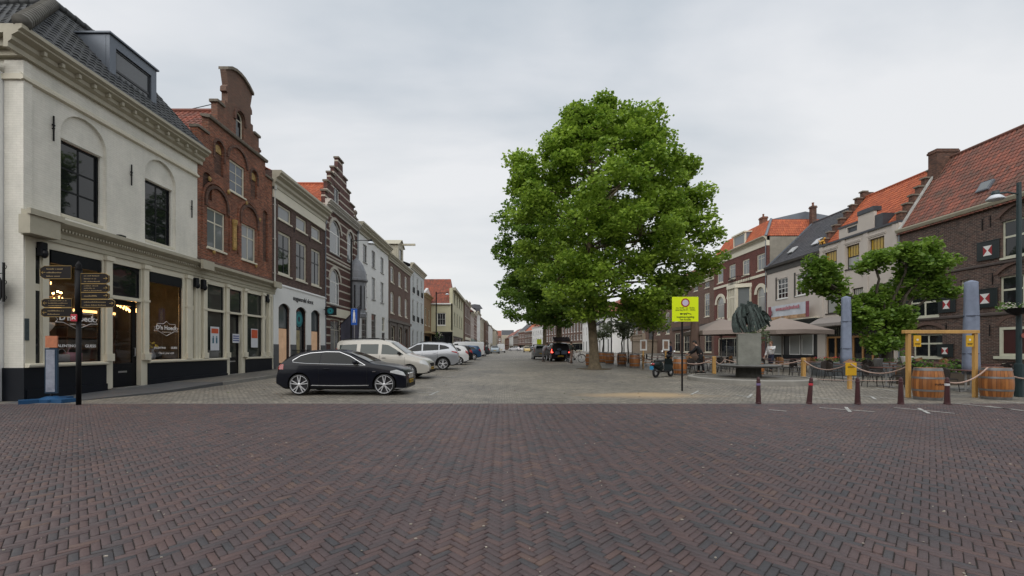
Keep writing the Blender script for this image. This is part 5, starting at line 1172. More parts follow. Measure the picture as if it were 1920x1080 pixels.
# ---- red brick house with arches and mansard
h = House('R', c, Yr(1438), Yr(1339), 'arched_red_house', 'red brick house with cream arches, a bay window and an orange tiled mansard roof', 'house')
W = h.w; ct = h.Z(1440, 441); fb = h.Z(1440, 459)
for a_, b_ in ((1345, 1356), (1367, 1379), (1392, 1405), (1419, 1434)):
    a, b = h.X(a_), h.X(b_); z0, z1 = h.Z(1427, 507), h.Z(1427, 476)
    w_ = h.window(a, b, z0, z1, 0, cream, glass2, 2, 1, bw=.14, rev=.08, sill=.1, trans=[z0+(z1-z0)*.72])
az1 = h.Z(1427, 538); az0 = h.Z(1427, 586)
for a_, b_ in ((1344, 1358), (1419, 1434)):
    a, b = h.X(a_), h.X(b_); h.window(a, b, az0, az1, (b-a)/2*.95, cream, glass3, 1, 1, bw=.12, rev=.1, sill=.12, trans=[az0+(az1-az0)*.62]); archring(h, a, b, az1-(b-a)/2, az1, .42, cream, .07)
a, b = h.X(1366), h.X(1374); h.window(a, b, az0, az1, (b-a)/2*.95, cream, glass3, 1, 1, bw=.12, rev=.1, sill=.12); archring(h, a, b, az1-(b-a)/2, az1, .4, cream, .07)
h.holes.append([(1.0, .3), (W-1, .3), (W-1, 3.0), (1.0, 3.0)]); h.window(1.0, W-1, .3, 3.0, 0, cream, glass, 5, 1, hole=False, bw=.15)
h.wall([(0, 0), (W, 0), (W, fb), (0, fb)], plumbrick, D=11)
h.part('frieze', MB().box(0, W, -.08, .3, fb, fb+(ct-fb)*.55), cream); h.cornice(fb+(ct-fb)*.55, (ct-fb)*.45, .5, creamd)
for z in (h.Z(1427, 519), h.Z(1427, 604), h.Z(1427, 612)): h.part('stone_course', MB().box(0, W, -.08, -.001, z, z+.3), cream)
# bay with balcony
bx0, bx1 = h.X(1378), h.X(1408); bz0, bz1 = h.Z(1395, 596), h.Z(1395, 541); q = MB(); by = -1.3; s_ = .9
base = [(bx0, -.002), (bx0+s_, by), (bx1-s_, by), (bx1, -.002)]
q.hslab([(bx0-.2, -.001), (bx0+s_-.1, by-.2), (bx1-s_+.1, by-.2), (bx1+.2, -.001)], bz1, bz1+.45); q.hslab([(bx0-.1, -.001), (bx0+s_-.05, by-.1), (bx1-s_+.05, by-.1), (bx1+.1, -.001)], bz0-.3, bz0)
for (x, y) in base[0:4]: q.box(x-.12, x+.12, min(y-.02, -.03)-.1, min(y+.2, -.01), bz0, bz1)
for x in np.linspace(bx0+s_, bx1-s_, 6)[1:-1]: q.box(x-.07, x+.07, by-.05, by+.1, bz0, bz1)
q.box(bx0+s_, bx1-s_, by-.04, by+.08, bz0+(bz1-bz0)*.68, bz0+(bz1-bz0)*.74); b_ = h.part('bay_window', q, cream)
h.part('pane', MB().hslab([(bx0+.1, -.02), (bx0+s_+.05, by+.1), (bx1-s_-.05, by+.1), (bx1-.1, -.02)], bz0, bz1), glass2, b_)
q = MB(); zr = bz1+.45
for (p, p2) in zip(base, base[1:]):
    n = 9
    for i in range(n): t = i/n; x, y = p[0]+(p2[0]-p[0])*t, p[1]+(p2[1]-p[1])*t; q.tube([(x, y, zr), (x, y, zr+.95)], .018, 4)
    q.tube([(p[0], p[1], zr+.95), (p2[0], p2[1], zr+.95)], .03, 5)
h.part('balcony_rail', q, iron, b_)
mz = h.Z(1442, 404)
q = MB(); tiles(q, (0, -.1, ct), (W, -.1, ct), (W-1.0, 1.1, mz), (1.0, 1.1, mz), True, amp=.05); tiles(q, (W, -.1, ct), (W, 10, ct), (W-1.0, 10, mz), (W-1.0, 1.1, mz), True, amp=.05); tiles(q, (0, 10, ct), (0, -.1, ct), (1, 1.1, mz), (1, 10, mz), False)
h.part('roof', q, orange); h.part('roof_cap', MB().add([(1, 1.1, mz), (W-1, 1.1, mz), (W-1, 10, mz), (1, 10, mz), (W-1, 5, mz+.9), (1, 5, mz+.9)], [(0, 1, 4, 5), (5, 4, 2, 3), (1, 2, 4), (0, 5, 3)]), lead)
q = MB().obox((W-.5, .5, (ct+mz)/2), (.5, 0, 0), (0, .0, 0), (0, 0, 0)); q = MB().tube([(W, -.12, ct), (W-1, 1.1, mz+.05)], .14, 6); h.part('hip_flashing', q, lead)
dx0, dx1 = h.X(1375), h.X(1397); q = MB(); q.slab([(dx0, ct+.1), (dx1, ct+.1), (dx1, ct+1.6), (dx0, ct+1.6)], [[(dx0+.2, ct+.3), (dx1-.2, ct+.3), (dx1-.2, ct+1.45), (dx0+.2, ct+1.45)]], 0, .15); q.box(dx0-.1, dx1+.1, -.2, 1.6, ct+1.6, ct+1.75); d_ = h.part('dormer', q, cream); h.part('pane', MB().box(dx0+.2, dx1-.2, .06, .08, ct+.3, ct+1.45), glass2, d_); h.part('dormer_cheek', MB().box(dx0, dx0+.1, .151, 1.2, ct+.1, ct+1.59).box(dx1-.1, dx1, .151, 1.2, ct+.1, ct+1.59), lead, d_)
chimney(h, W-6.5, W-5.7, 3, 3.6, mz, mz+1.8, mat('clay pot'), 1)
q = MB().box(W+.001, W+.05, .31, 11, 8, ct-.1); h.part('side_render', q, mat('grey cement render', (.26, .24, .20), .85, .25, 1.2)); chimney(h, W-.35, W+.1, 5, 5.5, ct-1, mz+1.2, redbrick2, 1)
drainpipe(h, W-.1, .3, ct)
# ---- greyish brown houses further on
def midhouse(pa, pb, name, label, wm, top_py, at, extra=None):
    h = House('R', c, Yr(pb), Yr(pa), name, label, 'house'); return h
h = House('R', c, Yr(1339), Yr(1262), 'grey_brown_house', 'grey brown brick house with tall cream framed windows behind the yellow parking sign', 'house')
W = h.w; ez = h.Z(1338, 520)
gwins(h, [(W*(k+.2)/4, W*(k+.62)/4) for k in range(4)], [(6.2, 9.6)], cream, glass2, bw=.14, nv=2, nh=4, rev=.06); gwins(h, [(W*(k+.2)/4, W*(k+.62)/4) for k in range(4)], [(10.4, 11.3)], cream, glass, bw=.12, nv=2, nh=1)
gwins(h, [(W*(k+.2)/4, W*(k+.8)/4) for k in range(4)], [(1.0, 4.2)], cream, glass, bw=.14, nv=2, nh=2)
h.wall([(0, 0), (W, 0), (W, ez), (0, ez)], greybrown, D=10); h.cornice(ez-.3, .9, .5, cream); h.part('shop_fascia', MB().box(0, W, -.25, -.01, 4.7, 5.2), mat('dark stone course')); h.ridge_roof(ez+.5, ez+3, 9, oldred, detail=False, over=0)
h = House('R', c, Yr(1262), Yr(1188), 'stoop_mansion', 'brown brick mansion with tall arched windows and a balustraded stoop', 'house')
W = h.w; cols = [(W*(k+.25)/5, W*(k+.65)/5) for k in range(5)]
gwins(h, [q_ for i, q_ in enumerate(cols) if i != 2], [(4.2, 8.2)], cream, glass2, bw=.2, nv=2, nh=4, rise=.5); gwins(h, cols, [(9.4, 11.6)], cream, glass, bw=.2, nv=2, nh=3)
gdoor(h, cols[2][0]-.2, cols[2][1]+.2, 3.2, 6.8, mat('dark door')); h.wall([(0, 0), (W, 0), (W, 12.2), (0, 12.2)], farbrick, D=10); h.cornice(12.1, .8, .5, cream); h.ridge_roof(12.8, 15.5, 9, oldred, detail=False, over=0)
q = MB(); q.box(cols[2][0]-3, cols[2][1]+3, -2.6, -.01, .3, 3.1); q.box(cols[2][0]-3.2, cols[2][1]+3.2, -2.8, -.011, 3.1, 3.3)
for x in np.linspace(cols[2][0]-2.8, cols[2][1]+2.8, 14): q.lathe([(.1, 3.3), (.15, 3.6), (.08, 4.0), (.12, 4.2)], 6, (x, -2.6, 0))
q.box(cols[2][0]-3.1, cols[2][1]+3.1, -2.75, -2.45, 4.2, 4.4); q.box(cols[2][0]-3.2, cols[2][0]-2.7, -2.85, -2.35, 3.3, 4.6); q.box(cols[2][1]+2.7, cols[2][1]+3.2, -2.85, -2.35, 3.3, 4.6); h.part('stoop', q, mat('sandstone stoop', (.25, .2, .15), .8, .25))
# flag on the mansion
r_ = empty('flag', h.wpos(cols[1][1]+1.2, -.2, 9.3), h.rz, 'red white and blue flag on a slanting pole on the brown mansion', 'flag')
MB().tube([(0, 0, 0), (0, -2.2, 1.4)], .04, 6).obj('flagpole', whitep, r_)
for k, m_ in enumerate(('flag red', 'flag white', 'flag blue')):
    mm = mat(m_, [(.5, .03, .03), (.65, .65, .65), (.03, .06, .3)][k], .8, .1); q = MB()
    for i in range(8): q.add([(.08*sin(i), -2.1+i*.22, 1.3-i*.14-k*.45-.5*(i/8)**.5), (.08*sin(i+1), -2.1+(i+1)*.22, 1.3-(i+1)*.14-k*.45-.5*((i+1)/8)**.5), (.08*sin(i+1), -2.1+(i+1)*.22, .85-(i+1)*.14-k*.45-.5*((i+1)/8)**.5), (.08*sin(i), -2.1+i*.22, .85-i*.14-k*.45-.5*(i/8)**.5)], [(0, 1, 2, 3)])
    q.obj('stripe', mm, r_)
# ---- white building with black awnings, its side wall facing the square
yw = Yr(1188)
h = House('R', 24.3, yw+.05, yw+35, 'white_corner_house', 'white corner house with black awnings and a hipped red roof behind the big tree', 'house')
W = h.w; gwins(h, [(W*(k+.3)/8, W*(k+.6)/8) for k in range(8)], [(5.4, 8.0)], whitep, glass, bw=.15); gwins(h, [(W*(k+.3)/8, W*(k+.6)/8) for k in range(8)], [(1.0, 3.8)], blackp, glass, bw=.15)
h.wall([(0, 0), (W, 0), (W, 9.2), (0, 9.2)], white_pl, D=9, side=False); h.cornice(9.1, .6, .4, whitep)
for k in (4, 5, 6): h.part('awning', MB().prism([(-.01, 8.6), (-1.5, 7.6), (-1.5, 7.2), (-1.4, 7.2), (-.01, 8.2)], W*(k+.2)/8, W*(k+.7)/8), blackpl)
hs = House('X', 0, 0, 0, 'tmp', '', 'x', p0=(24.32, yw+.05), p1=(29.5, yw+.05))
hs.window(1.7, 3.4, 5.4, 7.5, 0, blackp, glass, 2, 2, bw=.1); hs.wall([(0, 0), (5.18, 0), (5.18, 9.2), (0, 9.2)], white_pl, side=False, name='side_wall'); hs.part('string_course', MB().box(0, 5.2, -.1, -.001, 8.75, 8.95), whitep)
bpy.context.view_layer.update(); adopt(hs, h)
q = MB(); tiles(q, (W, -.3, 9.5), (W, 6, 9.5), (W-3, 4, 13.2), (W-3, 3, 13.2), False); tiles(q, (0, -.3, 9.5), (W, -.3, 9.5), (W-3, 3, 13.2), (0, 3, 13.2), False); h.part('roof', q, oldred)
# ---- far row closing the view on the right of the street
P = [(26.5, 138), (22.5, 158), (17.0, 182), (13.2, 200), (10.4, 214), (7.6, 226), (5.2, 240), (3.2, 262), (.6, 300)]
spec = [(12.2, farbrick, 'brown', 'far brown brick house with a long row of white windows', None), (12.0, greybrown, 'grey', 'far grey brown house behind the second tree', None), (11.2, white_pl, 'white', 'far white house seen under the tree crowns', None),
        (10.0, farbrick, 'orange', 'far brown house with a bright orange roof', orange), (10.4, warmbrick, 'dark', 'far reddish house with a dark slate roof', greytile), (8.6, greybrown, 'small', 'far small grey brown house near the street end', greytile),
        (8.8, white_pl, 'white2', 'far narrow white house near the street end', oldred), (8.4, redbrick, 'red', 'farthest red brick house at the end of the street', oldred)]
for (a, b), (ev, wm, nm, lb, rm) in zip(zip(P, P[1:]), spec):
    h = House('X', 0, 0, 0, 'far_house', lb, 'house', 'far houses of the right row', p0=b, p1=a); W = h.w; n = max(3, int(W/2.8)); cols = [(W*(k+.25)/n, W*(k+.72)/n) for k in range(n)]
    gwins(h, cols, [(4.6, 6.6), (7.4, ev-1.3)] if ev > 9.5 else [(4.6, ev-1.2)], whitep, [glass, glass2], bw=.22, nh=2); h.window(.8, W-.8, .9, 3.7, 0, cream if n % 2 else blackp, glass, 4, 1, bw=.25)
    h.wall([(0, 0), (W, 0), (W, ev), (0, ev)], wm, D=9); h.cornice(ev-.1, .5, .4, whitep); h.ridge_roof(ev+.3, ev+4.2, 9, rm or oldred, detail=False, over=0, gable_m=wm)
# pieces that close the end of the street
for i, (x0, x1, y, ev, wm, lb, rm) in enumerate([(-13, -2, 330, 12, farbrick, 'distant brown house across the end of the street', oldred), (-2, 8, 345, 13, mat('sand plaster'), 'distant sand coloured house across the end of the street', greytile)]):
    h = House('X', 0, 0, 0, 'distant_house', lb, 'house', p0=(x0, y), p1=(x1, y)); W = h.w
    gwins(h, [(W*(k+.25)/4, W*(k+.7)/4) for k in range(4)], [(5, 7), (8, 10)], whitep, glass, bw=.25); h.wall([(0, 0), (W, 0), (W, ev), (0, ev)], wm, D=9); h.ridge_roof(ev, ev+4, 9, rm, detail=False, over=0, gable_m=wm)

# unseen houses added behind the camera; they darken reflections in glass and car paint
for i, (x0, x1, ev, wm, lb) in enumerate([(30, 16, 10.5, greybrown, 'grey brown house closing the square behind the viewer, east end'), (16, 4, 12.0, farbrick, 'brown house closing the square behind the viewer, beside the white one'), (4, -9, 10.8, white_pl, 'white house closing the square behind the viewer'), (-9, -24, 11.8, manbrick, 'dark brick house closing the square behind the viewer, west end')]):
    h = House('X', 0, 0, 0, 'closing_house', lb, 'house', 'houses behind the viewer', p0=(x0, -15), p1=(x1, -15)); W = h.w
    gwins(h, [(W*(k+.25)/4, W*(k+.7)/4) for k in range(4)], [(1.0, 3.4), (5, 7.2), (8, 9.8)], whitep, glass, bw=.15); h.wall([(0, 0), (W, 0), (W, ev), (0, ev)], wm, D=9); h.ridge_roof(ev, ev+4, 9, oldred, detail=False, over=0, gable_m=wm)
# ============================================================ vehicles
carglass = glassmat('car glass', (.006, .008, .009), .02, .25); headm = mat('headlight glass', (.45, .47, .48), .1, .2, 40, coat=1); tailm = mat('tail light red', (.28, .008, .010), .15, .2, 20, coat=1)
taill = mat('lit tail light', (.6, .02, .02), .2, 0, emit=(1, .06, .04), estr=5); yplate = mat('yellow number plate', (.55, .34, .02), .5, 0); rimm = mat('alloy rim', (.62, .63, .65), .35, 0, metal=.35); rimd = mat('dark alloy', (.06, .06, .065), .35, 0, metal=.6)
def paint(name, col, metal=0.0, rough=.28): return mat(name, col, rough, 0, coat=.6 if max(col) > .08 else .18, metal=metal, spec=.5 if max(col) > .08 else .2)
def smooth_prof(pts, r=.05):
    def f(x): return (interp(x-r, pts)+2*interp(x, pts)+interp(x+r, pts)+interp(x-r*.5, pts)+interp(x+r*.5, pts))/6
    return f
def wheel(root, x, y, R_, wd, side, spokes=5, dbl=True, rm=None, rk=.72):
    """side: +1 outer face to +y"""
    w_ = MB(); prof = [(R_*rk, -wd/2), (R_*.93, -wd/2), (R_, -wd/2+.03), (R_, wd/2-.03), (R_*.93, wd/2), (R_*rk, wd/2)]
    n = 28; vs = []; fs = []
    for (r_, yy) in prof:
        for k in range(n): vs.append((x+r_*cos(2*pi*k/n), y+yy, R_+r_*sin(2*pi*k/n)))
    for i in range(len(prof)-1):
        for k in range(n): fs.append((i*n+k, i*n+(k+1) % n, (i+1)*n+(k+1) % n, (i+1)*n+k))
    w_.add(vs, fs); wo = w_.obj('wheel', rubber, root, True)
    q = MB(); o = side*(wd/2-.015)
    def ringm(r1, r2, y1, y2): 
        vs = [(x+r1*cos(2*pi*k/n), y+y1, R_+r1*sin(2*pi*k/n)) for k in range(n)]+[(x+r2*cos(2*pi*k/n), y+y2, R_+r2*sin(2*pi*k/n)) for k in range(n)]
        q.add(vs, [(k, (k+1) % n, n+(k+1) % n, n+k) for k in range(n)])
    o = side*(wd/2-.004); ringm(R_*(rk+.03), R_*rk, o, o+side*.008); ringm(R_*rk, R_*(rk-.05), o+side*.008, o-side*.03); ringm(R_*(rk+.02), R_*(rk+.02), -o*.8, o); o = side*(wd/2-.02)
    for k in range(spokes):
        for d in ((-.16, .16) if dbl else (0,)):
            t = 2*pi*k/spokes+pi/2; a1, a2 = t+d*1.15, t+d*.55
            p1 = Vector((x+R_*(rk-.03)*cos(a1), y+o-side*.005, R_+R_*(rk-.03)*sin(a1))); p0 = Vector((x+R_*.12*cos(a2), y+o+side*.0, R_+R_*.12*sin(a2)))
            dd = (p1-p0)/2; nn = Vector((-dd.z, 0, dd.x)).normalized()*R_*(.042 if dbl else .085); q.obox((p0+p1)/2, dd, nn, Vector((0, .012, 0)))
    q.ball((x, y+o, R_), (R_*.17, .03, R_*.17), 10, 6)
    q.obj('rim', rm or rimm, wo)
    d = MB(); vs = [(x+R_*rk*cos(2*pi*k/n), y+side*(wd/2-.07), R_+R_*rk*sin(2*pi*k/n)) for k in range(n)]; d.add(vs, [tuple(range(n))]); d.obj('brake_disc', rimd, wo)

def make_car(name, label, loc, rz, P, pm, cat='car', group=None, detail=True):
    root = empty(name, loc, rz, label, cat, group)
    L, W, Rw = P['L'], P['W'], P['R']; top = smooth_prof(P['top'], .06); belt = smooth_prof(P['belt'], .1); bot = smooth_prof(P.get('bot', [(-L/2, .34), (-L/2+.25, .22), (L/2-.3, .2), (L/2, .26)]), .05)
    tk = P.get('tumble', .42); xw = P['wheels']; e1, e2 = P.get('ends', (.10, .16))
    def hw(x):
        u = x/(L/2); return W/2*(1-(e2 if u > 0 else e1)*abs(u)**5)*(1-.012*abs(u))
    def bl(x): return min(belt(x), top(x)-.015)
    def sy(x, z):
        b = bl(x); w_ = hw(x)
        if z >= b: return w_*.955-tk*(z-b)-.12*(z-b)**2
        t = (z-bot(x))/max(b-bot(x), .05); return w_*(.955+.045*min(1, (1-t)/.25)) if t > .75 else w_*(1.0-.035*max(0, (.35-t)/.35)**2)
    xs = list(np.linspace(-L/2, L/2, 61)); mb = MB(); rings = []
    for x in xs:
        zb, b, zt = bot(x), bl(x), top(x); w_ = hw(x); r_ = [(0, zb), (w_*.55, zb), (w_*.90, zb+.01)]
        for t in (.06, .2, .4, .6, .75, .85, .93, 1.0): z = zb+.02+(b-zb-.02)*t; r_.append((sy(x, z), z))
        gh = max(zt-b-.045, .002)
        for t in (.25, .5, .75, 1): z = b+gh*t; r_.append((sy(x, z), z))
        ye = sy(x, b+gh); r_ += [(ye-.035, zt-.020), (ye-.10, zt-.004), (ye*.6, zt+.012), (0, zt+.02)]
        rings.append(r_)
    nr = len(rings[0]); full = nr*2-2
    for x, r_ in zip(xs, rings):
        for (y, z) in r_: mb.v.append((x, y, z))
        for (y, z) in r_[-2:0:-1]: mb.v.append((x, -y, z))
    for i in range(len(xs)-1):
        for k in range(full): mb.f.append([i*full+k, i*full+(k+1) % full, (i+1)*full+(k+1) % full, (i+1)*full+k]); mb.mi.append(0); mb.uv.append(None)
    mb.f.append(list(range(full-1, -1, -1))); mb.mi.append(0); mb.uv.append(None); mb.f.append([(len(xs)-1)*full+k for k in range(full)]); mb.mi.append(0); mb.uv.append(None)
    body = mb.obj('body', [pm, blackpl], root, True)
    # wheel arches cut out
    cut = MB(); n = 28; Ra = Rw+.045
    for x in xw:
        for s_ in (1, -1):
            y0, y1 = s_*(W/2-.30), s_*(W/2+.2)
            vs = [(x+Ra*cos(2*pi*k/n), y0, Rw+.01+Ra*sin(2*pi*k/n)) for k in range(n)]+[(x+Ra*cos(2*pi*k/n), y1, Rw+.01+Ra*sin(2*pi*k/n)) for k in range(n)]
            cut.add(vs, [tuple(range(n)), tuple(range(2*n-1, n-1, -1))]+[(k, n+k, n+(k+1) % n, (k+1) % n) for k in range(n)])
    co = cut.obj('cutter', blackpl, root)
    for ob_ in (body, co):
        bm = __import__('bmesh').new(); bm.from_mesh(ob_.data); __import__('bmesh').ops.recalc_face_normals(bm, faces=bm.faces); bm.to_mesh(ob_.data); bm.free()
    md = body.modifiers.new('b', 'BOOLEAN'); md.object = co; md.operation = 'DIFFERENCE'; md.solver = 'EXACT'
    bpy.context.view_layer.update(); dg = bpy.context.evaluated_depsgraph_get()
    nm = bpy.data.meshes.new_from_object(body.evaluated_get(dg)); body.modifiers.clear(); body.data = nm; bpy.data.objects.remove(co)
    nm.materials.clear(); nm.materials.append(pm); nm.materials.append(blackpl)
    for p_ in nm.polygons:
        c_ = p_.center; p_.material_index = 0
        for x in xw:
            if abs(c_.y) < W/2-.01 and (c_.x-x)**2+(c_.z-Rw-.01)**2 < (Ra+.004)**2 and (abs(p_.normal.y) < .3 or abs(c_.y) < W/2-.25): p_.material_index = 1
        if c_.z < bot(c_.x)+.07: p_.material_index = 1
    nm.set_sharp_from_angle(angle=R(35))
    for i, x in enumerate(xw):
        for s_ in (1, -1): wheel(root, x, s_*(W/2-.125), Rw, .22, s_, P.get('spokes', 5), P.get('dbl', True), P.get('rim'), P.get('rk', .74))
    # side glass
    def patch(name, low, up, m, off=.006, parent=None, nx=14, nz=4):
        for s_ in (1, -1):
            q = MB(); xa, xb = max(low[0][0], up[0][0]), min(low[-1][0], up[-1][0])
            xa, xb = low[0][0], low[-1][0]; vs = []
            for i in range(nx+1):
                x = xa+(xb-xa)*i/nx
                for j in range(nz+1):
                    z0, z1 = interp(x, low), interp(x, up); z = z0+(z1-z0)*j/nz; vs.append((x, s_*(sy(x, z)+off), z))
            q.add(vs, [(i*(nz+1)+j, (i+1)*(nz+1)+j, (i+1)*(nz+1)+j+1, i*(nz+1)+j+1) for i in range(nx) for j in range(nz)]); o_ = q.obj(name, m, parent or body, True)
    for (low, up) in P['side']: patch('side_window', low, up, P.get('glass', carglass))
    if P.get('trim'):
        low = P['trim'][0]; up = P['trim'][1]
        for s_ in (1, -1):
            pts = [(x, s_*(sy(x, z)+.008), z) for x, z in low]+[(x, s_*(sy(x, z)+.008), z) for x, z in up[::-1]]
            MB().tube(pts, .011, 5, closed=True).obj('window_trim', chrome, body)
    def topglass(name, x0, x1, m, inset=.06, extra=.0):
        q = MB(); nx, ny = 8, 10; vs = []
        for i in range(nx+1):
            x = x0+(x1-x0)*i/nx; yw_ = sy(x, top(x)-.03)-inset
            dzx = (top(x+.02)-top(x-.02))/.04; nx_ = Vector((-dzx, 0, 1)).normalized()*.012
            for j in range(ny+1): 
                y = -yw_+2*yw_*j/ny; a = abs(y)/max(sy(x, top(x)-.045), .1); lift = .02-.022*a**3
                vs.append((x+nx_.x, y, top(x)+lift+nx_.z-.002))
        q.add(vs, [(i*(ny+1)+j, (i+1)*(ny+1)+j, (i+1)*(ny+1)+j+1, i*(ny+1)+j+1) for i in range(nx) for j in range(ny)]); return q.obj(name, m, body, True)
    if P.get('ws'): topglass('windscreen', *P['ws'], P.get('wsglass', carglass))
    if P.get('rw'): topglass('rear_window', *P['rw'], carglass, P.get('rwin', .12))
    # door seams, handles, mirrors
    for x in P.get('seams', []):
        for s_ in (1, -1):
            pts = [(x, s_*(sy(x, z)+.002), z) for z in np.linspace(bot(x)+.12, bl(x)-.02, 8)]; MB().tube(pts, .005, 4).obj('door_seam', blackpl, body)
    for x in P.get('handles', []):
        z = bl(x)-.13
        for s_ in (1, -1): MB().bbox(x-.09, x+.09, s_*sy(x, z)-.025, s_*sy(x, z)+.025, z-.012, z+.014, .008).obj('door_handle', P.get('hm', pm), body)
    if P.get('mirror'):
        x, z = P['mirror']
        for s_ in (1, -1):
            y = s_*(sy(x, z)+.09); q = MB(); q.ball((x, y, z+.02), (.08, .11, .075), 10, 6); q.box(x-.03, x+.03, min(y, s_*sy(x, z)), max(y, s_*sy(x, z)), z-.03, z); q.obj('mirror', P.get('mm', pm), body, True)
    # lamps, wrapped on the body corners
    def lamp(name, x0, x1, z0, z1, m, front):
        for s_ in (1, -1):
            q = MB(); nx, nz = 8, 4; vs = []
            for i in range(nx+1):
                x = x0+(x1-x0)*i/nx
                for j in range(nz+1):
                    za = interp(x, z0) if isinstance(z0, list) else z0; zb_ = interp(x, z1) if isinstance(z1, list) else z1
                    z = min(za+(zb_-za)*j/nz, top(x)-.03); vs.append((x, s_*(sy(x, z)+.010), z))
            q.add(vs, [(i*(nz+1)+j, (i+1)*(nz+1)+j, (i+1)*(nz+1)+j+1, i*(nz+1)+j+1) for i in range(nx) for j in range(nz)])
            xe = L/2 if front else -L/2; sg = 1 if front else -1; ye = sy(xe, .6)
            za = interp(xe, z0) if isinstance(z0, list) else z0; zb_ = interp(xe, z1) if isinstance(z1, list) else z1; zb_ = min(zb_, top(xe)-.03)
            if zb_ > za+.03: q.box(min(xe, xe+sg*.012), max(xe, xe+sg*.012), min(s_*ye, s_*(ye-P.get('lw', .35))), max(s_*ye, s_*(ye-P.get('lw', .35))), za, zb_)
            q.obj(name, m, body)
    if P.get('head'): lamp('headlight', *P['head'], P.get('headm', headm), True)
    if P.get('tail'): lamp('tail_light', *P['tail'], P.get('tailm', tailm), False)
    xe = L/2
    for (nm_, y0, y1, z0, z1, m) in P.get('frontbits', []): MB().bbox(xe-.05, xe+.014, y0, y1, z0, z1, .01).obj(nm_, m, body)
    for (nm_, y0, y1, z0, z1, m) in P.get('rearbits', []): MB().bbox(-xe-.014, -xe+.05, y0, y1, z0, z1, .01).obj(nm_, m, body)
    if P.get('plate', True):
        for sg, z in ((1, P.get('pzf', .42)), (-1, P.get('pzr', .62))):
            pl_ = MB().box(min(sg*(xe+.012), sg*(xe+.028)), max(sg*(xe+.012), sg*(xe+.028)), -.26, .26, z-.055, z+.055).obj('number_plate', yplate, body)
            q = MB(); 
            for j, y in enumerate((-.2, -.12, -.02, .06, .14, .21)): q.box(min(sg*(xe+.029), sg*(xe+.031)), max(sg*(xe+.029), sg*(xe+.031)), y-.022, y+.022, z-.035, z+.035)
            q.obj('plate_characters', blackpl, pl_)
    if P.get('rails'):
        for s_ in (1, -1): x0, x1 = P['rails']; MB().tube([(x, s_*(sy(x, top(x)-.05)-.05), top(x)+(.0 if i in (0, 6) else .05)) for i, x in enumerate(np.linspace(x0, x1, 7))], .016, 6).obj('roof_rail', blackpl, body)
    if P.get('cladding'):
        for s_ in (1, -1):
            for x in xw:
                pts = [(x+(Ra+.03)*cos(t), s_*(W/2-.005), Rw+.01+(Ra+.03)*sin(t)) for t in np.linspace(-.15, pi+.15, 16)]; MB().tube(pts, .034, 6).obj('arch_cladding', blackpl, body)
            MB().bbox(xw[0]+Ra+.05, xw[1]-Ra-.05, s_*(W/2-.02)-.02, s_*(W/2-.02)+.02, .2, .34, .01).obj('sill_cladding', blackpl, body)
    return root, body, sy, top
Y0 = 13.35
navyp = paint('near black blue car paint', (.004, .005, .010))
BM = dict(rk=.85, L=4.08, W=1.75, R=.325, wheels=(-1.29, 1.38), ends=(.10, .20), tumble=.40,
  top=[(-2.04, .52), (-2.03, .76), (-1.97, .93), (-1.86, 1.07), (-1.70, 1.19), (-1.45, 1.31), (-1.1, 1.385), (-.6, 1.415), (-.2, 1.41), (.15, 1.35), (.92, 1.01), (1.05, .975), (1.4, .935), (1.75, .865), (1.92, .79), (2.01, .69), (2.04, .50)],
  belt=[(-2.04, .93), (-1.5, .97), (0, .94), (1.0, .89), (1.8, .76), (2.04, .62)], bot=[(-2.04, .32), (-1.8, .17), (1.75, .14), (2.04, .19)],
  side=[([(-1.46, 1.04), (-1.35, 1.01), (-.66, .985)], [(-1.46, 1.08), (-1.25, 1.22), (-1.0, 1.29), (-.66, 1.33)]), ([(-.62, .985), (.70, .95)], [(-.62, 1.335), (-.1, 1.325), (.25, 1.2), (.70, .975)])],
  trim=([(-1.50, 1.02), (-1.1, .985), (-.3, .965), (.4, .95), (.78, .93)], [(-1.52, 1.08), (-1.3, 1.225), (-1.0, 1.31), (-.5, 1.352), (-.08, 1.345), (.28, 1.21)]),
  ws=(.24, .88), rw=(-1.84, -1.58), seams=(-.66, .84), handles=(-.42,), mirror=(.48, 1.0), head=(1.56, 2.02, [(1.56, .70), (2.02, .59)], [(1.56, .75), (1.75, .79), (2.02, .69)]), tail=(-2.03, -1.80, .80, .96),
  frontbits=[('kidney_grille', -.30, -.03, .50, .66, chrome), ('kidney_grille', .03, .30, .50, .66, chrome), ('air_intake', -.6, .6, .23, .36, blackpl)], rearbits=[], spokes=5, dbl=True, lw=.38, pzf=.40)
bmroot, bmb, bsy, btop = make_car('parked_car', 'glossy black blue three door hatchback with bright double spoke rims, parked nearest the camera', (-5.14, Y0+.875, .02), 0, BM, navyp)
for s_ in (1, -1):
    MB().tube([(-.9, s_*.878, .30), (0, s_*.885, .29), (.9, s_*.878, .30)], .012, 5).obj('sill_strip', alu, bmb); MB().box(1.02, 1.12, s_*.872-.01, s_*.872+.012, .72, .75).obj('side_repeater', chrome, bmb)
    MB().tube([(1.70, s_*.80, .2), (1.93, s_*.72, .19), (2.03, s_*.6, .2)], .018, 6).obj('spoiler_lip', alu, bmb)
gold_p = paint('champagne car paint', (.44, .425, .385), .2, .3)
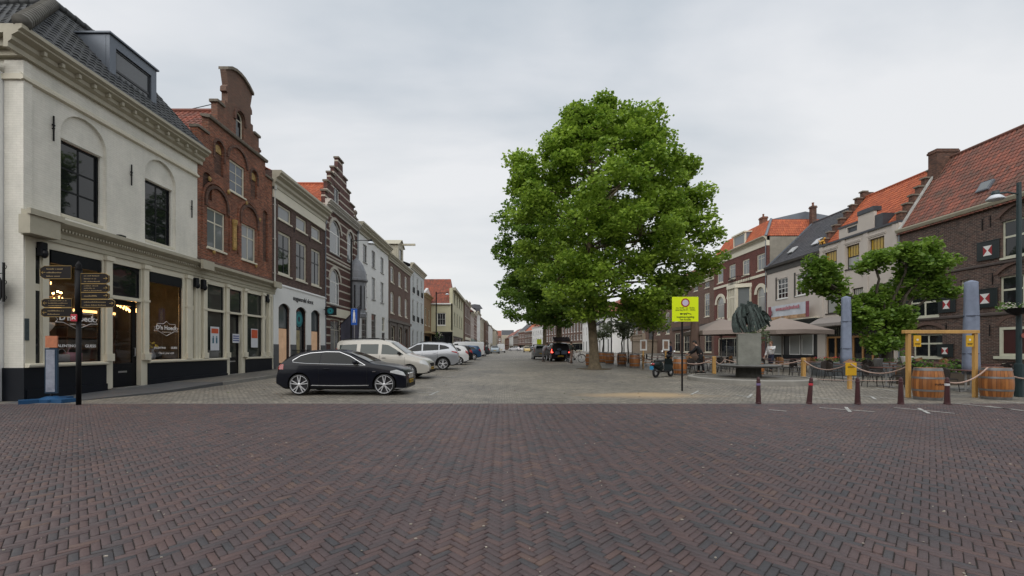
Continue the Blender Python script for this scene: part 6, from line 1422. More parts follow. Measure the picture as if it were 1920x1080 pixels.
CD = dict(L=4.42, W=1.79, R=.32, wheels=(-1.45, 1.30), ends=(.06, .17), tumble=.20,
  top=[(-2.21, .6), (-2.205, 1.5), (-2.15, 1.72), (-2.0, 1.79), (-1.0, 1.83), (.0, 1.82), (.35, 1.74), (1.18, 1.14), (1.45, 1.07), (1.9, .94), (2.10, .82), (2.2, .66), (2.21, .5)],
  belt=[(-2.2, 1.12), (0, 1.10), (1.0, 1.03), (1.8, .88), (2.21, .66)],
  side=[([(-2.0, 1.18), (-1.18, 1.16)], [(-2.0, 1.56), (-1.18, 1.60)]), ([(-1.0, 1.16), (-.16, 1.14)], [(-1.0, 1.6), (-.16, 1.6)]), ([(.0, 1.14), (1.02, 1.1)], [(0, 1.6), (.3, 1.56), (.62, 1.38), (1.02, 1.14)])],
  ws=(.42, 1.14), seams=(-1.1, -.08, 1.08), handles=(-.85, .12), mirror=(.84, 1.16), mm=blackpl, hm=blackpl, head=(1.78, 2.19, [(1.78, .72), (2.2, .60)], [(1.78, .84), (1.95, .88), (2.2, .76)]), tail=(-2.21, -2.12, .85, 1.4),
  frontbits=[('grille', -.36, .36, .56, .72, blackpl), ('air_intake', -.7, .7, .28, .42, blackpl)], rails=(-1.9, .1), spokes=7, dbl=False, lw=.3, wsglass=glassmat('pale windscreen', (.05, .065, .065), .03), glass=glassmat('green car glass', (.03, .045, .042), .03), pzf=.48)
make_car('parked_car', 'champagne coloured high roofed family van with black roof rails beside the black hatchback', (-5.65, 20.6, .09), R(-2), CD, gold_p)
silv = paint('silver blue car paint', (.33, .345, .37), .5, .28)
RV = dict(L=4.57, W=1.84, R=.36, wheels=(-1.33, 1.36), ends=(.13, .17), tumble=.42,
  top=[(-2.285, .6), (-2.27, 1.0), (-2.2, 1.12), (-1.98, 1.42), (-1.82, 1.60), (-1.2, 1.67), (-.4, 1.69), (.2, 1.64), (1.15, 1.15), (1.5, 1.09), (2.0, .96), (2.2, .8), (2.285, .55)],
  belt=[(-2.28, 1.08), (-1.5, 1.18), (0, 1.08), (1.1, 1.0), (2.0, .85), (2.28, .7)], bot=[(-2.28, .42), (-2.0, .25), (2.0, .22), (2.28, .3)],
  side=[([(-1.7, 1.30), (-1.12, 1.22)], [(-1.7, 1.36), (-1.5, 1.47), (-1.12, 1.54)]), ([(-1.06, 1.21), (-.12, 1.16)], [(-1.06, 1.545), (-.12, 1.575)]), ([(-.04, 1.16), (.95, 1.10)], [(-.04, 1.575), (.25, 1.53), (.6, 1.33), (.95, 1.13)])],
  ws=(.32, 1.1), rw=(-2.17, -1.86), rwin=.16, seams=(-1.0, -.08, .98), handles=(-.85, .12), mirror=(.75, 1.14), head=(1.9, 2.27, .82, .95), tail=(-2.27, -1.85, [(-2.28, .98), (-1.85, 1.10)], [(-2.28, 1.10), (-1.85, 1.16)]),
  rearbits=[('tailgate_strip', -.45, .45, .97, 1.02, chrome), ('rear_bumper', -.78, .78, .42, .60, blackpl)], rails=(-1.6, .1), cladding=True, spokes=5, dbl=True, rim=rimm, lw=.36, pzr=.80)
make_car('parked_car', 'silver grey crossover with black wheel arch cladding, its tail lights towards the street', (-5.10, 26.7, .20), R(180+4), RV, silv)
whitecp = paint('white car paint', (.60, .61, .62), 0, .3)
def hatch(L=3.75, H=1.47, W=1.65):
    k = L/3.75; z = H/1.47
    return dict(L=L, W=W, R=.30, wheels=(-1.15*k, 1.2*k), ends=(.12, .2), tumble=.38,
     top=[(-1.875*k, .55*z), (-1.86*k, .95*z), (-1.78*k, 1.1*z), (-1.6*k, 1.38*z), (-1.3*k, 1.44*z), (-.4*k, 1.47*z), (.2*k, 1.42*z), (1.05*k, 1.0*z), (1.4*k, .93*z), (1.75*k, .78*z), (1.85*k, .6*z), (1.875*k, .45*z)],
     belt=[(-1.87*k, 1.0*z), (-1*k, 1.02*z), (0, .96*z), (1.0*k, .9*z), (1.87*k, .6*z)],
     side=[([(-1.3*k, 1.07*z), (-.55*k, 1.02*z)], [(-1.3*k, 1.14*z), (-1.1*k, 1.3*z), (-.55*k, 1.36*z)]), ([(-.48*k, 1.02*z), (.8*k, .96*z)], [(-.48*k, 1.36*z), (.1*k, 1.35*z), (.45*k, 1.2*z), (.8*k, .99*z)])],
     ws=(.28*k, 1.0*k), rw=(-1.77*k, -1.5*k), rwin=.12, seams=(-.5*k, .9*k), handles=(-.3*k,), mirror=(.62*k, 1.0*z), head=(1.5*k, 1.86*k, .6*z, .74*z), tail=(-1.87*k, -1.62*k, [(-1.87*k, .78*z), (-1.62*k, .95*z)], [(-1.87*k, 1.02*z), (-1.62*k, 1.12*z)]), spokes=6, dbl=False, lw=.24)
make_car('parked_car', 'small white hatchback with red tail lights behind the silver crossover', (-4.55, 32.3, .27), R(180+5), hatch(), whitecp)
make_car('parked_car', 'black hatchback mostly hidden behind the small white car', (-4.70, 36.2, .30), R(180+5), hatch(4.1, 1.5, 1.75), paint('black car paint', (.012, .012, .014)))
make_car('parked_car', 'dark blue hatchback parked before the white delivery van', (-4.40, 44.5, .37), R(180+8), hatch(3.95, 1.5, 1.72), paint('deep blue car paint', (.02, .07, .16), .2))
VN = dict(L=5.3, W=1.95, R=.34, wheels=(-1.75, 1.75), ends=(.05, .15), tumble=.14,
  top=[(-2.65, .6), (-2.64, 1.8), (-2.55, 1.95), (-1.0, 2.0), (1.0, 1.98), (1.3, 1.9), (2.0, 1.25), (2.3, 1.1), (2.55, .95), (2.64, .7), (2.65, .5)], belt=[(-2.65, 1.2), (1, 1.15), (2.3, .95), (2.65, .7)],
  side=[([(.75, 1.25), (1.85, 1.2)], [(.75, 1.75), (1.2, 1.72), (1.85, 1.24)])], ws=(1.4, 1.98), seams=(.65, -.6), handles=(.8,), mirror=(1.7, 1.3), mm=blackpl, head=(2.3, 2.63, .75, .92), tail=(-2.65, -2.56, .85, 1.5), spokes=6, dbl=False, lw=.14)
make_car('delivery_van', 'white panel van parked past the dark blue hatchback', (-5.3, 56.0, .44), R(180+10), VN, whitecp, 'van')
make_car('parked_car', 'dark grey car just beyond the white panel van', (-4.2, 61.5, .47), R(180+10), hatch(4.2, 1.45, 1.75), paint('dark grey car paint', (.05, .055, .06), .3))
make_car('parked_car', 'blue grey car seen from behind farther down the street', (-1.75, 84, .62), R(90), hatch(4.3, 1.5, 1.8), paint('blue grey car paint', (.22, .27, .31), .3))
V2 = dict(VN); make_car('delivery_van', 'farther white van driving beyond the blue grey car', (-.75, 100, .7), R(92), V2, whitecp, 'van')
for i, (x, y, col, lb, rz_) in enumerate([(3.6, 150, (.5, .5, .52), 'distant pale car crossing near the end of the street', 170), (7.0, 150, (.6, .6, .6), 'distant white car beside the pale car at the street end', 175), (5.9, 110, (.45, .33, .10), 'distant yellowish car with its lights towards the camera', -90),
                                          (7.6, 108, (.10, .09, .10), 'distant dark car right of the yellowish car', -80), (8.0, 96, (.4, .41, .43), 'distant silver car left of the third tree', -95), (9.2, 90, (.12, .2, .25), 'distant teal grey car beside the third tree', -90)]):
    make_car('distant_car', lb, (x, y, g(y)), R(rz_), hatch(4.1, 1.48, 1.75), paint('distant paint %d' % i, col, .1), group='distant cars')
# ---- dark people carrier with its tailgate up
MV = dict(L=4.5, W=1.80, R=.33, wheels=(-1.35, 1.4), ends=(.08, .17), tumble=.25,
  top=[(-2.25, .6), (-2.24, 1.45), (-2.15, 1.62), (-1.4, 1.70), (0, 1.70), (.3, 1.62), (1.25, 1.12), (1.9, .92), (2.2, .75), (2.25, .5)], belt=[(-2.25, 1.08), (0, 1.05), (1.2, 1.0), (2.25, .65)],
  side=[([(-1.9, 1.15), (-.1, 1.12)], [(-1.9, 1.5), (-.1, 1.56)]), ([(0, 1.12), (1.0, 1.08)], [(0, 1.56), (.4, 1.46), (1.0, 1.12)])], ws=(.4, 1.2), seams=(-.05,), handles=(), mirror=(.8, 1.12), head=(1.9, 2.24, .62, .8), tail=(-2.25, -2.1, .80, 1.12), tailm=taill, lw=.13, spokes=5, pzr=.50)
mvx = 4.6; mvy = 37.3; s_ = 38.0
root, body, sy_, tp_ = make_car('loading_car', 'dark people carrier with its tailgate raised and tail lights lit', (5.05, 40.2, .345), R(90), MV, paint('dark aubergine car paint', (.015, .010, .013)), 'car')
MB().box(-2.27, -2.255, -.68, .68, .62, 1.56).obj('boot_shade_panel', mat('boot shade black', (.006, .006, .007), .9, .1), body)  # flat black sheet; the shade inside the open boot is put into its colour
q = MB(); q.obox((-2.72, 0, 1.98), (.50, 0, .17), (0, .72, 0), (-.02, 0, .05)); tg = q.obj('tailgate', mat('dark aubergine car paint'), body); MB().obox((-2.80, 0, 1.90), (.30, 0, .10), (0, .58, 0), (-.005, 0, .012)).obj('rear_window', glass2, tg)
q = MB(); q.bbox(-2.42, -2.28, -.55, -.05, .66, 1.0, .03); q.bbox(-2.38, -2.28, .1, .5, .66, .92, .03); q.ball((-2.33, .15, 1.08), (.08, .2, .12)); q.obj('luggage', mat('blue grey luggage', (.06, .08, .12), .7, .4, 6), body)
make_car('parked_car', 'grey car hidden left of the dark people carrier under the trees', (3.95, 46.5, .39), R(90), hatch(4.2, 1.5, 1.78), paint('mid grey car paint', (.16, .165, .17), .3))

# ---- motor scooter
def scooter(x, y, rz_, label):
    r_ = empty('motor_scooter', (x, y, g(y)), rz_, label, 'scooter'); bp = paint('dark green black scooter paint', (.008, .015, .016))
    q = MB(); q.ball((-.48, 0, .62), (.42, .17, .20), 14, 8); q.ball((-.30, 0, .50), (.30, .15, .2), 12, 8); q.obj('rear_body', bp, r_, True)
    q = MB(); q.bbox(-.62, .05, -.13, .13, .76, .86, .05); q.ball((-.6, 0, .80), (.12, .12, .08), 10, 6); q.obj('seat', mat('black seat vinyl', (.012, .012, .012), .45, .1), r_, True)
    q = MB(); q.bbox(-.15, .42, -.17, .17, .26, .33, .03); q.obj('footboard', blackpl, r_)
    q = MB(); q.add([(.40, -.20, .30), (.40, .20, .30), (.52, .24, .62), (.52, -.24, .62), (.46, -.19, .92), (.46, .19, .92), (.46, -.17, .28), (.46, .17, .28), (.60, .16, .62), (.60, -.16, .62), (.52, -.13, .92), (.52, .13, .92)], [(0, 1, 2, 3), (3, 2, 5, 4), (6, 9, 8, 7), (9, 10, 11, 8), (0, 3, 9, 6), (3, 4, 10, 9), (1, 7, 8, 2), (2, 8, 11, 5), (4, 5, 11, 10)]); q.obj('leg_shield', bp, r_)
    q = MB(); q.tube([(.50, 0, .9), (.46, 0, 1.02)], .05, 8); q.ball((.50, 0, 1.02), (.13, .13, .09), 10, 6); q.tube([(.40, -.34, 1.04), (.47, -.15, 1.02), (.47, .15, 1.02), (.40, .34, 1.04)], .018, 6); hb = q.obj('handlebar', blackpl, r_, True)
    for s_ in (1, -1): q = MB(); q.tube([(.44, s_*.22, 1.04), (.42, s_*.30, 1.22)], .008, 5); q.ball((.42, s_*.33, 1.26), (.03, .09, .055), 10, 6); q.obj('mirror', chrome, hb, True)
    MB().ball((.61, 0, 1.0), (.04, .07, .07), 10, 6).obj('headlight', headm, hb, True)
    for x_, nm in ((-.62, 'wheel'), (.68, 'wheel')):
        q = MB(); q.tube([(x_+.19*cos(t), 0, .24+.19*sin(t)) for t in np.linspace(0, 2*pi, 20, endpoint=False)], .055, 8, closed=True); w_ = q.obj('wheel', rubber, r_, True); q = MB(); q.ball((x_, 0, .24), (.13, .04, .13), 12, 6); q.obj('rim', rimm, w_, True)
    q = MB(); q.tube([(.50, 0, .5), (.68, .05, .24)], .03, 6); q.ball((.66, 0, .40), (.22, .08, .12), 10, 6); q.obj('front_fender', bp, r_, True)
    q = MB(); q.ball((-.5, .1, .3), (.26, .08, .1), 10, 6); q.tube([(-.4, -.14, .28), (-.85, -.15, .36)], [.04, .055], 8); q.obj('exhaust', mat('dark metal', (.06, .06, .06), .35, .1, metal=.8), r_, True)
    MB().ball((-.86, 0, .66), (.06, .1, .06), 8, 6).obj('tail_light', tailm, r_, True); MB().bbox(-.99, -.96, -.10, .10, .40, .56, .01).obj('number_plate', mat('blue moped plate', (.02, .22, .42), .5, 0), r_)
    MB().tube([(-.1, .1, .25), (-.05, .25, .02)], .014, 5).obj('kickstand', iron, r_); MB().ball((-.62, .17, .66), (.16, .03, .07), 10, 6).obj('side_trim', chrome, r_, True)
    return r_
p = gp(1232, 705)
scooter(p.x+.05, 21.0, R(38), 'dark green black motor scooter with a blue plate parked before the wine barrel')
# ---- bicycle
def bicycle(x, y, rz_, label):
    r_ = empty('bicycle', (x, y, g(y)), rz_, label, 'bicycle'); fm = mat('dark bike frame', (.04, .03, .03), .4, 0)
    for x_ in (-.53, .53):
        q = MB(); q.tube([(x_+.33*cos(t), 0, .35+.33*sin(t)) for t in np.linspace(0, 2*pi, 26, endpoint=False)], .02, 6, closed=True); w_ = q.obj('wheel', rubber, r_, True)
        q = MB()
        for k in range(9): t = pi*k/9; q.tube([(x_+.32*cos(t), 0, .35+.32*sin(t)), (x_-.32*cos(t), 0, .35-.32*sin(t))], .003, 3, cap=False)
        q.obj('spokes', alu, w_)
        q = MB(); q.tube([(x_+.37*cos(t), 0, .35+.37*sin(t)) for t in np.linspace(.2, 2.6, 10)], .02, 5); q.obj('mudguard', fm, r_)
    q = MB(); 
    for a, b in (((-.53, .35), (-.08, .30)), ((-.53, .35), (-.2, .85)), ((-.08, .3), (-.22, .95)), ((-.08, .3), (.38, .82)), ((-.2, .80), (.36, .92)), ((.53, .35), (.34, 1.05))): q.tube([(a[0], 0, a[1]), (b[0], 0, b[1])], .018, 6)
    q.obj('frame', fm, r_); q = MB(); q.tube([(.1, -.28, 1.05), (.28, -.26, 1.1), (.34, 0, 1.06), (.28, .26, 1.1), (.1, .28, 1.05)], .014, 6); q.obj('handlebar', alu, r_)
    q = MB(); q.ball((-.24, 0, .99), (.14, .08, .035), 10, 5); q.obj('saddle', blackpl, r_, True); q = MB(); q.box(-.85, -.35, -.07, .07, .76, .78); q.obj('carrier', iron, r_); q = MB(); q.ball((-.08, 0, .3), (.09, .02, .09)); q.tube([(-.08, -.1, .16), (-.08, .1, .44)], .01, 5); q.obj('crank', iron, r_)
bicycle(6.05, 36.0, R(8), 'dark city bicycle held beside the loading car')
# ============================================================ people
def skinbody(name, joints, edges, m, parent, sub=1, root=0):
    me = bpy.data.meshes.new(name); me.from_pydata([j[0] for j in joints], edges, []); o = bpy.data.objects.new(name, me); COL.objects.link(o)
    md = o.modifiers.new('s', 'SKIN'); md.use_smooth_shade = True; sv = me.skin_vertices[0].data
    for i, j in enumerate(joints): sv[i].radius = (j[1], j[2] if len(j) > 2 else j[1]); sv[i].use_root = (i == root)
    ms = o.modifiers.new('u', 'SUBSURF'); ms.levels = sub; ms.render_levels = sub
    bpy.context.view_layer.update(); dg = bpy.context.evaluated_depsgraph_get(); nm = bpy.data.meshes.new_from_object(o.evaluated_get(dg)); o.modifiers.clear(); o.data = nm; nm.materials.clear(); nm.materials.append(m)
    nm.polygons.foreach_set('use_smooth', [True]*len(nm.polygons)); o.parent = parent; return o
skin_m = mat('skin', (.42, .25, .18), .55, .08, 8)
def person(label, loc, rz_, H=1.76, shirt=(.1, .1, .1), trousers=(.03, .03, .04), hair=(.05, .035, .025), lean=0.0, arms=((.25, -.30), (.1, -.5)), stride=.12, long=True):
    """front is +x; arms: (forward, down) offset of each hand from its shoulder, in fractions of arm"""
    k = H/1.76; r_ = empty('person', loc, rz_, label, 'person'); J = []; E = []
    def add(p, a, b=None, par=None):
        J.append(((p[0]*k, p[1]*k, p[2]*k), a*k, (b or a)*k)); i = len(J)-1
        if par is not None: E.append((par, i))
        return i
    sx = lambda z: lean*max(0, z-.95)
    pe = add((0, 0, .95), .135, .155); ab = add((sx(1.1), 0, 1.10), .115, .145, pe); ch = add((sx(1.3), 0, 1.32), .12, .165, ab); nb_ = add((sx(1.45), 0, 1.47), .065, .07, ch); nk = add((sx(1.52)+.01, 0, 1.54), .05, .052, nb_)
    h0 = add((sx(1.6)+.03, 0, 1.61), .085, .07, nk); h1 = add((sx(1.68)+.03, 0, 1.69), .095, .078, h0); add((sx(1.74)+.02, 0, 1.745), .06, .055, h1)
    add((sx(1.6)+.135, 0, 1.625), .014, .014, h0)        # nose
    sh = {}; legs = []
    for s_, (fw, dn) in zip((1, -1), arms):
        a = add((sx(1.42), s_*.19, 1.42), .055, .055, ch); wv = Vector((fw, s_*.10, dn)); 
        mid = Vector((sx(1.42), s_*.19, 1.42))+wv*.5+Vector((-.06, s_*.03, -.03)); e = add(tuple(mid), .042, .042, a); wr = Vector((sx(1.42), s_*.19, 1.42))+wv; w_ = add(tuple(wr), .028, .03, e)
        d = (wr-mid).normalized(); pm_ = add(tuple(wr+d*.06), .024, .034, w_)
        for f in range(4): fo = wr+d*.10+Vector((0, (f-1.5)*.02, 0)); g1 = add(tuple(fo), .0095, .0095, pm_); add(tuple(fo+d*(.055+.008*(f in (1, 2)))+Vector((.01, 0, 0))), .008, .008, g1)
        th_ = wr+d*.05+Vector((.035, -s_*.02, 0)); t1 = add(tuple(th_), .010, .010, w_); add(tuple(th_+d*.035), .009, .009, t1)
        sh[s_] = (a, e, w_) if long else (a, e)
    for s_ in (1, -1):
        hp = add((0, s_*.09, .88), .088, .088, pe); kn = add((s_*stride*.5+.03, s_*.10, .50), .06, .06, hp); an = add((s_*stride-.02, s_*.10, .10), .04, .04, kn); add((s_*stride+.12, s_*.11, .035), .035, .03, an); legs.append((hp, kn, an))
    skinbody('body', J, E, skin_m, r_, 1, pe)
    def sub(idx, grow, nm, m, top=None):
        mp = {i: n for n, i in enumerate(idx)}; JJ = [(J[i][0], J[i][1]+grow, J[i][2]+grow) for i in idx]; EE = [(mp[a], mp[b]) for a, b in E if a in mp and b in mp]; return skinbody(nm, JJ, EE, m, r_, 1, 0)
    sub([pe, ab, ch, nb_]+[i for v in sh.values() for i in v], .026, 'shirt', mat('cloth %.2f %.2f %.2f' % shirt, shirt, .85, .15, 10))
    sub([pe, ab]+[i for v in legs for i in v], .018, 'trousers', mat('cloth %.2f %.2f %.2f' % trousers, trousers, .85, .15, 10))
    q = MB()
    for s_ in (1, -1): q.ball((k*(s_*stride+.05), s_*.105*k, .045*k), (.14*k, .05*k, .05*k), 10, 6)
    q.obj('shoe', mat('dark shoe', (.02, .018, .016), .5, .1), r_, True)
    if 1:
        q = MB(); q.ball(((sx(1.7)-.0)*k, 0, 1.70*k), (.108*k, .088*k, .095*k), 12, 8); q.ball(((sx(1.66)-.04)*k, 0, 1.66*k), (.075*k, .082*k, .09*k), 10, 6); q.obj('hair', mat('hair %.2f' % hair[0], hair, .7, .3, 30), r_, True)
    q = MB()
    for s_ in (1, -1): q.ball(((sx(1.63)+.11)*k, s_*.032*k, 1.655*k), .011*k, 6, 4)
    q.obj('eyes', mat('eye dark', (.02, .02, .02), .3, 0), r_)
    q = MB(); q.ball(((sx(1.57)+.112)*k, 0, 1.575*k), (.008*k, .025*k, .006*k), 6, 4); q.obj('mouth', mat('lip', (.3, .12, .1), .6, 0), r_)
    q = MB()
    for s_ in (1, -1): q.ball(((sx(1.62)+.03)*k, s_*.082*k, 1.63*k), (.022*k, .01*k, .03*k), 6, 5)
    q.obj('ear', skin_m, r_, True)
    return r_
person('man in a dark olive jacket standing with the bicycle by the open car boot', (5.45, 34.6, g(34.6)), R(30), 1.80, (.035, .042, .035), (.22, .15, .12), arms=((.38, -.30), (.25, -.45)), hair=(.10, .07, .05))
person('person in a grey top bent over at the side of the loading car', (3.55, 38.8, g(38.8)), R(20), 1.70, (.28, .28, .30), (.12, .12, .13), lean=.55, arms=((.42, -.34), (.40, -.38)))
person('waiter in a white shirt with a tray walking between the terrace tables', (15.4, 24.6, g(24.6)), R(200), 1.74, (.60, .60, .60), (.02, .025, .05), arms=((.36, -.12), (.12, -.50)), hair=(.12, .06, .03))
person('person dressed in black leaning over a terrace table beside the grey plinth', (10.9, 23.6, g(23.6)), R(150), 1.78, (.008, .008, .010), (.012, .012, .014), lean=.45, arms=((.42, -.34), (.38, -.4)), hair=(.015, .012, .01))
person('person in dark blue standing before the cafe front behind the folded parasol', (11.0, 28.3, g(28.3)), R(180), 1.72, (.03, .04, .09), (.02, .02, .03))
# ============================================================ trees
def limb(mb, p0, p1, r0, r1, n=8, wob=.1, seg=5):
    p0, p1 = Vector(p0), Vector(p1); pts = []
    for i in range(seg+1):
        t = i/seg; p = p0.lerp(p1, t)
        if 0 < i < seg: p += Vector((random.uniform(-wob, wob), random.uniform(-wob, wob), random.uniform(-wob, wob)*.4))
        pts.append(tuple(p))
    mb.tube(pts, [r0+(r1-r0)*i/seg for i in range(seg+1)], n)
def plane_tree(loc, name, label, trunk_h, crown, tr, leafm, size, dens, seed, lean=(0, 0), group='plane trees in a row along the street'):
    """crown: list of big lobes (x,y,z,r)"""
    rnd = random.Random(seed); r_ = empty(name, loc, 0, label, 'tree', group)
    q = MB(); q.tube([(0, 0, -.1), (0, 0, .05), (-.02, 0, .35), (-.05, 0, 1.2), (lean[0]*.4, 0, 2.4), (lean[0], lean[1], trunk_h)], [tr*1.65, tr*1.5, tr*1.15, tr, tr*.9, tr*.8], 14)
    tk_ = q.obj('trunk', barkm, r_, True)
    q = MB(); clumps = []
    top = max(c[2]+c[3] for c in crown)
    limb(q, (lean[0], lean[1], trunk_h-.1), (lean[0]*.5, 0, top-2.2), tr*.8, tr*.15, 8, .25, 7)
    for (x, y, z, rr) in crown:
        z0 = max(trunk_h-.3, z-rr*.9); limb(q, (lean[0]*.8, 0, z0), (x, y, z), tr*.35, tr*.08, 6, .25)
        n = int(15*(rr/2)**2)+5
        for k in range(n):
            d = Vector((rnd.gauss(0, 1), rnd.gauss(0, 1), rnd.gauss(0, 1))).normalized(); f = rr*rnd.uniform(.55, 1.02); c_ = Vector((x, y, z))+d*f
            s_ = rnd.uniform(.42, .85); clumps.append((c_.x, c_.y, c_.z, s_*1.15, s_*1.15, s_*.72))
            if k % 4 == 0: limb(q, (x, y, z), tuple(c_), tr*.08, tr*.02, 4, .1, 3)
    q.obj('branches', barkm, r_, True)
    leaves('crown', clumps, leafm, r_, size, dens, seed, .7)
    return r_
def gptree(px, Y): return ((px-945)*Y/F, Y, g(Y))
# main plane: lobes measured relative to trunk foot (metres)
Y1 = 27.0; k1 = Y1/F
def LB(px, py, r, dy=0, Y=27.0, fx=1115): return ((px-fx)*Y/F, dy, HCAM+(655-py)*Y/F-g(Y), r)
crown1 = [LB(1130, 235, 1.35), LB(1085, 262, 1.5, .5), LB(1190, 265, 1.6, -.5), LB(1050, 300, 1.4, -1), LB(1130, 300, 2.0, -1), LB(1220, 310, 1.3, 1), LB(1140, 380, 2.4, -2.4), LB(1060, 370, 1.9, 1), LB(1000, 330, 1.1), LB(1000, 400, 1.3, -1), LB(1010, 470, 1.5, 1), LB(1235, 375, 1.7, -1),
          LB(1275, 330, 1.0, .5), LB(1285, 395, 1.2, -.5), LB(1080, 455, 2.3, -2), LB(1180, 460, 2.5, -2.2), LB(1260, 460, 1.8, 0), LB(1310, 440, 1.0, -1), LB(1330, 490, .85, 0), LB(1300, 510, 1.2, 1), LB(1040, 530, 1.4, -1.5), LB(1110, 530, 1.6, -2.5), LB(1190, 530, 1.7, -1.5), LB(1250, 535, 1.3, .5), LB(1215, 580, .9, 1), LB(1140, 440, 3.0, 2.5), LB(1140, 340, 2.4, 2.5), LB(1131, 196, .45), LB(1130, 222, .8), LB(1165, 232, .8), LB(1095, 236, .8), LB(1083, 210, .4), LB(1064, 252, .7), LB(1040, 275, .8), LB(1186, 212, .45), LB(1205, 240, .7), LB(1224, 268, .75), LB(985, 305, .7), LB(1292, 312, .5), LB(972, 352, .5), LB(1170, 575, 1.1, -1), LB(1225, 590, .8, .5), LB(1095, 575, 1.1, -1.5), LB(1240, 420, 1.6, -1.5), LB(1200, 340, 1.6, -2)]
plane_tree(gptree(1115, Y1), 'plane_tree', 'tallest plane tree, its full green crown above a thick mottled trunk nearest the camera', 4.6, crown1, .30, plane_leaf, .185, 400, 11, (-.35, 0))
Y2 = 41.0
crown2 = [LB(x, y, r, d, Y2, 1048) for x, y, r, d in ((1000, 390, 2.6, 0), (975, 430, 2.2, -1), (955, 480, 1.6, 0), (990, 480, 2.6, -2), (1040, 440, 3.2, 0), (985, 540, 1.9, -2), (1020, 550, 2.2, -2.4), (960, 535, 1.2, 0), (1065, 560, 2.0, -1), (1090, 500, 3, 1), (1000, 350, 1.6, 1), (1050, 590, 1.2, -1.5), (1000, 580, 1.6, -1), (1085, 585, 1.3, 0), (1025, 600, 1.0, 0))]
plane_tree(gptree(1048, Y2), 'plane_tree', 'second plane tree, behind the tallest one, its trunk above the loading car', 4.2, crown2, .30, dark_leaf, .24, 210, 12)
Y3 = 56.0
crown3 = [LB(x, y, r, d, Y3, 1021) for x, y, r, d in ((960, 560, 2.0, 0), (985, 575, 2.4, -1), (1015, 560, 2.8, 0), (1045, 570, 2.2, 0), (975, 530, 2.4, 1), (1000, 510, 3.0, 0), (1020, 595, 1.6, -1), (962, 588, 1.0, -1))]
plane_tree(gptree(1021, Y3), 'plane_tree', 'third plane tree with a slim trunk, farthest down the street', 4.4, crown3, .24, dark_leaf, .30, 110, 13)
mb = MB(); mb.hslab([(5.75+1.1*cos(t)*(1+.1*sin(3*t)), 27+1.1*sin(t)) for t in np.linspace(0, 2*pi, 20, endpoint=False)], .15, g(27)+.012); mb.obj('tree_pit', mat('trodden earth', (.11, .085, .055), .95, .3, 4))['kind'] = 'structure'
# pollarded tree on the terrace
Yp = 22.5
def PB(px, py, r, dy=0): return ((px-1662)*Yp/F, dy, HCAM+(655-py)*Yp/F-g(Yp), r)
r_ = empty('pollard_tree', gptree(1662, Yp), 0, 'pollarded tree with rounded leaf heads on knobbly arms before the cream cafe house', 'tree')
q = MB(); q.tube([(0, 0, -.1), (0, 0, .2), (.03, 0, 1.2), (.05, 0, 2.4)], [.36, .28, .22, .2], 12); q.obj('trunk', mat('dark bark', (.05, .042, .03), .9, .4, 6, .5, 14), r_, True)
heads = [PB(1545, 520, .95), PB(1530, 505, .6, -.3), PB(1570, 540, .6, .3), PB(1590, 575, .5), PB(1625, 600, .7), PB(1640, 490, .75), PB(1650, 560, .8, .5), PB(1690, 480, .8, -.3), PB(1720, 500, 1.0, -.4), PB(1750, 505, .7), PB(1700, 540, .9, .3), PB(1740, 545, .7, -.3), PB(1665, 590, .9, -.2), PB(1640, 640, .6, -.3), PB(1690, 610, .7, .2), PB(1670, 640, .6, .4), PB(1735, 470, .6)]
q = MB(); cl = []; rnd = random.Random(4)
for (x, y, z, rr) in heads:
    limb(q, (.05, 0, min(2.3, z-.3)), (x, y, z-rr*.3), .09, .05, 6, .12)
    for k in range(int(16*rr)+5):
        d = Vector((rnd.gauss(0, 1), rnd.gauss(0, 1), rnd.gauss(0, 1))).normalized(); f = rr*rnd.uniform(.3, 1.0); s_ = rnd.uniform(.3, .5); cl.append((x+d.x*f, y+d.y*f, z+d.z*f, s_, s_, s_*.75))
q.obj('branches', MATS['dark bark'], r_, True); leaves('crown', cl, linden_leaf, r_, .17, 480, 21, .7)
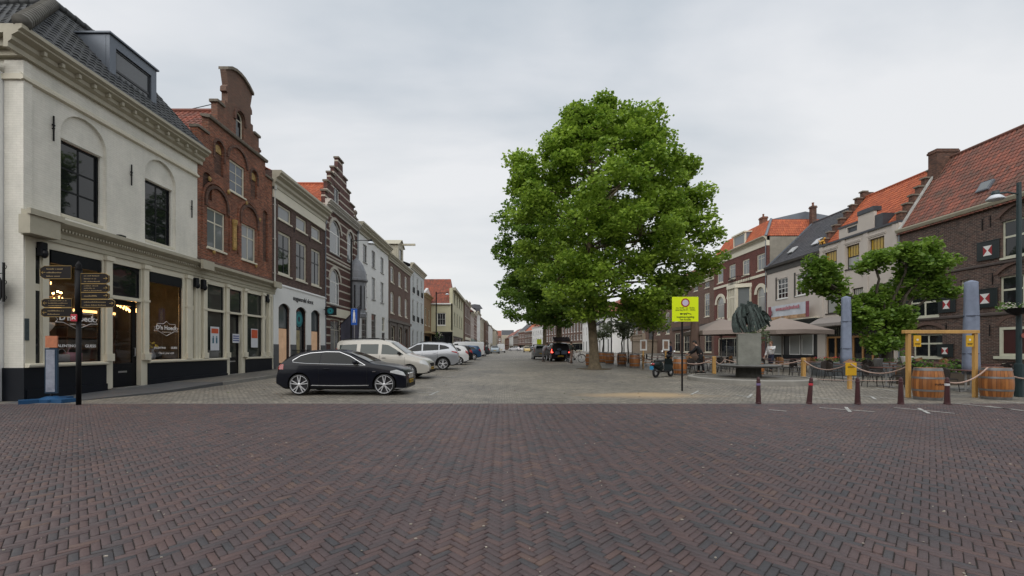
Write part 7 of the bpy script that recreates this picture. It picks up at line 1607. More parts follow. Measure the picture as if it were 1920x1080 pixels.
# olive trees in barrels and pots
def olive(px, Y, zc, rr, label, zb=.9, seed=1):
    x = (px-945)*Y/F; r_ = empty('olive_tree', (x, Y, g(Y)+zb-.05), 0, label, 'tree', 'small olive trees on the terrace')
    q = MB(); limb(q, (0, 0, 0), (.05, 0, zc-zb), .06, .04, 6, .06); 
    for k in range(5): t = k*1.3; limb(q, (.04, 0, zc-zb-.3), (rr*.6*cos(t), rr*.6*sin(t), zc-zb+.2), .03, .012, 5, .05)
    q.obj('trunk', MATS['dark bark'], r_); rnd = random.Random(seed)
    leaves('crown', [(rnd.uniform(-1, 1)*rr*.65, rnd.uniform(-1, 1)*rr*.65, zc-zb+rnd.uniform(-.6, .7)*rr, rr*.4, rr*.4, rr*.34) for _ in range(16)], olive_leaf, r_, .13, 420, seed, .2)
    return x
def barrel(x, y, label, planter=False, rz_=0, name='wine_barrel', H=.92, mark_=False, group='wine barrels marking the terrace'):
    r_ = empty(name, (x, y, g(y)), rz_, label, 'barrel', group); n = 24
    prof = [(.295+.06*sin(pi*t), H*t) for t in np.linspace(0, 1, 11)]; q = MB(); q.lathe(prof[:1]+prof+[(.25, H), (.25, H-.04)], n); q.obj('staves', barrel_m, r_, True)
    for t0, t1 in ((.0, .09), (.27, .33), (.66, .72), (.91, 1.0)):
        q = MB(); pr = [(.299+.06*sin(pi*t)+.002, H*t) for t in np.linspace(t0, t1, 4)]; vs = []; fs = []
        for (rr, z) in pr: vs += [(rr*cos(2*pi*k/n), rr*sin(2*pi*k/n), z) for k in range(n)]
        for i in range(3): fs += [(i*n+k, i*n+(k+1) % n, (i+1)*n+(k+1) % n, (i+1)*n+k) for k in range(n)]
        q.add(vs, fs); q.obj('hoop', hoop_m, r_, True)
    if mark_:
        q = MB(); 
        for k in range(9): a = -pi/2-.35+k*.085; rr = .362; q.obox((rr*cos(a), rr*sin(a), H*.5+.01*sin(k*2.2)), (.012, 0, 0), (0, .003, 0), (.004*(k % 3-1), 0, .016+.010*(k % 4 == 0)))
        q.obj('stamp', mat('burnt stamp', (.08, .03, .015), .8, .2), r_)
    return r_
barrel_m = None
def mkbarrel():
    m = bpy.data.materials.new('oiled oak staves'); nt, p = nodes(m); tc = nt.nodes.new('ShaderNodeTexCoord'); s = nt.nodes.new('ShaderNodeSeparateXYZ'); lin(nt, tc.outputs['Object'], s.inputs[0])
    a = nt.nodes.new('ShaderNodeMath'); a.operation = 'ARCTAN2'; lin(nt, s.outputs[1], a.inputs[0]); lin(nt, s.outputs[0], a.inputs[1])
    b = nt.nodes.new('ShaderNodeMath'); b.operation = 'MULTIPLY'; b.inputs[1].default_value = 26/(2*pi); lin(nt, a.outputs[0], b.inputs[0])
    fl = nt.nodes.new('ShaderNodeMath'); fl.operation = 'FLOOR'; lin(nt, b.outputs[0], fl.inputs[0]); wn = nt.nodes.new('ShaderNodeTexWhiteNoise'); wn.noise_dimensions = '1D'; lin(nt, fl.outputs[0], wn.inputs['W'])
    fr = nt.nodes.new('ShaderNodeMath'); fr.operation = 'FRACT'; lin(nt, b.outputs[0], fr.inputs[0]); lt = nt.nodes.new('ShaderNodeMath'); lt.operation = 'LESS_THAN'; lt.inputs[1].default_value = .07; lin(nt, fr.outputs[0], lt.inputs[0])
    r = nt.nodes.new('ShaderNodeValToRGB'); r.color_ramp.elements[0].color = (.22, .075, .02, 1); r.color_ramp.elements[1].color = (.42, .17, .05, 1); lin(nt, wn.outputs[0], r.inputs[0])
    n = nt.nodes.new('ShaderNodeTexNoise'); n.inputs['Scale'].default_value = 8; n.inputs['Detail'].default_value = 6; mp = nt.nodes.new('ShaderNodeMapping'); mp.inputs['Scale'].default_value = (1, 1, .2); lin(nt, tc.outputs['Object'], mp.inputs[0]); lin(nt, mp.outputs[0], n.inputs['Vector'])
    r2 = nt.nodes.new('ShaderNodeValToRGB'); r2.color_ramp.elements[0].color = (.6, .6, .6, 1); r2.color_ramp.elements[0].position = .3; r2.color_ramp.elements[1].color = (1.25, 1.25, 1.25, 1); r2.color_ramp.elements[1].position = .7; lin(nt, n.outputs[0], r2.inputs[0])
    mx = nt.nodes.new('ShaderNodeMix'); mx.data_type = 'RGBA'; mx.blend_type = 'MULTIPLY'; mx.inputs[0].default_value = 1; lin(nt, r.outputs[0], mx.inputs[6]); lin(nt, r2.outputs[0], mx.inputs[7])
    my = nt.nodes.new('ShaderNodeMix'); my.data_type = 'RGBA'; lin(nt, lt.outputs[0], my.inputs[0]); lin(nt, mx.outputs[2], my.inputs[6]); my.inputs[7].default_value = (.03, .012, .006, 1); lin(nt, my.outputs[2], p.inputs[0]); p.inputs['Roughness'].default_value = .42
    return m
barrel_m = mkbarrel(); hoop_m = mat('dull steel hoop', (.20, .20, .20), .45, .35, 6, metal=.5)
barrel(12.27, 12.35, 'wine barrel with a dark burnt stamp inside the yellow wooden gate', mark_=True); barrel(14.36, 12.45, 'wine barrel right of the yellow wooden gate, at the edge of the photo')
p = gp(1265, 701); barrel(p.x+.0, 22.3, 'wine barrel behind the motor scooter')
for px, Y, lb in ((1190, 28.4, 'wine barrel midway between the big tree and the motor scooter'), (1166, 31.0, 'dark wine barrel, second right of the big tree trunk'), (1143, 33.0, 'wine barrel just right of the big tree trunk'), (1130, 35.5, 'wine barrel half hidden by the big tree trunk'), (1107, 30, 'reddish barrel left of the big tree trunk')):
    barrel((px-945)*Y/F, Y, lb)
barrel((1418-945)*21.4/F, 21.4, 'barrel planter right behind the grey statue plinth', H=.75); barrel((1700-945)*17.6/F, 17.6, 'barrel with a white flower pot left of the gate post', H=.75)
olive(1418, 21.4, 2.15, .55, 'olive tree in the barrel right behind the statue plinth', .75, 1); olive(1166, 31.0, 2.8, 1.0, 'loose olive tree in the second barrel right of the big tree', .9, 2); olive(1222, 30, 3.2, 1.15, 'dark olive tree behind the motor scooter', .1, 3); olive(1130, 35.5, 2.6, .9, 'olive tree just right of the big tree trunk', .9, 4); olive(1178, 33, 3.3, .7, 'slim olive tree before the white house', .1, 5)

# ============================================================ statue
cx, cy = 11.0, 19.2; z0 = g(cy)
r_ = empty('statue_platform', (cx, cy, z0), 0, 'round raised platform with a pale stone kerb under the statue', 'platform')
q = MB(); n = 40; q.hslab([(2.3*cos(2*pi*i/n), 2.3*sin(2*pi*i/n)) for i in range(n)], -.2, .15); q.obj('paved_disc', settmat('platform setts', (.2, .19, .17), (.15, .145, .135), (.09, .085, .07), .16, .1, False), r_)
q = MB(); vs = []; 
for rr, z in ((2.29, .17), (2.5, .17), (2.53, .14), (2.53, -.15)): vs += [(rr*cos(2*pi*i/n), rr*sin(2*pi*i/n), z) for i in range(n)]
q.add(vs, [(k*n+i, k*n+(i+1) % n, (k+1)*n+(i+1) % n, (k+1)*n+i) for k in range(3) for i in range(n)]); q.obj('kerb', mat('pale kerb stone', (.27, .26, .235), .8, .15, 3, .1), r_)
r_ = empty('statue', (cx, cy, z0+.12), -R(24), 'green bronze sculpture of fanning strips on a grey concrete plinth with a round bench', 'statue')
q = MB(); q.bbox(-.45, .45, -.40, .40, .58, 1.98, .015); q.obj('plinth', mat('lichened concrete', (.20, .205, .18), .85, .3, 2.2, .3, 18), r_)
q = MB(); q.lathe([(.52, 0), (.5, .5)], 24); q.obj('plinth_foot', mat('dark concrete', (.07, .07, .062), .85, .3, 3), r_)
q = MB(); q.lathe([(.5, .44), (1.15, .49), (1.27, .54), (1.27, .585), (1.2, .60), (.5, .575)], 36); q.obj('bench', mat('worn dark stone bench', (.13, .13, .125), .55, .3, 4), r_, True)
rb_ = random.Random(9); q = MB()
def blade(p0, p1, p2, w0, w1, th=.035):
    pts = []
    for i in range(6): t = i/5; pts.append(Vector(p0)*(1-t)**2+Vector(p1)*2*t*(1-t)+Vector(p2)*t*t)
    vs = []
    for i, p in enumerate(pts):
        w_ = w0+(w1-w0)*i/5; d = (pts[min(i+1, 5)]-pts[max(i-1, 0)]).normalized(); sd = d.cross(Vector((0, 1, 0.2))); sd.normalize(); nn = d.cross(sd)*th
        vs += [p-sd*w_-nn, p+sd*w_-nn, p+sd*w_+nn, p-sd*w_+nn]
    fs = [(0, 1, 2, 3), (20, 23, 22, 21)]+[(i*4+j, i*4+(j+1) % 4, i*4+4+(j+1) % 4, i*4+4+j) for i in range(5) for j in range(4)]
    q.add([tuple(v) for v in vs], fs)
for i in range(58):       # strips falling from an arched crest
    u = i/57; a = pi*(.98-.80*u); cxx = -.12+.62*cos(a); czz = 2.62+.62*sin(a)*1.0+.1*rb_.uniform(-1, 1)
    y = rb_.uniform(-.34, .30); ex = -.62+1.28*u+rb_.uniform(-.06, .06); ez_ = 2.02+.02*rb_.random()+(.0 if u < .55 else (u-.55)*.9)
    blade((cxx+.1, y, czz), (cxx*1.05+(.25 if u > .5 else -.04), y-.12, (czz+ez_)/2+.15), (ex+(.18 if u > .6 else 0), y-.16, ez_), rb_.uniform(.03, .075), rb_.uniform(.015, .05), rb_.uniform(.015, .05))
for i in range(26):       # crest of stubby fingers pointing up and right
    u = i/25; x = -.35+.85*u; y = rb_.uniform(-.3, .25); z = 2.95+.22*sin(u*5)+rb_.uniform(-.05, .1); dx = rb_.uniform(-.05, .15); blade((x, y, z-.35), (x+dx*.5, y, z-.05), (x+dx, y, z+.32*rb_.random()+.05), .08, .05)
for i in range(18): x = .25+.35*rb_.random(); z = 2.35+.45*rb_.random(); blade((x, rb_.uniform(-.3, .2), z+.15), (x+.2, -.1, z+.1), (x+.36, rb_.uniform(-.3, .2), z-.15), .07, .04)
q.ball((0, .08, 2.72), (.42, .16, .3), 12, 8); q.v = [(x_*.9, y_, z_) for x_, y_, z_ in q.v]; q.obj('bronze_figure', mat('green bronze', (.030, .046, .041), .5, .8, 7, .4, 20, metal=.25), r_)

# ============================================================ street furniture
p = gp(1279, 733)
r_ = empty('parking_sign', tuple(p), 0, 'fluorescent yellow parking sign with a red ringed disc on a slim black pole', 'sign')
MB().tube([(0, 0, 0), (0, 0, 3.22)], .032, 10).obj('pole', iron, r_)
s_ = F/p.y; wS = 49/s_; hS = 46/s_; zS = HCAM+(655-603)/s_; off = (1283.5-1279)/s_
q = MB().bbox(-wS/2+off, wS/2+off, -.065, -.04, zS, zS+hS, .004); q.obj('sign_panel', mat('fluorescent yellow', (.70, .86, .0), .45, 0), r_)
def disc(cx_, cz_, rr, y, m, n=28): q = MB(); q.add([(cx_+rr*cos(2*pi*i/n), y, cz_+rr*sin(2*pi*i/n)) for i in range(n)]+[(cx_+rr*cos(2*pi*i/n), y+.003, cz_+rr*sin(2*pi*i/n)) for i in range(n)], [tuple(range(n))]+[(i, n+i, n+(i+1) % n, (i+1) % n) for i in range(n)]); return q
q = disc(off, zS+hS*.76, hS*.175, -.069, 0); rd = q.obj('ban_disc', mat('sign red', (.35, .03, .02), .4, 0), r_); disc(off, zS+hS*.76, hS*.125, -.072, 0).obj('disc_centre', mat('sign pale', (.55, .50, .62), .4, 0), r_)
bt = mat('sign black', (.015, .02, .01), .5, 0); gt = mat('sign olive print', (.16, .20, .01), .5, 0)
text('lettering', 'ma. 06.00 - zo. 18.00u\nzaterdag 06.00 - 18.00u', hS*.085, gt, r_, (off, -.068, zS+hS*.51), bold=.001)
text('lettering', 'wegsleepregeling\nvan kracht', hS*.105, bt, r_, (off, -.068, zS+hS*.13), bold=.001)
q = MB(); u = hS*.03; x0 = off-wS*.2; zt = zS+hS*.30
q.box(x0, x0+3*u, -.070, -.066, zt-u*.5, zt+u*1.2); q.box(x0+3*u, x0+5.5*u, -.070, -.066, zt, zt+u*.8); q.box(x0+5*u, x0+9*u, -.070, -.066, zt+.1*u, zt+u*1.1); q.obox((x0+12*u, -.068, zt+.6*u), (3.2*u, 0, -.9*u), (0, .002, 0), (.1*u, 0, .4*u))
for xx in (1.2, 6.2, 8.4): q.add([(x0+xx*u+.7*u*cos(2*pi*i/10), -.0705, zt-.5*u+.7*u*sin(2*pi*i/10)) for i in range(10)], [tuple(range(10))])
q.obj('tow_pictogram', bt, r_)
# cast iron bollards
bolm = mat('dark red brown bollard paint', (.055, .016, .018), .45, .25, 6)
def bollard(px, py, label, tilt=0, extra=None):
    p = gp(px, py); r_ = empty('bollard', tuple(p), 0, label, 'bollard', 'bollards along the edge of the clinker paving'); r_.rotation_euler = (0, tilt, 0)
    q = MB(); q.lathe([(.072, 0), (.072, .03), (.066, .04), (.045, .56), (.052, .57), (.052, .60), (.044, .61), (.042, .66), (.028, .70), (.01, .715)], 8); q.obj('post', bolm, r_)
    if extra: MB().lathe([(.054, .49), (.052, .55)], 8).obj('reflective_band', extra, r_)
    return r_
bollard(1422, 757, 'leftmost bollard, in front of the statue platform', extra=mat('violet tape', (.2, .15, .3), .5, .1))
bollard(1517, 757, 'bollard leaning to the right with red tape round its head', R(5), mat('red tape', (.5, .03, .05), .5, .1)); bollard(1608, 758, 'upright bollard between the yellow sign post and the leaning bollard'); bollard(1689, 758, 'bollard close left of the gate post'); bollard(1776, 758, 'bollard with white bands standing against the stamped barrel', 0, mat('white tape', (.6, .6, .6), .5, .1))
# wooden gate
gp1 = Vector((11.75, 12.75, 0)); gx2 = 14.15; gy = 12.9
r_ = empty('wooden_gate_frame', (11.95, gy, 0), 0, 'open gate frame of fresh yellow timber with two small yellow notices', 'gate')
gw = (1828-1703)*gy/F; gx = (1703-945)*gy/F-11.95
for x in (gx, gx+gw): MB().bbox(x-.05, x+.05, -.05, .05, -.05, 1.93, .01).obj('post', woodp, r_)
MB().bbox(gx-.15, gx+gw+.08, -.07, .07, 1.932, 2.03, .01).obj('crossbeam', woodp, r_)
ysm = mat('yellow notice', (.62, .36, .01), .5, .05)
def notice(x, y, z, w_, h_, label, par=None):
    r = empty('notice', (x, y, z), 0, label, 'notice', 'yellow notices on the terrace'); MB().box(-w_/2, w_/2, -.012, 0, -h_/2, h_/2).obj('panel', ysm, r); q = MB(); q.ball((0, -.014, h_*.1), (w_*.16, .004, w_*.16), 8, 4); q.obj('emblem', whitep, r)
    q = MB(); q.box(-w_*.35, w_*.35, -.016, -.0125, -h_*.25, -h_*.2); q.box(-w_*.3, w_*.3, -.016, -.0125, -h_*.34, -h_*.3); q.obj('small_print', bt, r); return r
notice(11.95+gx+.2, gy-.07, 1.70, .22, .34, 'yellow notice on the left post of the wooden gate'); notice(11.95+gx+gw-.24, gy-.07, 1.70, .22, .34, 'yellow notice on the right post of the wooden gate')
# rope posts and ropes
def post(px, Y, label, H=1.0): 
    x = (px-945)*Y/F; r = empty('rope_post', (x, Y, g(Y)), 0, label, 'post', 'wooden rope posts round the terrace'); MB().bbox(-.075, .075, -.075, .075, -.05, H, .015).obj('post', woodp, r); MB().tube([(-.1, 0, H-.12), (.1, 0, H-.12)], .02, 6).obj('rope_ring', chrome, r); return Vector((x, Y, g(Y)+H-.1))
a = post(1339, 21.6, 'wooden rope post left of the statue platform'); b = post(1506.5, 19.6, 'wooden rope post right of the statue platform')
Yy = 15.6; xS = (1593-945)*Yy/F
r_ = empty('sign_post', (xS, Yy, 0), 0, 'short wooden post carrying a bright yellow sign at the rope line', 'sign'); MB().bbox(-.06, .06, -.05, .05, -.05, 1.0, .01).obj('post', woodp, r_); MB().bbox(-.20, .20, -.075, -.052, .50, .96, .006).obj('sign_panel', ysm, r_); q = MB()
for k in range(6): q.box(-.12+k*.042, -.095+k*.042, -.079, -.076, .78, .83)
q.obj('lettering', bt, r_)
q = MB(); q.add([(-.22, -.06, .96), (.22, -.06, .96), (0, 0, 1.10), (-.22, .06, .96), (.22, .06, .96)], [(0, 1, 2), (3, 4, 2), (0, 3, 2), (1, 4, 2)]); q.obj('cap', mat('brown leather cap', (.2, .1, .05), .6, .2), r_)
ropem = mat('pinkish hemp rope', (.42, .30, .25), .9, .3, 40)
def rope(a, b, sag, label, r=.022):
    a, b = Vector(a), Vector(b); pts = []
    for i in range(17): t = i/16; p_ = a.lerp(b, t); p_.z -= sag*4*t*(1-t); pts.append(tuple(p_))
    o = MB().tube(pts, r, 6).obj('rope', ropem); tag(o, label, 'rope', 'sagging ropes between the posts'); o.data.polygons.foreach_set('use_smooth', [True]*len(o.data.polygons))
ys_ = Vector((xS, Yy, .95)); gl_ = Vector((11.95+gx, gy, .95)); 
rope((9.0, 22.3, g(22)+.85), a, .28, 'rope from the scooter barrel to the post left of the statue'); rope(a, (b.x-2.8, b.y+1.6, b.z), .25, 'rope hanging behind the statue plinth'); rope((b.x-2.8, b.y+1.6, b.z), b, .28, 'rope from behind the statue to the post at its right')
rope(b, ys_, .34, 'rope between the wooden post and the yellow sign post'); rope(ys_, gl_, .30, 'rope between the yellow sign post and the wooden gate'); rope((12.65, 12.3, .55), (14.0, 12.35, .92), .22, 'rope across the opening between the two big barrels'); rope((14.7, 12.5, .75), (16.5, 13.2, .6), .1, 'rope leaving to the right of the right barrel')
rope((8.25+.05, 11.5, .66), (9.55, 11.5, .62), .02, 'thin red white tape between two bollards', .008); rope((9.55, 11.5, .62), (10.75, 11.5, .62), .02, 'thin red white tape running on to the bollard at the gate', .008)
for px, Y, px2, Y2, lb in ((1190, 28.4, 1166, 31, 'rope between the barrels nearest the scooter'), (1166, 31, 1143, 33, 'rope between the middle barrels'), (1262, 22.3, 1190, 28.4, 'rope from the scooter barrel back to the next barrel')):
    rope(((px-945)*Y/F, Y, g(Y)+.85), ((px2-945)*Y2/F, Y2, g(Y2)+.85), .25, lb)
# closed parasols under blue covers
covm = mat('faded blue canvas cover', (.20, .235, .315), .85, .2, 3, .25, 12)
def cover(px, Y, zb, zt, rr, label, m=covm, nm='parasol_cover', rb=None):
    x = (px-945)*Y/F; r = empty('closed_parasol', (x, Y, g(Y)), 0, label, 'parasol'); q = MB(); n = 24; vs = []; H = zt-zb
    L_ = [(0, 1.05), (.1, 1.04), (.3, 1.0), (.6, .95), (.9, .88), (.975, .86), (.98, .8), (1, .1)]
    for t, k in L_:
        for i in range(n): a_ = 2*pi*i/n; w_ = 1+.10*sin(a_*4+t*2)+.06*sin(a_*9+t*9)+.03*sin(a_*15-t*13); kk = k*(1+(rb-1)*(1-t)) if rb else k; vs.append((rr*kk*w_*cos(a_), rr*kk*w_*sin(a_), zb+H*t))
    q.add(vs, [(j*n+i, j*n+(i+1) % n, (j+1)*n+(i+1) % n, (j+1)*n+i) for j in range(len(L_)-1) for i in range(n)]+[tuple(range(n-1, -1, -1))]); q.obj(nm, m, r, True)
    [MB().tube([(rr*k_*cos(2*pi*i/16), rr*k_*sin(2*pi*i/16), zb+H*t_) for i in range(16)], .014, 5, closed=True).obj('strap', mat('dark strap', (.05, .06, .09), .7, .1), r) for t_, k_ in ((.22, 1.06), (.62, 1.0))]; MB().tube([(0, 0, 0), (0, 0, zb+.2)], .035, 8).obj('pole', alu, r); MB().bbox(-.4, .4, -.4, .4, 0, .09, .02).obj('base', mat('concrete base', (.2, .2, .19), .85, .2), r)
cover(1586.5, 20, .72, 3.88, .21, 'closed parasol in a blue cover above the rope line, the left one'); cover(1821, 14.8, .58, 3.85, .205, 'closed parasol in a blue cover behind the wooden gate, the right one')
cover(1303, 26.5, .5, 4.6, .17, 'closed brown parasol standing right behind the yellow parking sign', mat('brown canvas', (.13, .085, .065), .85, .15, 4), 'canopy', 2.0)
# open taupe parasols
tpm = mat('taupe parasol cloth', (.31, .255, .225), .85, .05, 2)
def parasol(x, y, half, zr, zt, label, rz_):
    r = empty('open_parasol', (x, y, g(y)), rz_, label, 'parasol', 'open taupe parasols'); h_ = half; q = MB(); C4 = [(-h_, -h_), (h_, -h_), (h_, h_), (-h_, h_)]; vs = [(a_, b_, zr) for a_, b_ in C4]+[(0, 0, zt)]+[((C4[i][0]+C4[(i+1) % 4][0])/2, (C4[i][1]+C4[(i+1) % 4][1])/2, zr+.05) for i in range(4)]
    q.add(vs, [(0, 5, 4), (5, 1, 4), (1, 6, 4), (6, 2, 4), (2, 7, 4), (7, 3, 4), (3, 8, 4), (8, 0, 4)]); 
    for i in range(4):
        a_, b_ = C4[i], C4[(i+1) % 4]; m_ = vs[5+i]; q.add([(a_[0], a_[1], zr), m_, (m_[0], m_[1], zr-.2), (a_[0], a_[1], zr-.25)], [(0, 1, 2, 3)]); q.add([m_, (b_[0], b_[1], zr), (b_[0], b_[1], zr-.25), (m_[0], m_[1], zr-.2)], [(0, 1, 2, 3)])
    q.obj('canopy', tpm, r); MB().tube([(0, 0, 0), (0, 0, zt+.05)], .04, 8).obj('pole', mat('brown grey pole', (.15, .13, .11), .5, .1), r)
    for (a_, b_) in C4: MB().tube([(0, 0, zr-.35), (a_*.5, b_*.5, (zr+zt)/2-.05), (a_*.98, b_*.98, zr)], .015, 4).obj('rib', MATS['brown grey pole'], r)
    MB().bbox(-.4, .4, -.4, .4, 0, .09, .02).obj('base', MATS['concrete base'], r)
parasol(17.6, 27, 1.85, 2.38, 3.25, 'open taupe parasol right of the statue, before the restaurant awning', R(6)); parasol(13.9, 27.3, 1.8, 2.36, 3.2, 'open taupe parasol half hidden behind the statue', R(-5))
# terrace tables and chairs
wick = mat('dark wicker', (.022, .016, .013), .7, .4, 30, .3, 60); wickb = mat('honey wicker', (.22, .11, .045), .7, .4, 30, .3, 60); darkleg = mat('dark metal leg', (.02, .018, .018), .45, .1)
def mkchair(m, label):
    r = empty('terrace_chair', (0, 0, 0), 0, label, 'chair', 'terrace chairs'); MB().bbox(-.22, .22, -.22, .22, .42, .46, .02).obj('seat', m, r)
    q = MB(); n = 8; vs = []
    for z, k in ((.50, .9), (.65, 1), (.80, .95), (.86, .6)):
        for i in range(n+1): t = (i/n-.5)*2.2; vs.append((.25*k*sin(t), .12+.13*cos(t), z-(.04*abs(i/n-.5)*2)**1))
    q.add(vs, [(j*(n+1)+i, j*(n+1)+i+1, (j+1)*(n+1)+i+1, (j+1)*(n+1)+i) for j in range(3) for i in range(n)]); q.obj('backrest', m, r)
    for s_ in (1, -1): MB().tube([(s_*.22, -.2, .64), (s_*.25, .0, .66), (s_*.22, .17, .66)], .015, 5).obj('armrest', darkleg, r)
    for sx_ in (1, -1):
        for sy_2 in (1, -1): MB().tube([(sx_*.20, sy_2*.20, .44), (sx_*.24, sy_2*.25, 0)], .013, 5).obj('leg', darkleg, r)
    return r
def mktable(label):
    r = empty('terrace_table', (0, 0, 0), 0, label, 'table', 'terrace tables'); MB().bbox(-.35, .35, -.35, .35, .72, .75, .008).obj('tabletop', mat('red brown tabletop', (.11, .05, .04), .35, .2, 5), r); MB().tube([(0, 0, .03), (0, 0, .72)], .03, 8).obj('column', mat('pale steel', (.45, .45, .45), .35, 0, metal=.6), r)
    q = MB(); q.obox((0, 0, .02), (.3, 0, 0), (0, .03, 0), (0, 0, .018)); q.obox((0, 0, .022), (.03, 0, 0), (0, .3, 0), (0, 0, .018)); q.obj('foot', MATS['pale steel'], r); return r
cpd = mkchair(wick, 'x'); cpb = mkchair(wickb, 'x'); tpr = mktable('x'); used = {}
def place(proto, x, y, a_, label):
    o = proto if proto.name not in used else copy_tree(proto); used[proto.name] = 1; o.location = (x, y, g(y)); o.rotation_euler = (0, 0, a_); o['label'] = label
ordn = ['first', 'second', 'third', 'fourth', 'fifth', 'sixth', 'seventh', 'eighth', 'ninth', 'tenth']
rows = [('beside the statue platform, close to the rope', [(14.6, 16.3), (13.9, 21.6)], cpd), ('far behind the statue', [(12.3, 25.0), (12.9, 22.6)], cpd), ('along the planter wall', [(19.6, 19.2), (21.4, 18.6), (19.4, 17.2)], cpd), ('nearest the rope right of the statue', [(15.0, 18.6), (16.6, 18.2), (18.2, 17.9)], cpd), ('in the row behind the blue covered parasol', [(15.2, 21.2), (17.0, 21.0), (18.8, 20.8), (20.6, 20.6)], cpd),
        ('in the row under the open parasol', [(14.8, 24.5), (16.6, 24.3), (18.4, 24.2)], cpb), ('in the row left of the statue', [(9.9, 23.6), (11.3, 24.0)], cpd), ('in the row before the arched red house', [(9.4, 26.2), (11.4, 27.0), (13.2, 26.4)], cpb), ('between the barrels and the mansion', [(8.8, 29.5), (9.8, 32.5), (11.0, 30.5)], cpd), ('in the corner between the two big barrels', [(15.8, 14.6), (17.4, 14.4)], cpd), ('before the cafe doors', [(20.5, 24.5), (22.5, 24.0), (24.0, 22.5)], cpb)]
rnd = random.Random(2)
for desc, pts, pr in rows:
    for i, (x, y) in enumerate(pts):
        place(tpr, x, y, rnd.uniform(-.15, .15), '%s terrace table from the left %s' % (ordn[i], desc))
        for j, (dx, dy, a_) in enumerate(((-.62, .05, pi/2), (.62, -.05, -pi/2), (.0, -.68, pi))):
            if j == 2 and (i+len(pts)) % 2: continue
            place(pr, x+dx+rnd.uniform(-.06, .06), y+dy+rnd.uniform(-.1, .1), a_+rnd.uniform(-.4, .4), '%s %s chair at the %s table %s' % (['left', 'right', 'near'][j], 'honey wicker' if pr is cpb else 'dark wicker', ordn[i], desc))
# planters and hedge on the terrace edge
r_ = empty('planter_box', (17.2, 20.0, g(20)), R(-4), 'long grey planter wall with red flowers behind the tables', 'planter'); q = MB().bbox(-1.4, 3.0, 1.6, 2.1, 0, .72, .02); q.obj('box', mat('grey planter boards', (.13, .145, .155), .6, .15, 2), r_); leaves('foliage', [(-1.2+i*.35, 1.85, .82, .25, .2, .14) for i in range(12)], hedge_leaf, r_, .07, 700, 6); leaves('flowers', [(-1.2+i*.35, 1.85, .98, .2, .18, .08) for i in range(5)], redflower, r_, .06, 700, 7)
r_ = empty('planter_box', (17.0, 17.2, g(17)), R(-4), 'low planter with a leafy green hedge behind the stamped barrel', 'planter'); q = MB().bbox(-.9, 1.5, -.2, .3, 0, .5, .02); q.obj('box', mat('dark timber planter', (.06, .045, .03), .8, .2), r_); leaves('foliage', [(-.8+i*.22, .05, .72+.1*sin(i*2), .25, .25, .25) for i in range(11)], hedge_leaf, r_, .09, 520, 8)
r_ = empty('flower_pot', ((1700-945)*17.6/F, 17.6, g(17.6)+.75), 0, 'flared white flower pot on the barrel left of the gate post', 'flower pot'); MB().lathe([(.10, 0), (.12, .05), (.2, .35), (.22, .38), (.18, .36)], 14).obj('pot', whitep, r_, True); leaves('foliage', [(0, 0, .5, .25, .25, .18)], hedge_leaf, r_, .09, 700, 9)
r_ = empty('bucket', (14.9, 17.0, g(17)+.75), 0, 'grey zinc bucket among the hedge leaves', 'bucket'); MB().lathe([(.12, 0), (.16, .3), (.17, .31)], 14).obj('bucket', mat('zinc bucket', (.3, .31, .32), .4, .1, metal=.6), r_, True)
# ---- left signpost
p = gp(147.5, 759); Yq = p.y
r_ = empty('signpost', tuple(p), 0, 'black iron signpost with dark finger boards lettered in gold before the corner shop', 'signpost')
Zq = lambda py: HCAM+(655-py)*Yq/F-p.z
q = MB(); q.tube([(0, 0, 0), (0, 0, Zq(600)), ], .055, 10); q.tube([(0, 0, Zq(600)), (0, 0, Zq(505))], .075, 10); q.lathe([(.055, 0), (.09, .04), (.05, .1), (.07, .14), (.01, .26)], 10, (0, 0, Zq(508))); q.obj('pole', iron, r_, True)
bmat = mat('black brown enamel board', (.009, .006, .006), .5, .1, spec=.2)
def board(x0, x1, ya, yb, tip, lines):
    k = Yq/F; a_ = (x0-147.5)*k; b_ = (x1-147.5)*k; z0, z1 = Zq(yb), Zq(ya); q = MB(); pts = [(a_, z0), (b_, z0), (b_, z1), (a_, z1)]; t = (z1-z0)*.35
    pts = [(a_, z0), (b_-t, z0), (b_, z0+t*.6), (b_, z1-t*.6), (b_-t, z1), (a_, z1)] if tip > 0 else [(a_+t, z0), (b_, z0), (b_, z1), (a_+t, z1), (a_, z1-t*.6), (a_, z0+t*.6)]
    q.slab(pts, [], -.10, -.075); o = q.obj('finger_board', bmat, r_)
    MB().tube([(x_, -.102, z_) for x_, z_ in pts], .006, 4, closed=True).obj('gold_edge', goldp, o)
    q = MB(); rr = random.Random(int(x0*7+ya)); h_ = (z1-z0)/(lines+.6)
    for l in range(lines):
        x = a_+.08+(.09 if tip < 0 else 0); zc = z1-h_*(l+.8); lim_ = b_-.12-(.05 if tip > 0 else 0)-rr.uniform(0, .22)
        while x < lim_:
            wd_ = rr.uniform(.012, .022); hh = h_*rr.choice((.22, .22, .34)); q.box(x, x+wd_, -.106, -.1015, zc-h_*.2, zc-h_*.2+hh); x += wd_+.008+(.02 if rr.random() < .08 else 0)
    q.obj('lettering', mat('dull gold lettering', (.30, .21, .09), .5, 0), o)
    q = MB(); xc = b_-.09 if tip > 0 else a_+.09; zc = (z0+z1)/2; q.tube([(xc-.05, -.106, zc), (xc+.05, -.106, zc)], .006, 4); q.tube([(xc+tip*.01, -.106, zc+.035), (xc+tip*.05, -.106, zc), (xc+tip*.01, -.106, zc-.035)], .006, 4); q.obj('arrow', goldp, o)
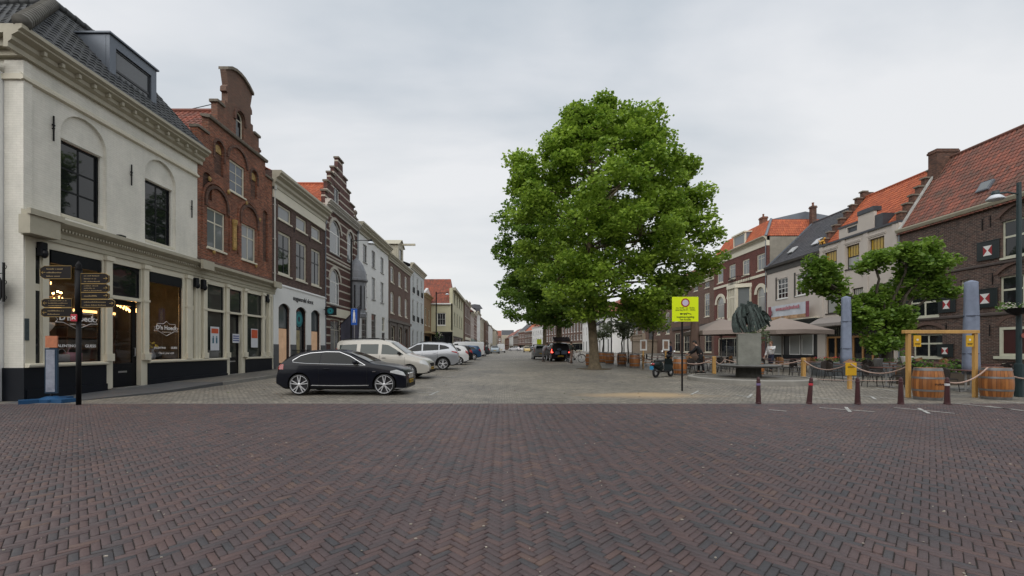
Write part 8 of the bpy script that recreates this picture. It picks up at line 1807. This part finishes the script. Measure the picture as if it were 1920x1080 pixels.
for bd in ((83, 141, 500, 524, -1, 3), (86, 142, 561, 577, -1, 3), (85, 142, 578, 594.5, -1, 2), (159, 211, 514, 533, 1, 3), (159, 211, 533.5, 549, 1, 3), (159, 211, 549.5, 561.5, 1, 1), (159, 222, 562.5, 577, 1, 2)): board(*bd)
q = MB().bbox(-.09, .08, -.13, -.108, Zq(603), Zq(590), .01); st_o = q.obj('sticker', mat('red sticker', (.45, .02, .04), .5, 0), r_); q = MB().obox((0, -.1325, Zq(596.5)), (.05, 0, .04), (0, .001, 0), (-.008, 0, .01)); q.obox((0, -.1327, Zq(596.5)), (.05, 0, -.04), (0, .001, 0), (.008, 0, .01)); q.obj('sticker_print', whitep, st_o)
# pavement sign on a blue foot
Y_ = 11.75; x_ = (97-945)*Y_/F
r_ = empty('pavement_sign', (x_, Y_, 0), 0, 'narrow pavement sign with an orange head on a blue plastic foot', 'sign')
q = MB()
for k in range(3): a_ = -.2+k*2*pi/3; q.obox((.28*cos(a_), .28*sin(a_), .05), (.33*cos(a_), .33*sin(a_), 0), (-.17*sin(a_), .17*cos(a_), 0), (0, 0, .05))
q.lathe([(.3, 0), (.3, .09), (.12, .16)], 12); q.obj('foot', mat('blue plastic foot', (.012, .07, .17), .4, .2), r_); MB().tube([(0, 0, .12), (0, 0, .25)], .03, 8).obj('stem', iron, r_)
q = MB(); q.obox((0, 0, .86), (.14, .03, 0), (-.008, .028, 0), (0, 0, .62)); q.obj('frame', mat('blue sign frame', (.01, .035, .07), .4, .1), r_)
q = MB(); q.obox((-.003, -.033, .86), (.10, .022, 0), (-.001, .005, 0), (0, 0, .58)); q.obj('print', mat('faded photo print', (.28, .30, .36), .5, .5, 4), r_); q = MB(); q.obox((0, 0, 1.66), (.13, .03, 0), (-.006, .022, 0), (0, 0, .16)); q.obj('head', mat('orange sign head', (.55, .2, .10), .5, .25, 6), r_)
# hanging sign at far left
r_ = empty('hanging_sign', (-13.72, 11.70, 0), 0, 'black shop sign hanging from a curled wrought iron bracket at the left edge', 'sign')
zA, zB = HCAM+(655-492)*11.7/F, HCAM+(655-566)*11.7/F; q = MB(); q.box(-.02, .02, -.02, .02, zB, zA); q.tube([(0, 0, zA-.3), (-.8, 0, zA-.3)], .013, 6); q.tube([(0, 0, zA-.55), (-.45, 0, zA-.5), (-.8, 0, zA-.3)], .01, 5)
for z in (zB+.12, zA-.12, (zA+zB)/2): q.tube([(.02+.06*sin(t), 0, z+.06*cos(t)) for t in np.linspace(0, 4.5, 10)], .008, 5)
q.obj('bracket', iron, r_); q = MB(); q.slab([(-.62, zA-1.05), (-.12, zA-1.05), (-.06, zA-.95), (-.06, zA-.5), (-.12, zA-.4), (-.62, zA-.4), (-.7, zA-.5), (-.7, zA-.95)], [], -.02, .02); q.obj('board', blackp, r_); MB().box(-.55, -.15, -.024, -.021, zA-.62, zA-.55).obj('lettering', goldp, r_)
# ---- street lamps
def lamp(x, y, H, arm, label, thick=.06, m=None, yaw=0, az=None):
    m = m or mat('dark green lamp post', (.012, .030, .034), .45, .1); r = empty('street_lamp', (x, y, g(y)), yaw, label, 'street lamp', 'street lamps'); az = az or H-.15
    MB().tube([(0, 0, 0), (0, 0, 1.0), (0, 0, 1.02), (0, 0, H)], [thick*1.5, thick*1.5, thick, thick*.8], 10).obj('pole', m, r); sg = 1 if arm > 0 else -1
    MB().tube([(0, 0, az), (arm*.5, 0, az+.05), (arm, 0, az+.02)], thick*.4, 6).obj('arm', m, r)
    q = MB(); q.lathe([(.0, .22), (.08, .21), (.10, .10), (.08, .06)], 14, (arm, 0, az-.12)); q.obj('lamp_cap', m, r, True)
    q = MB(); q.lathe([(.08, 0), (.13, -.04), (.21, -.13), (.20, -.16), (.05, -.16)], 18, (arm, 0, az-.02)); q.obj('lamp_shade', mat('pale lamp shade', (.62, .66, .70), .35, 0), r, True); return r
lr = lamp(15.75, 13.05, 6.55, -.72, 'tall dark green street lamp with a pale shade at the right edge', .07, az=6.2)
lamp(-8.95, 25, 7.75, 1.15, 'black street lamp with a pale shade before the striped brick house', .06, iron, az=7.62); lamp((818-945)*47/F, 47, 7.4, 1.2, 'far black street lamp before the cream corner house', .08, iron); 
r_ = empty('flower_basket', (15.5, 12.9, 0), 0, 'hanging basket of white and pink flowers on the right street lamp', 'flower basket'); zf = HCAM+(655-578)*12.9/F; q = MB().lathe([(.05, -.1), (.2, 0), (.28, .12)], 12, (0, 0, zf-.12)); q.tube([(.25, .1, zf-.02), (-.1, 0, zf)], .015, 5); q.obj('basket', iron, r_)
leaves('foliage', [(-.25+i*.16, rnd.uniform(-.15, .15), zf+rnd.uniform(-.02, .12), .2, .2, .13) for i in range(5)]+[(-.5, 0, zf-.02, .14, .14, .1)], hedge_leaf, r_, .05, 1500, 14); leaves('flowers', [(-.25+i*.16, rnd.uniform(-.15, .15), zf+.08, .22, .22, .13) for i in range(5)], whiteflower, r_, .045, 420, 15)
r_ = empty('house_number_sign', (15.75, 12.95, 0), 0, 'small round red sign strapped to the right lamp post', 'sign'); zf = HCAM+(655-629)*12.9/F; disc(0, zf, .07, -.02, 0).obj('disc', mat('dull red sign', (.28, .07, .05), .5, .1), r_)
r_ = empty('flower_basket', ((819-945)*47/F, 46.8, 0), 0, 'hanging basket of white flowers on the far lamp post', 'flower basket'); zf = HCAM+(655-628)*47/F; leaves('flowers', [(.2, 0, zf, .55, .4, .35)], whiteflower, r_, .14, 120, 16); leaves('foliage', [(.2, 0, zf-.1, .6, .45, .4)], hedge_leaf, r_, .14, 160, 17); MB().tube([(-.1, 0, zf+.4), (.2, 0, zf)], .04, 5).obj('basket', iron, r_)
# blue pedestrian sign, dark flag
x_ = (664.5-945)*23.5/F; r_ = empty('pedestrian_sign', (x_, 23.5, g(23.5)), 0, 'blue sign with a white walking figure on a grey pole', 'sign'); MB().tube([(0, 0, 0), (0, 0, 3.6)], .03, 8).obj('pole', alu, r_); MB().bbox(-.17, .17, -.05, -.03, 2.65, 3.55, .005).obj('sign_panel', mat('traffic blue', (.01, .09, .42), .4, 0), r_)
q = MB(); q.ball((0, -.053, 3.42), (.045, .003, .045), 8, 4); q.slab([(-.06, 3.12), (.06, 3.12), (.05, 3.36), (-.05, 3.36)], [], -.055, -.052); q.slab([(-.08, 2.78), (-.03, 2.78), (.02, 3.12), (-.05, 3.12)], [], -.055, -.052); q.slab([(.04, 2.78), (.09, 2.78), (.05, 3.12), (0, 3.12)], [], -.055, -.052); q.obj('walking_figure', whitep, r_)
r_ = empty('banner_flag', (-12.9, 34.5, 0), 0, 'dark grey shop flag hanging slantwise from the striped brick house', 'flag'); MB().tube([(-.6, 0, 3.2), (1.3, -.1, 5.0)], .025, 6).obj('flagpole', iron, r_); q = MB(); N_ = 8
for i in range(N_): t, t2 = i/N_, (i+1)/N_; f = lambda t: (-.3+1.6*t, .06*sin(t*9), 3.5+1.45*t); A, B = f(t), f(t2); q.add([A, B, (B[0]*.9-.0, B[1]-.1, B[2]-1.9-.9*t2), (A[0]*.9, A[1]-.1, A[2]-1.9-.9*t)], [(0, 1, 2, 3)])
q.obj('flag_cloth', mat('dark grey flag cloth', (.06, .06, .085), .8, .3, 1.5), r_)
# second yellow sign far away, lantern, hanging greenery
Y_ = 60; x_ = (1011-945)*Y_/F; r_ = empty('parking_sign', (x_, Y_, g(Y_)), 0, 'small far fluorescent yellow sign beside the third tree trunk', 'sign'); MB().tube([(0, 0, 0), (0, 0, 2.3)], .05, 6).obj('pole', iron, r_); MB().box(-.33, .33, -.08, -.05, 1.7, 2.4).obj('sign_panel', mat('fluorescent yellow'), r_)
Y_ = 60; r_ = empty('lantern', ((1170-945)*40/F, 40, g(40)), 0, 'old fashioned lantern post before the white corner house', 'street lamp'); MB().tube([(0, 0, 0), (0, 0, 3.0)], .05, 8).obj('pole', iron, r_); MB().lathe([(.08, 3.0), (.16, 3.1), (.22, 3.5), (.25, 3.52), (.05, 3.8), (.02, 4.0)], 6).obj('lantern_head', iron, r_)
Y_ = 45; r_ = empty('beach_flag', ((1191-945)*33/F, 33, g(33)), 0, 'curved white and dark beach flag before the mansion stoop', 'flag'); MB().tube([(-.2, 0, 0), (-.25, 0, 3), (-.1, 0, 4.0), (.5, 0, 4.3)], .02, 6).obj('flagpole', iron, r_); MB().slab([(-.2, 2.5), (.3, 2.9), (.45, 4.25), (0, 4.05), (-.2, 3.2)], [], -.01, .01).obj('flag_cloth', mat('printed flag cloth', (.5, .5, .52), .8, .5, 2.2), r_)
def menuboard(px, Y, label): r = empty('menu_board', ((px-945)*Y/F, Y, g(Y)), 0, label, 'menu board', 'menu boards at the terrace entrance'); MB().box(-.04, .04, -.04, .04, 0, 1.3).obj('post', woodp, r); q = MB().slab([(-.22, 1.15), (.22, 1.15), (.22, 1.85), (-.22, 1.85)], [[(-.13, 1.25), (.13, 1.25), (.13, 1.75), (-.13, 1.75)]], -.07, -.04); q.obj('frame', whitep, r); MB().box(-.13, .13, -.06, -.05, 1.25, 1.75).obj('menu', mat('menu print', (.25, .15, .1), .6, .4, 9), r)
menuboard(1206, 27.5, 'white framed menu board on a post above the scooter seat'); menuboard(1248, 27.5, 'white framed menu board between the scooter and the yellow sign pole')
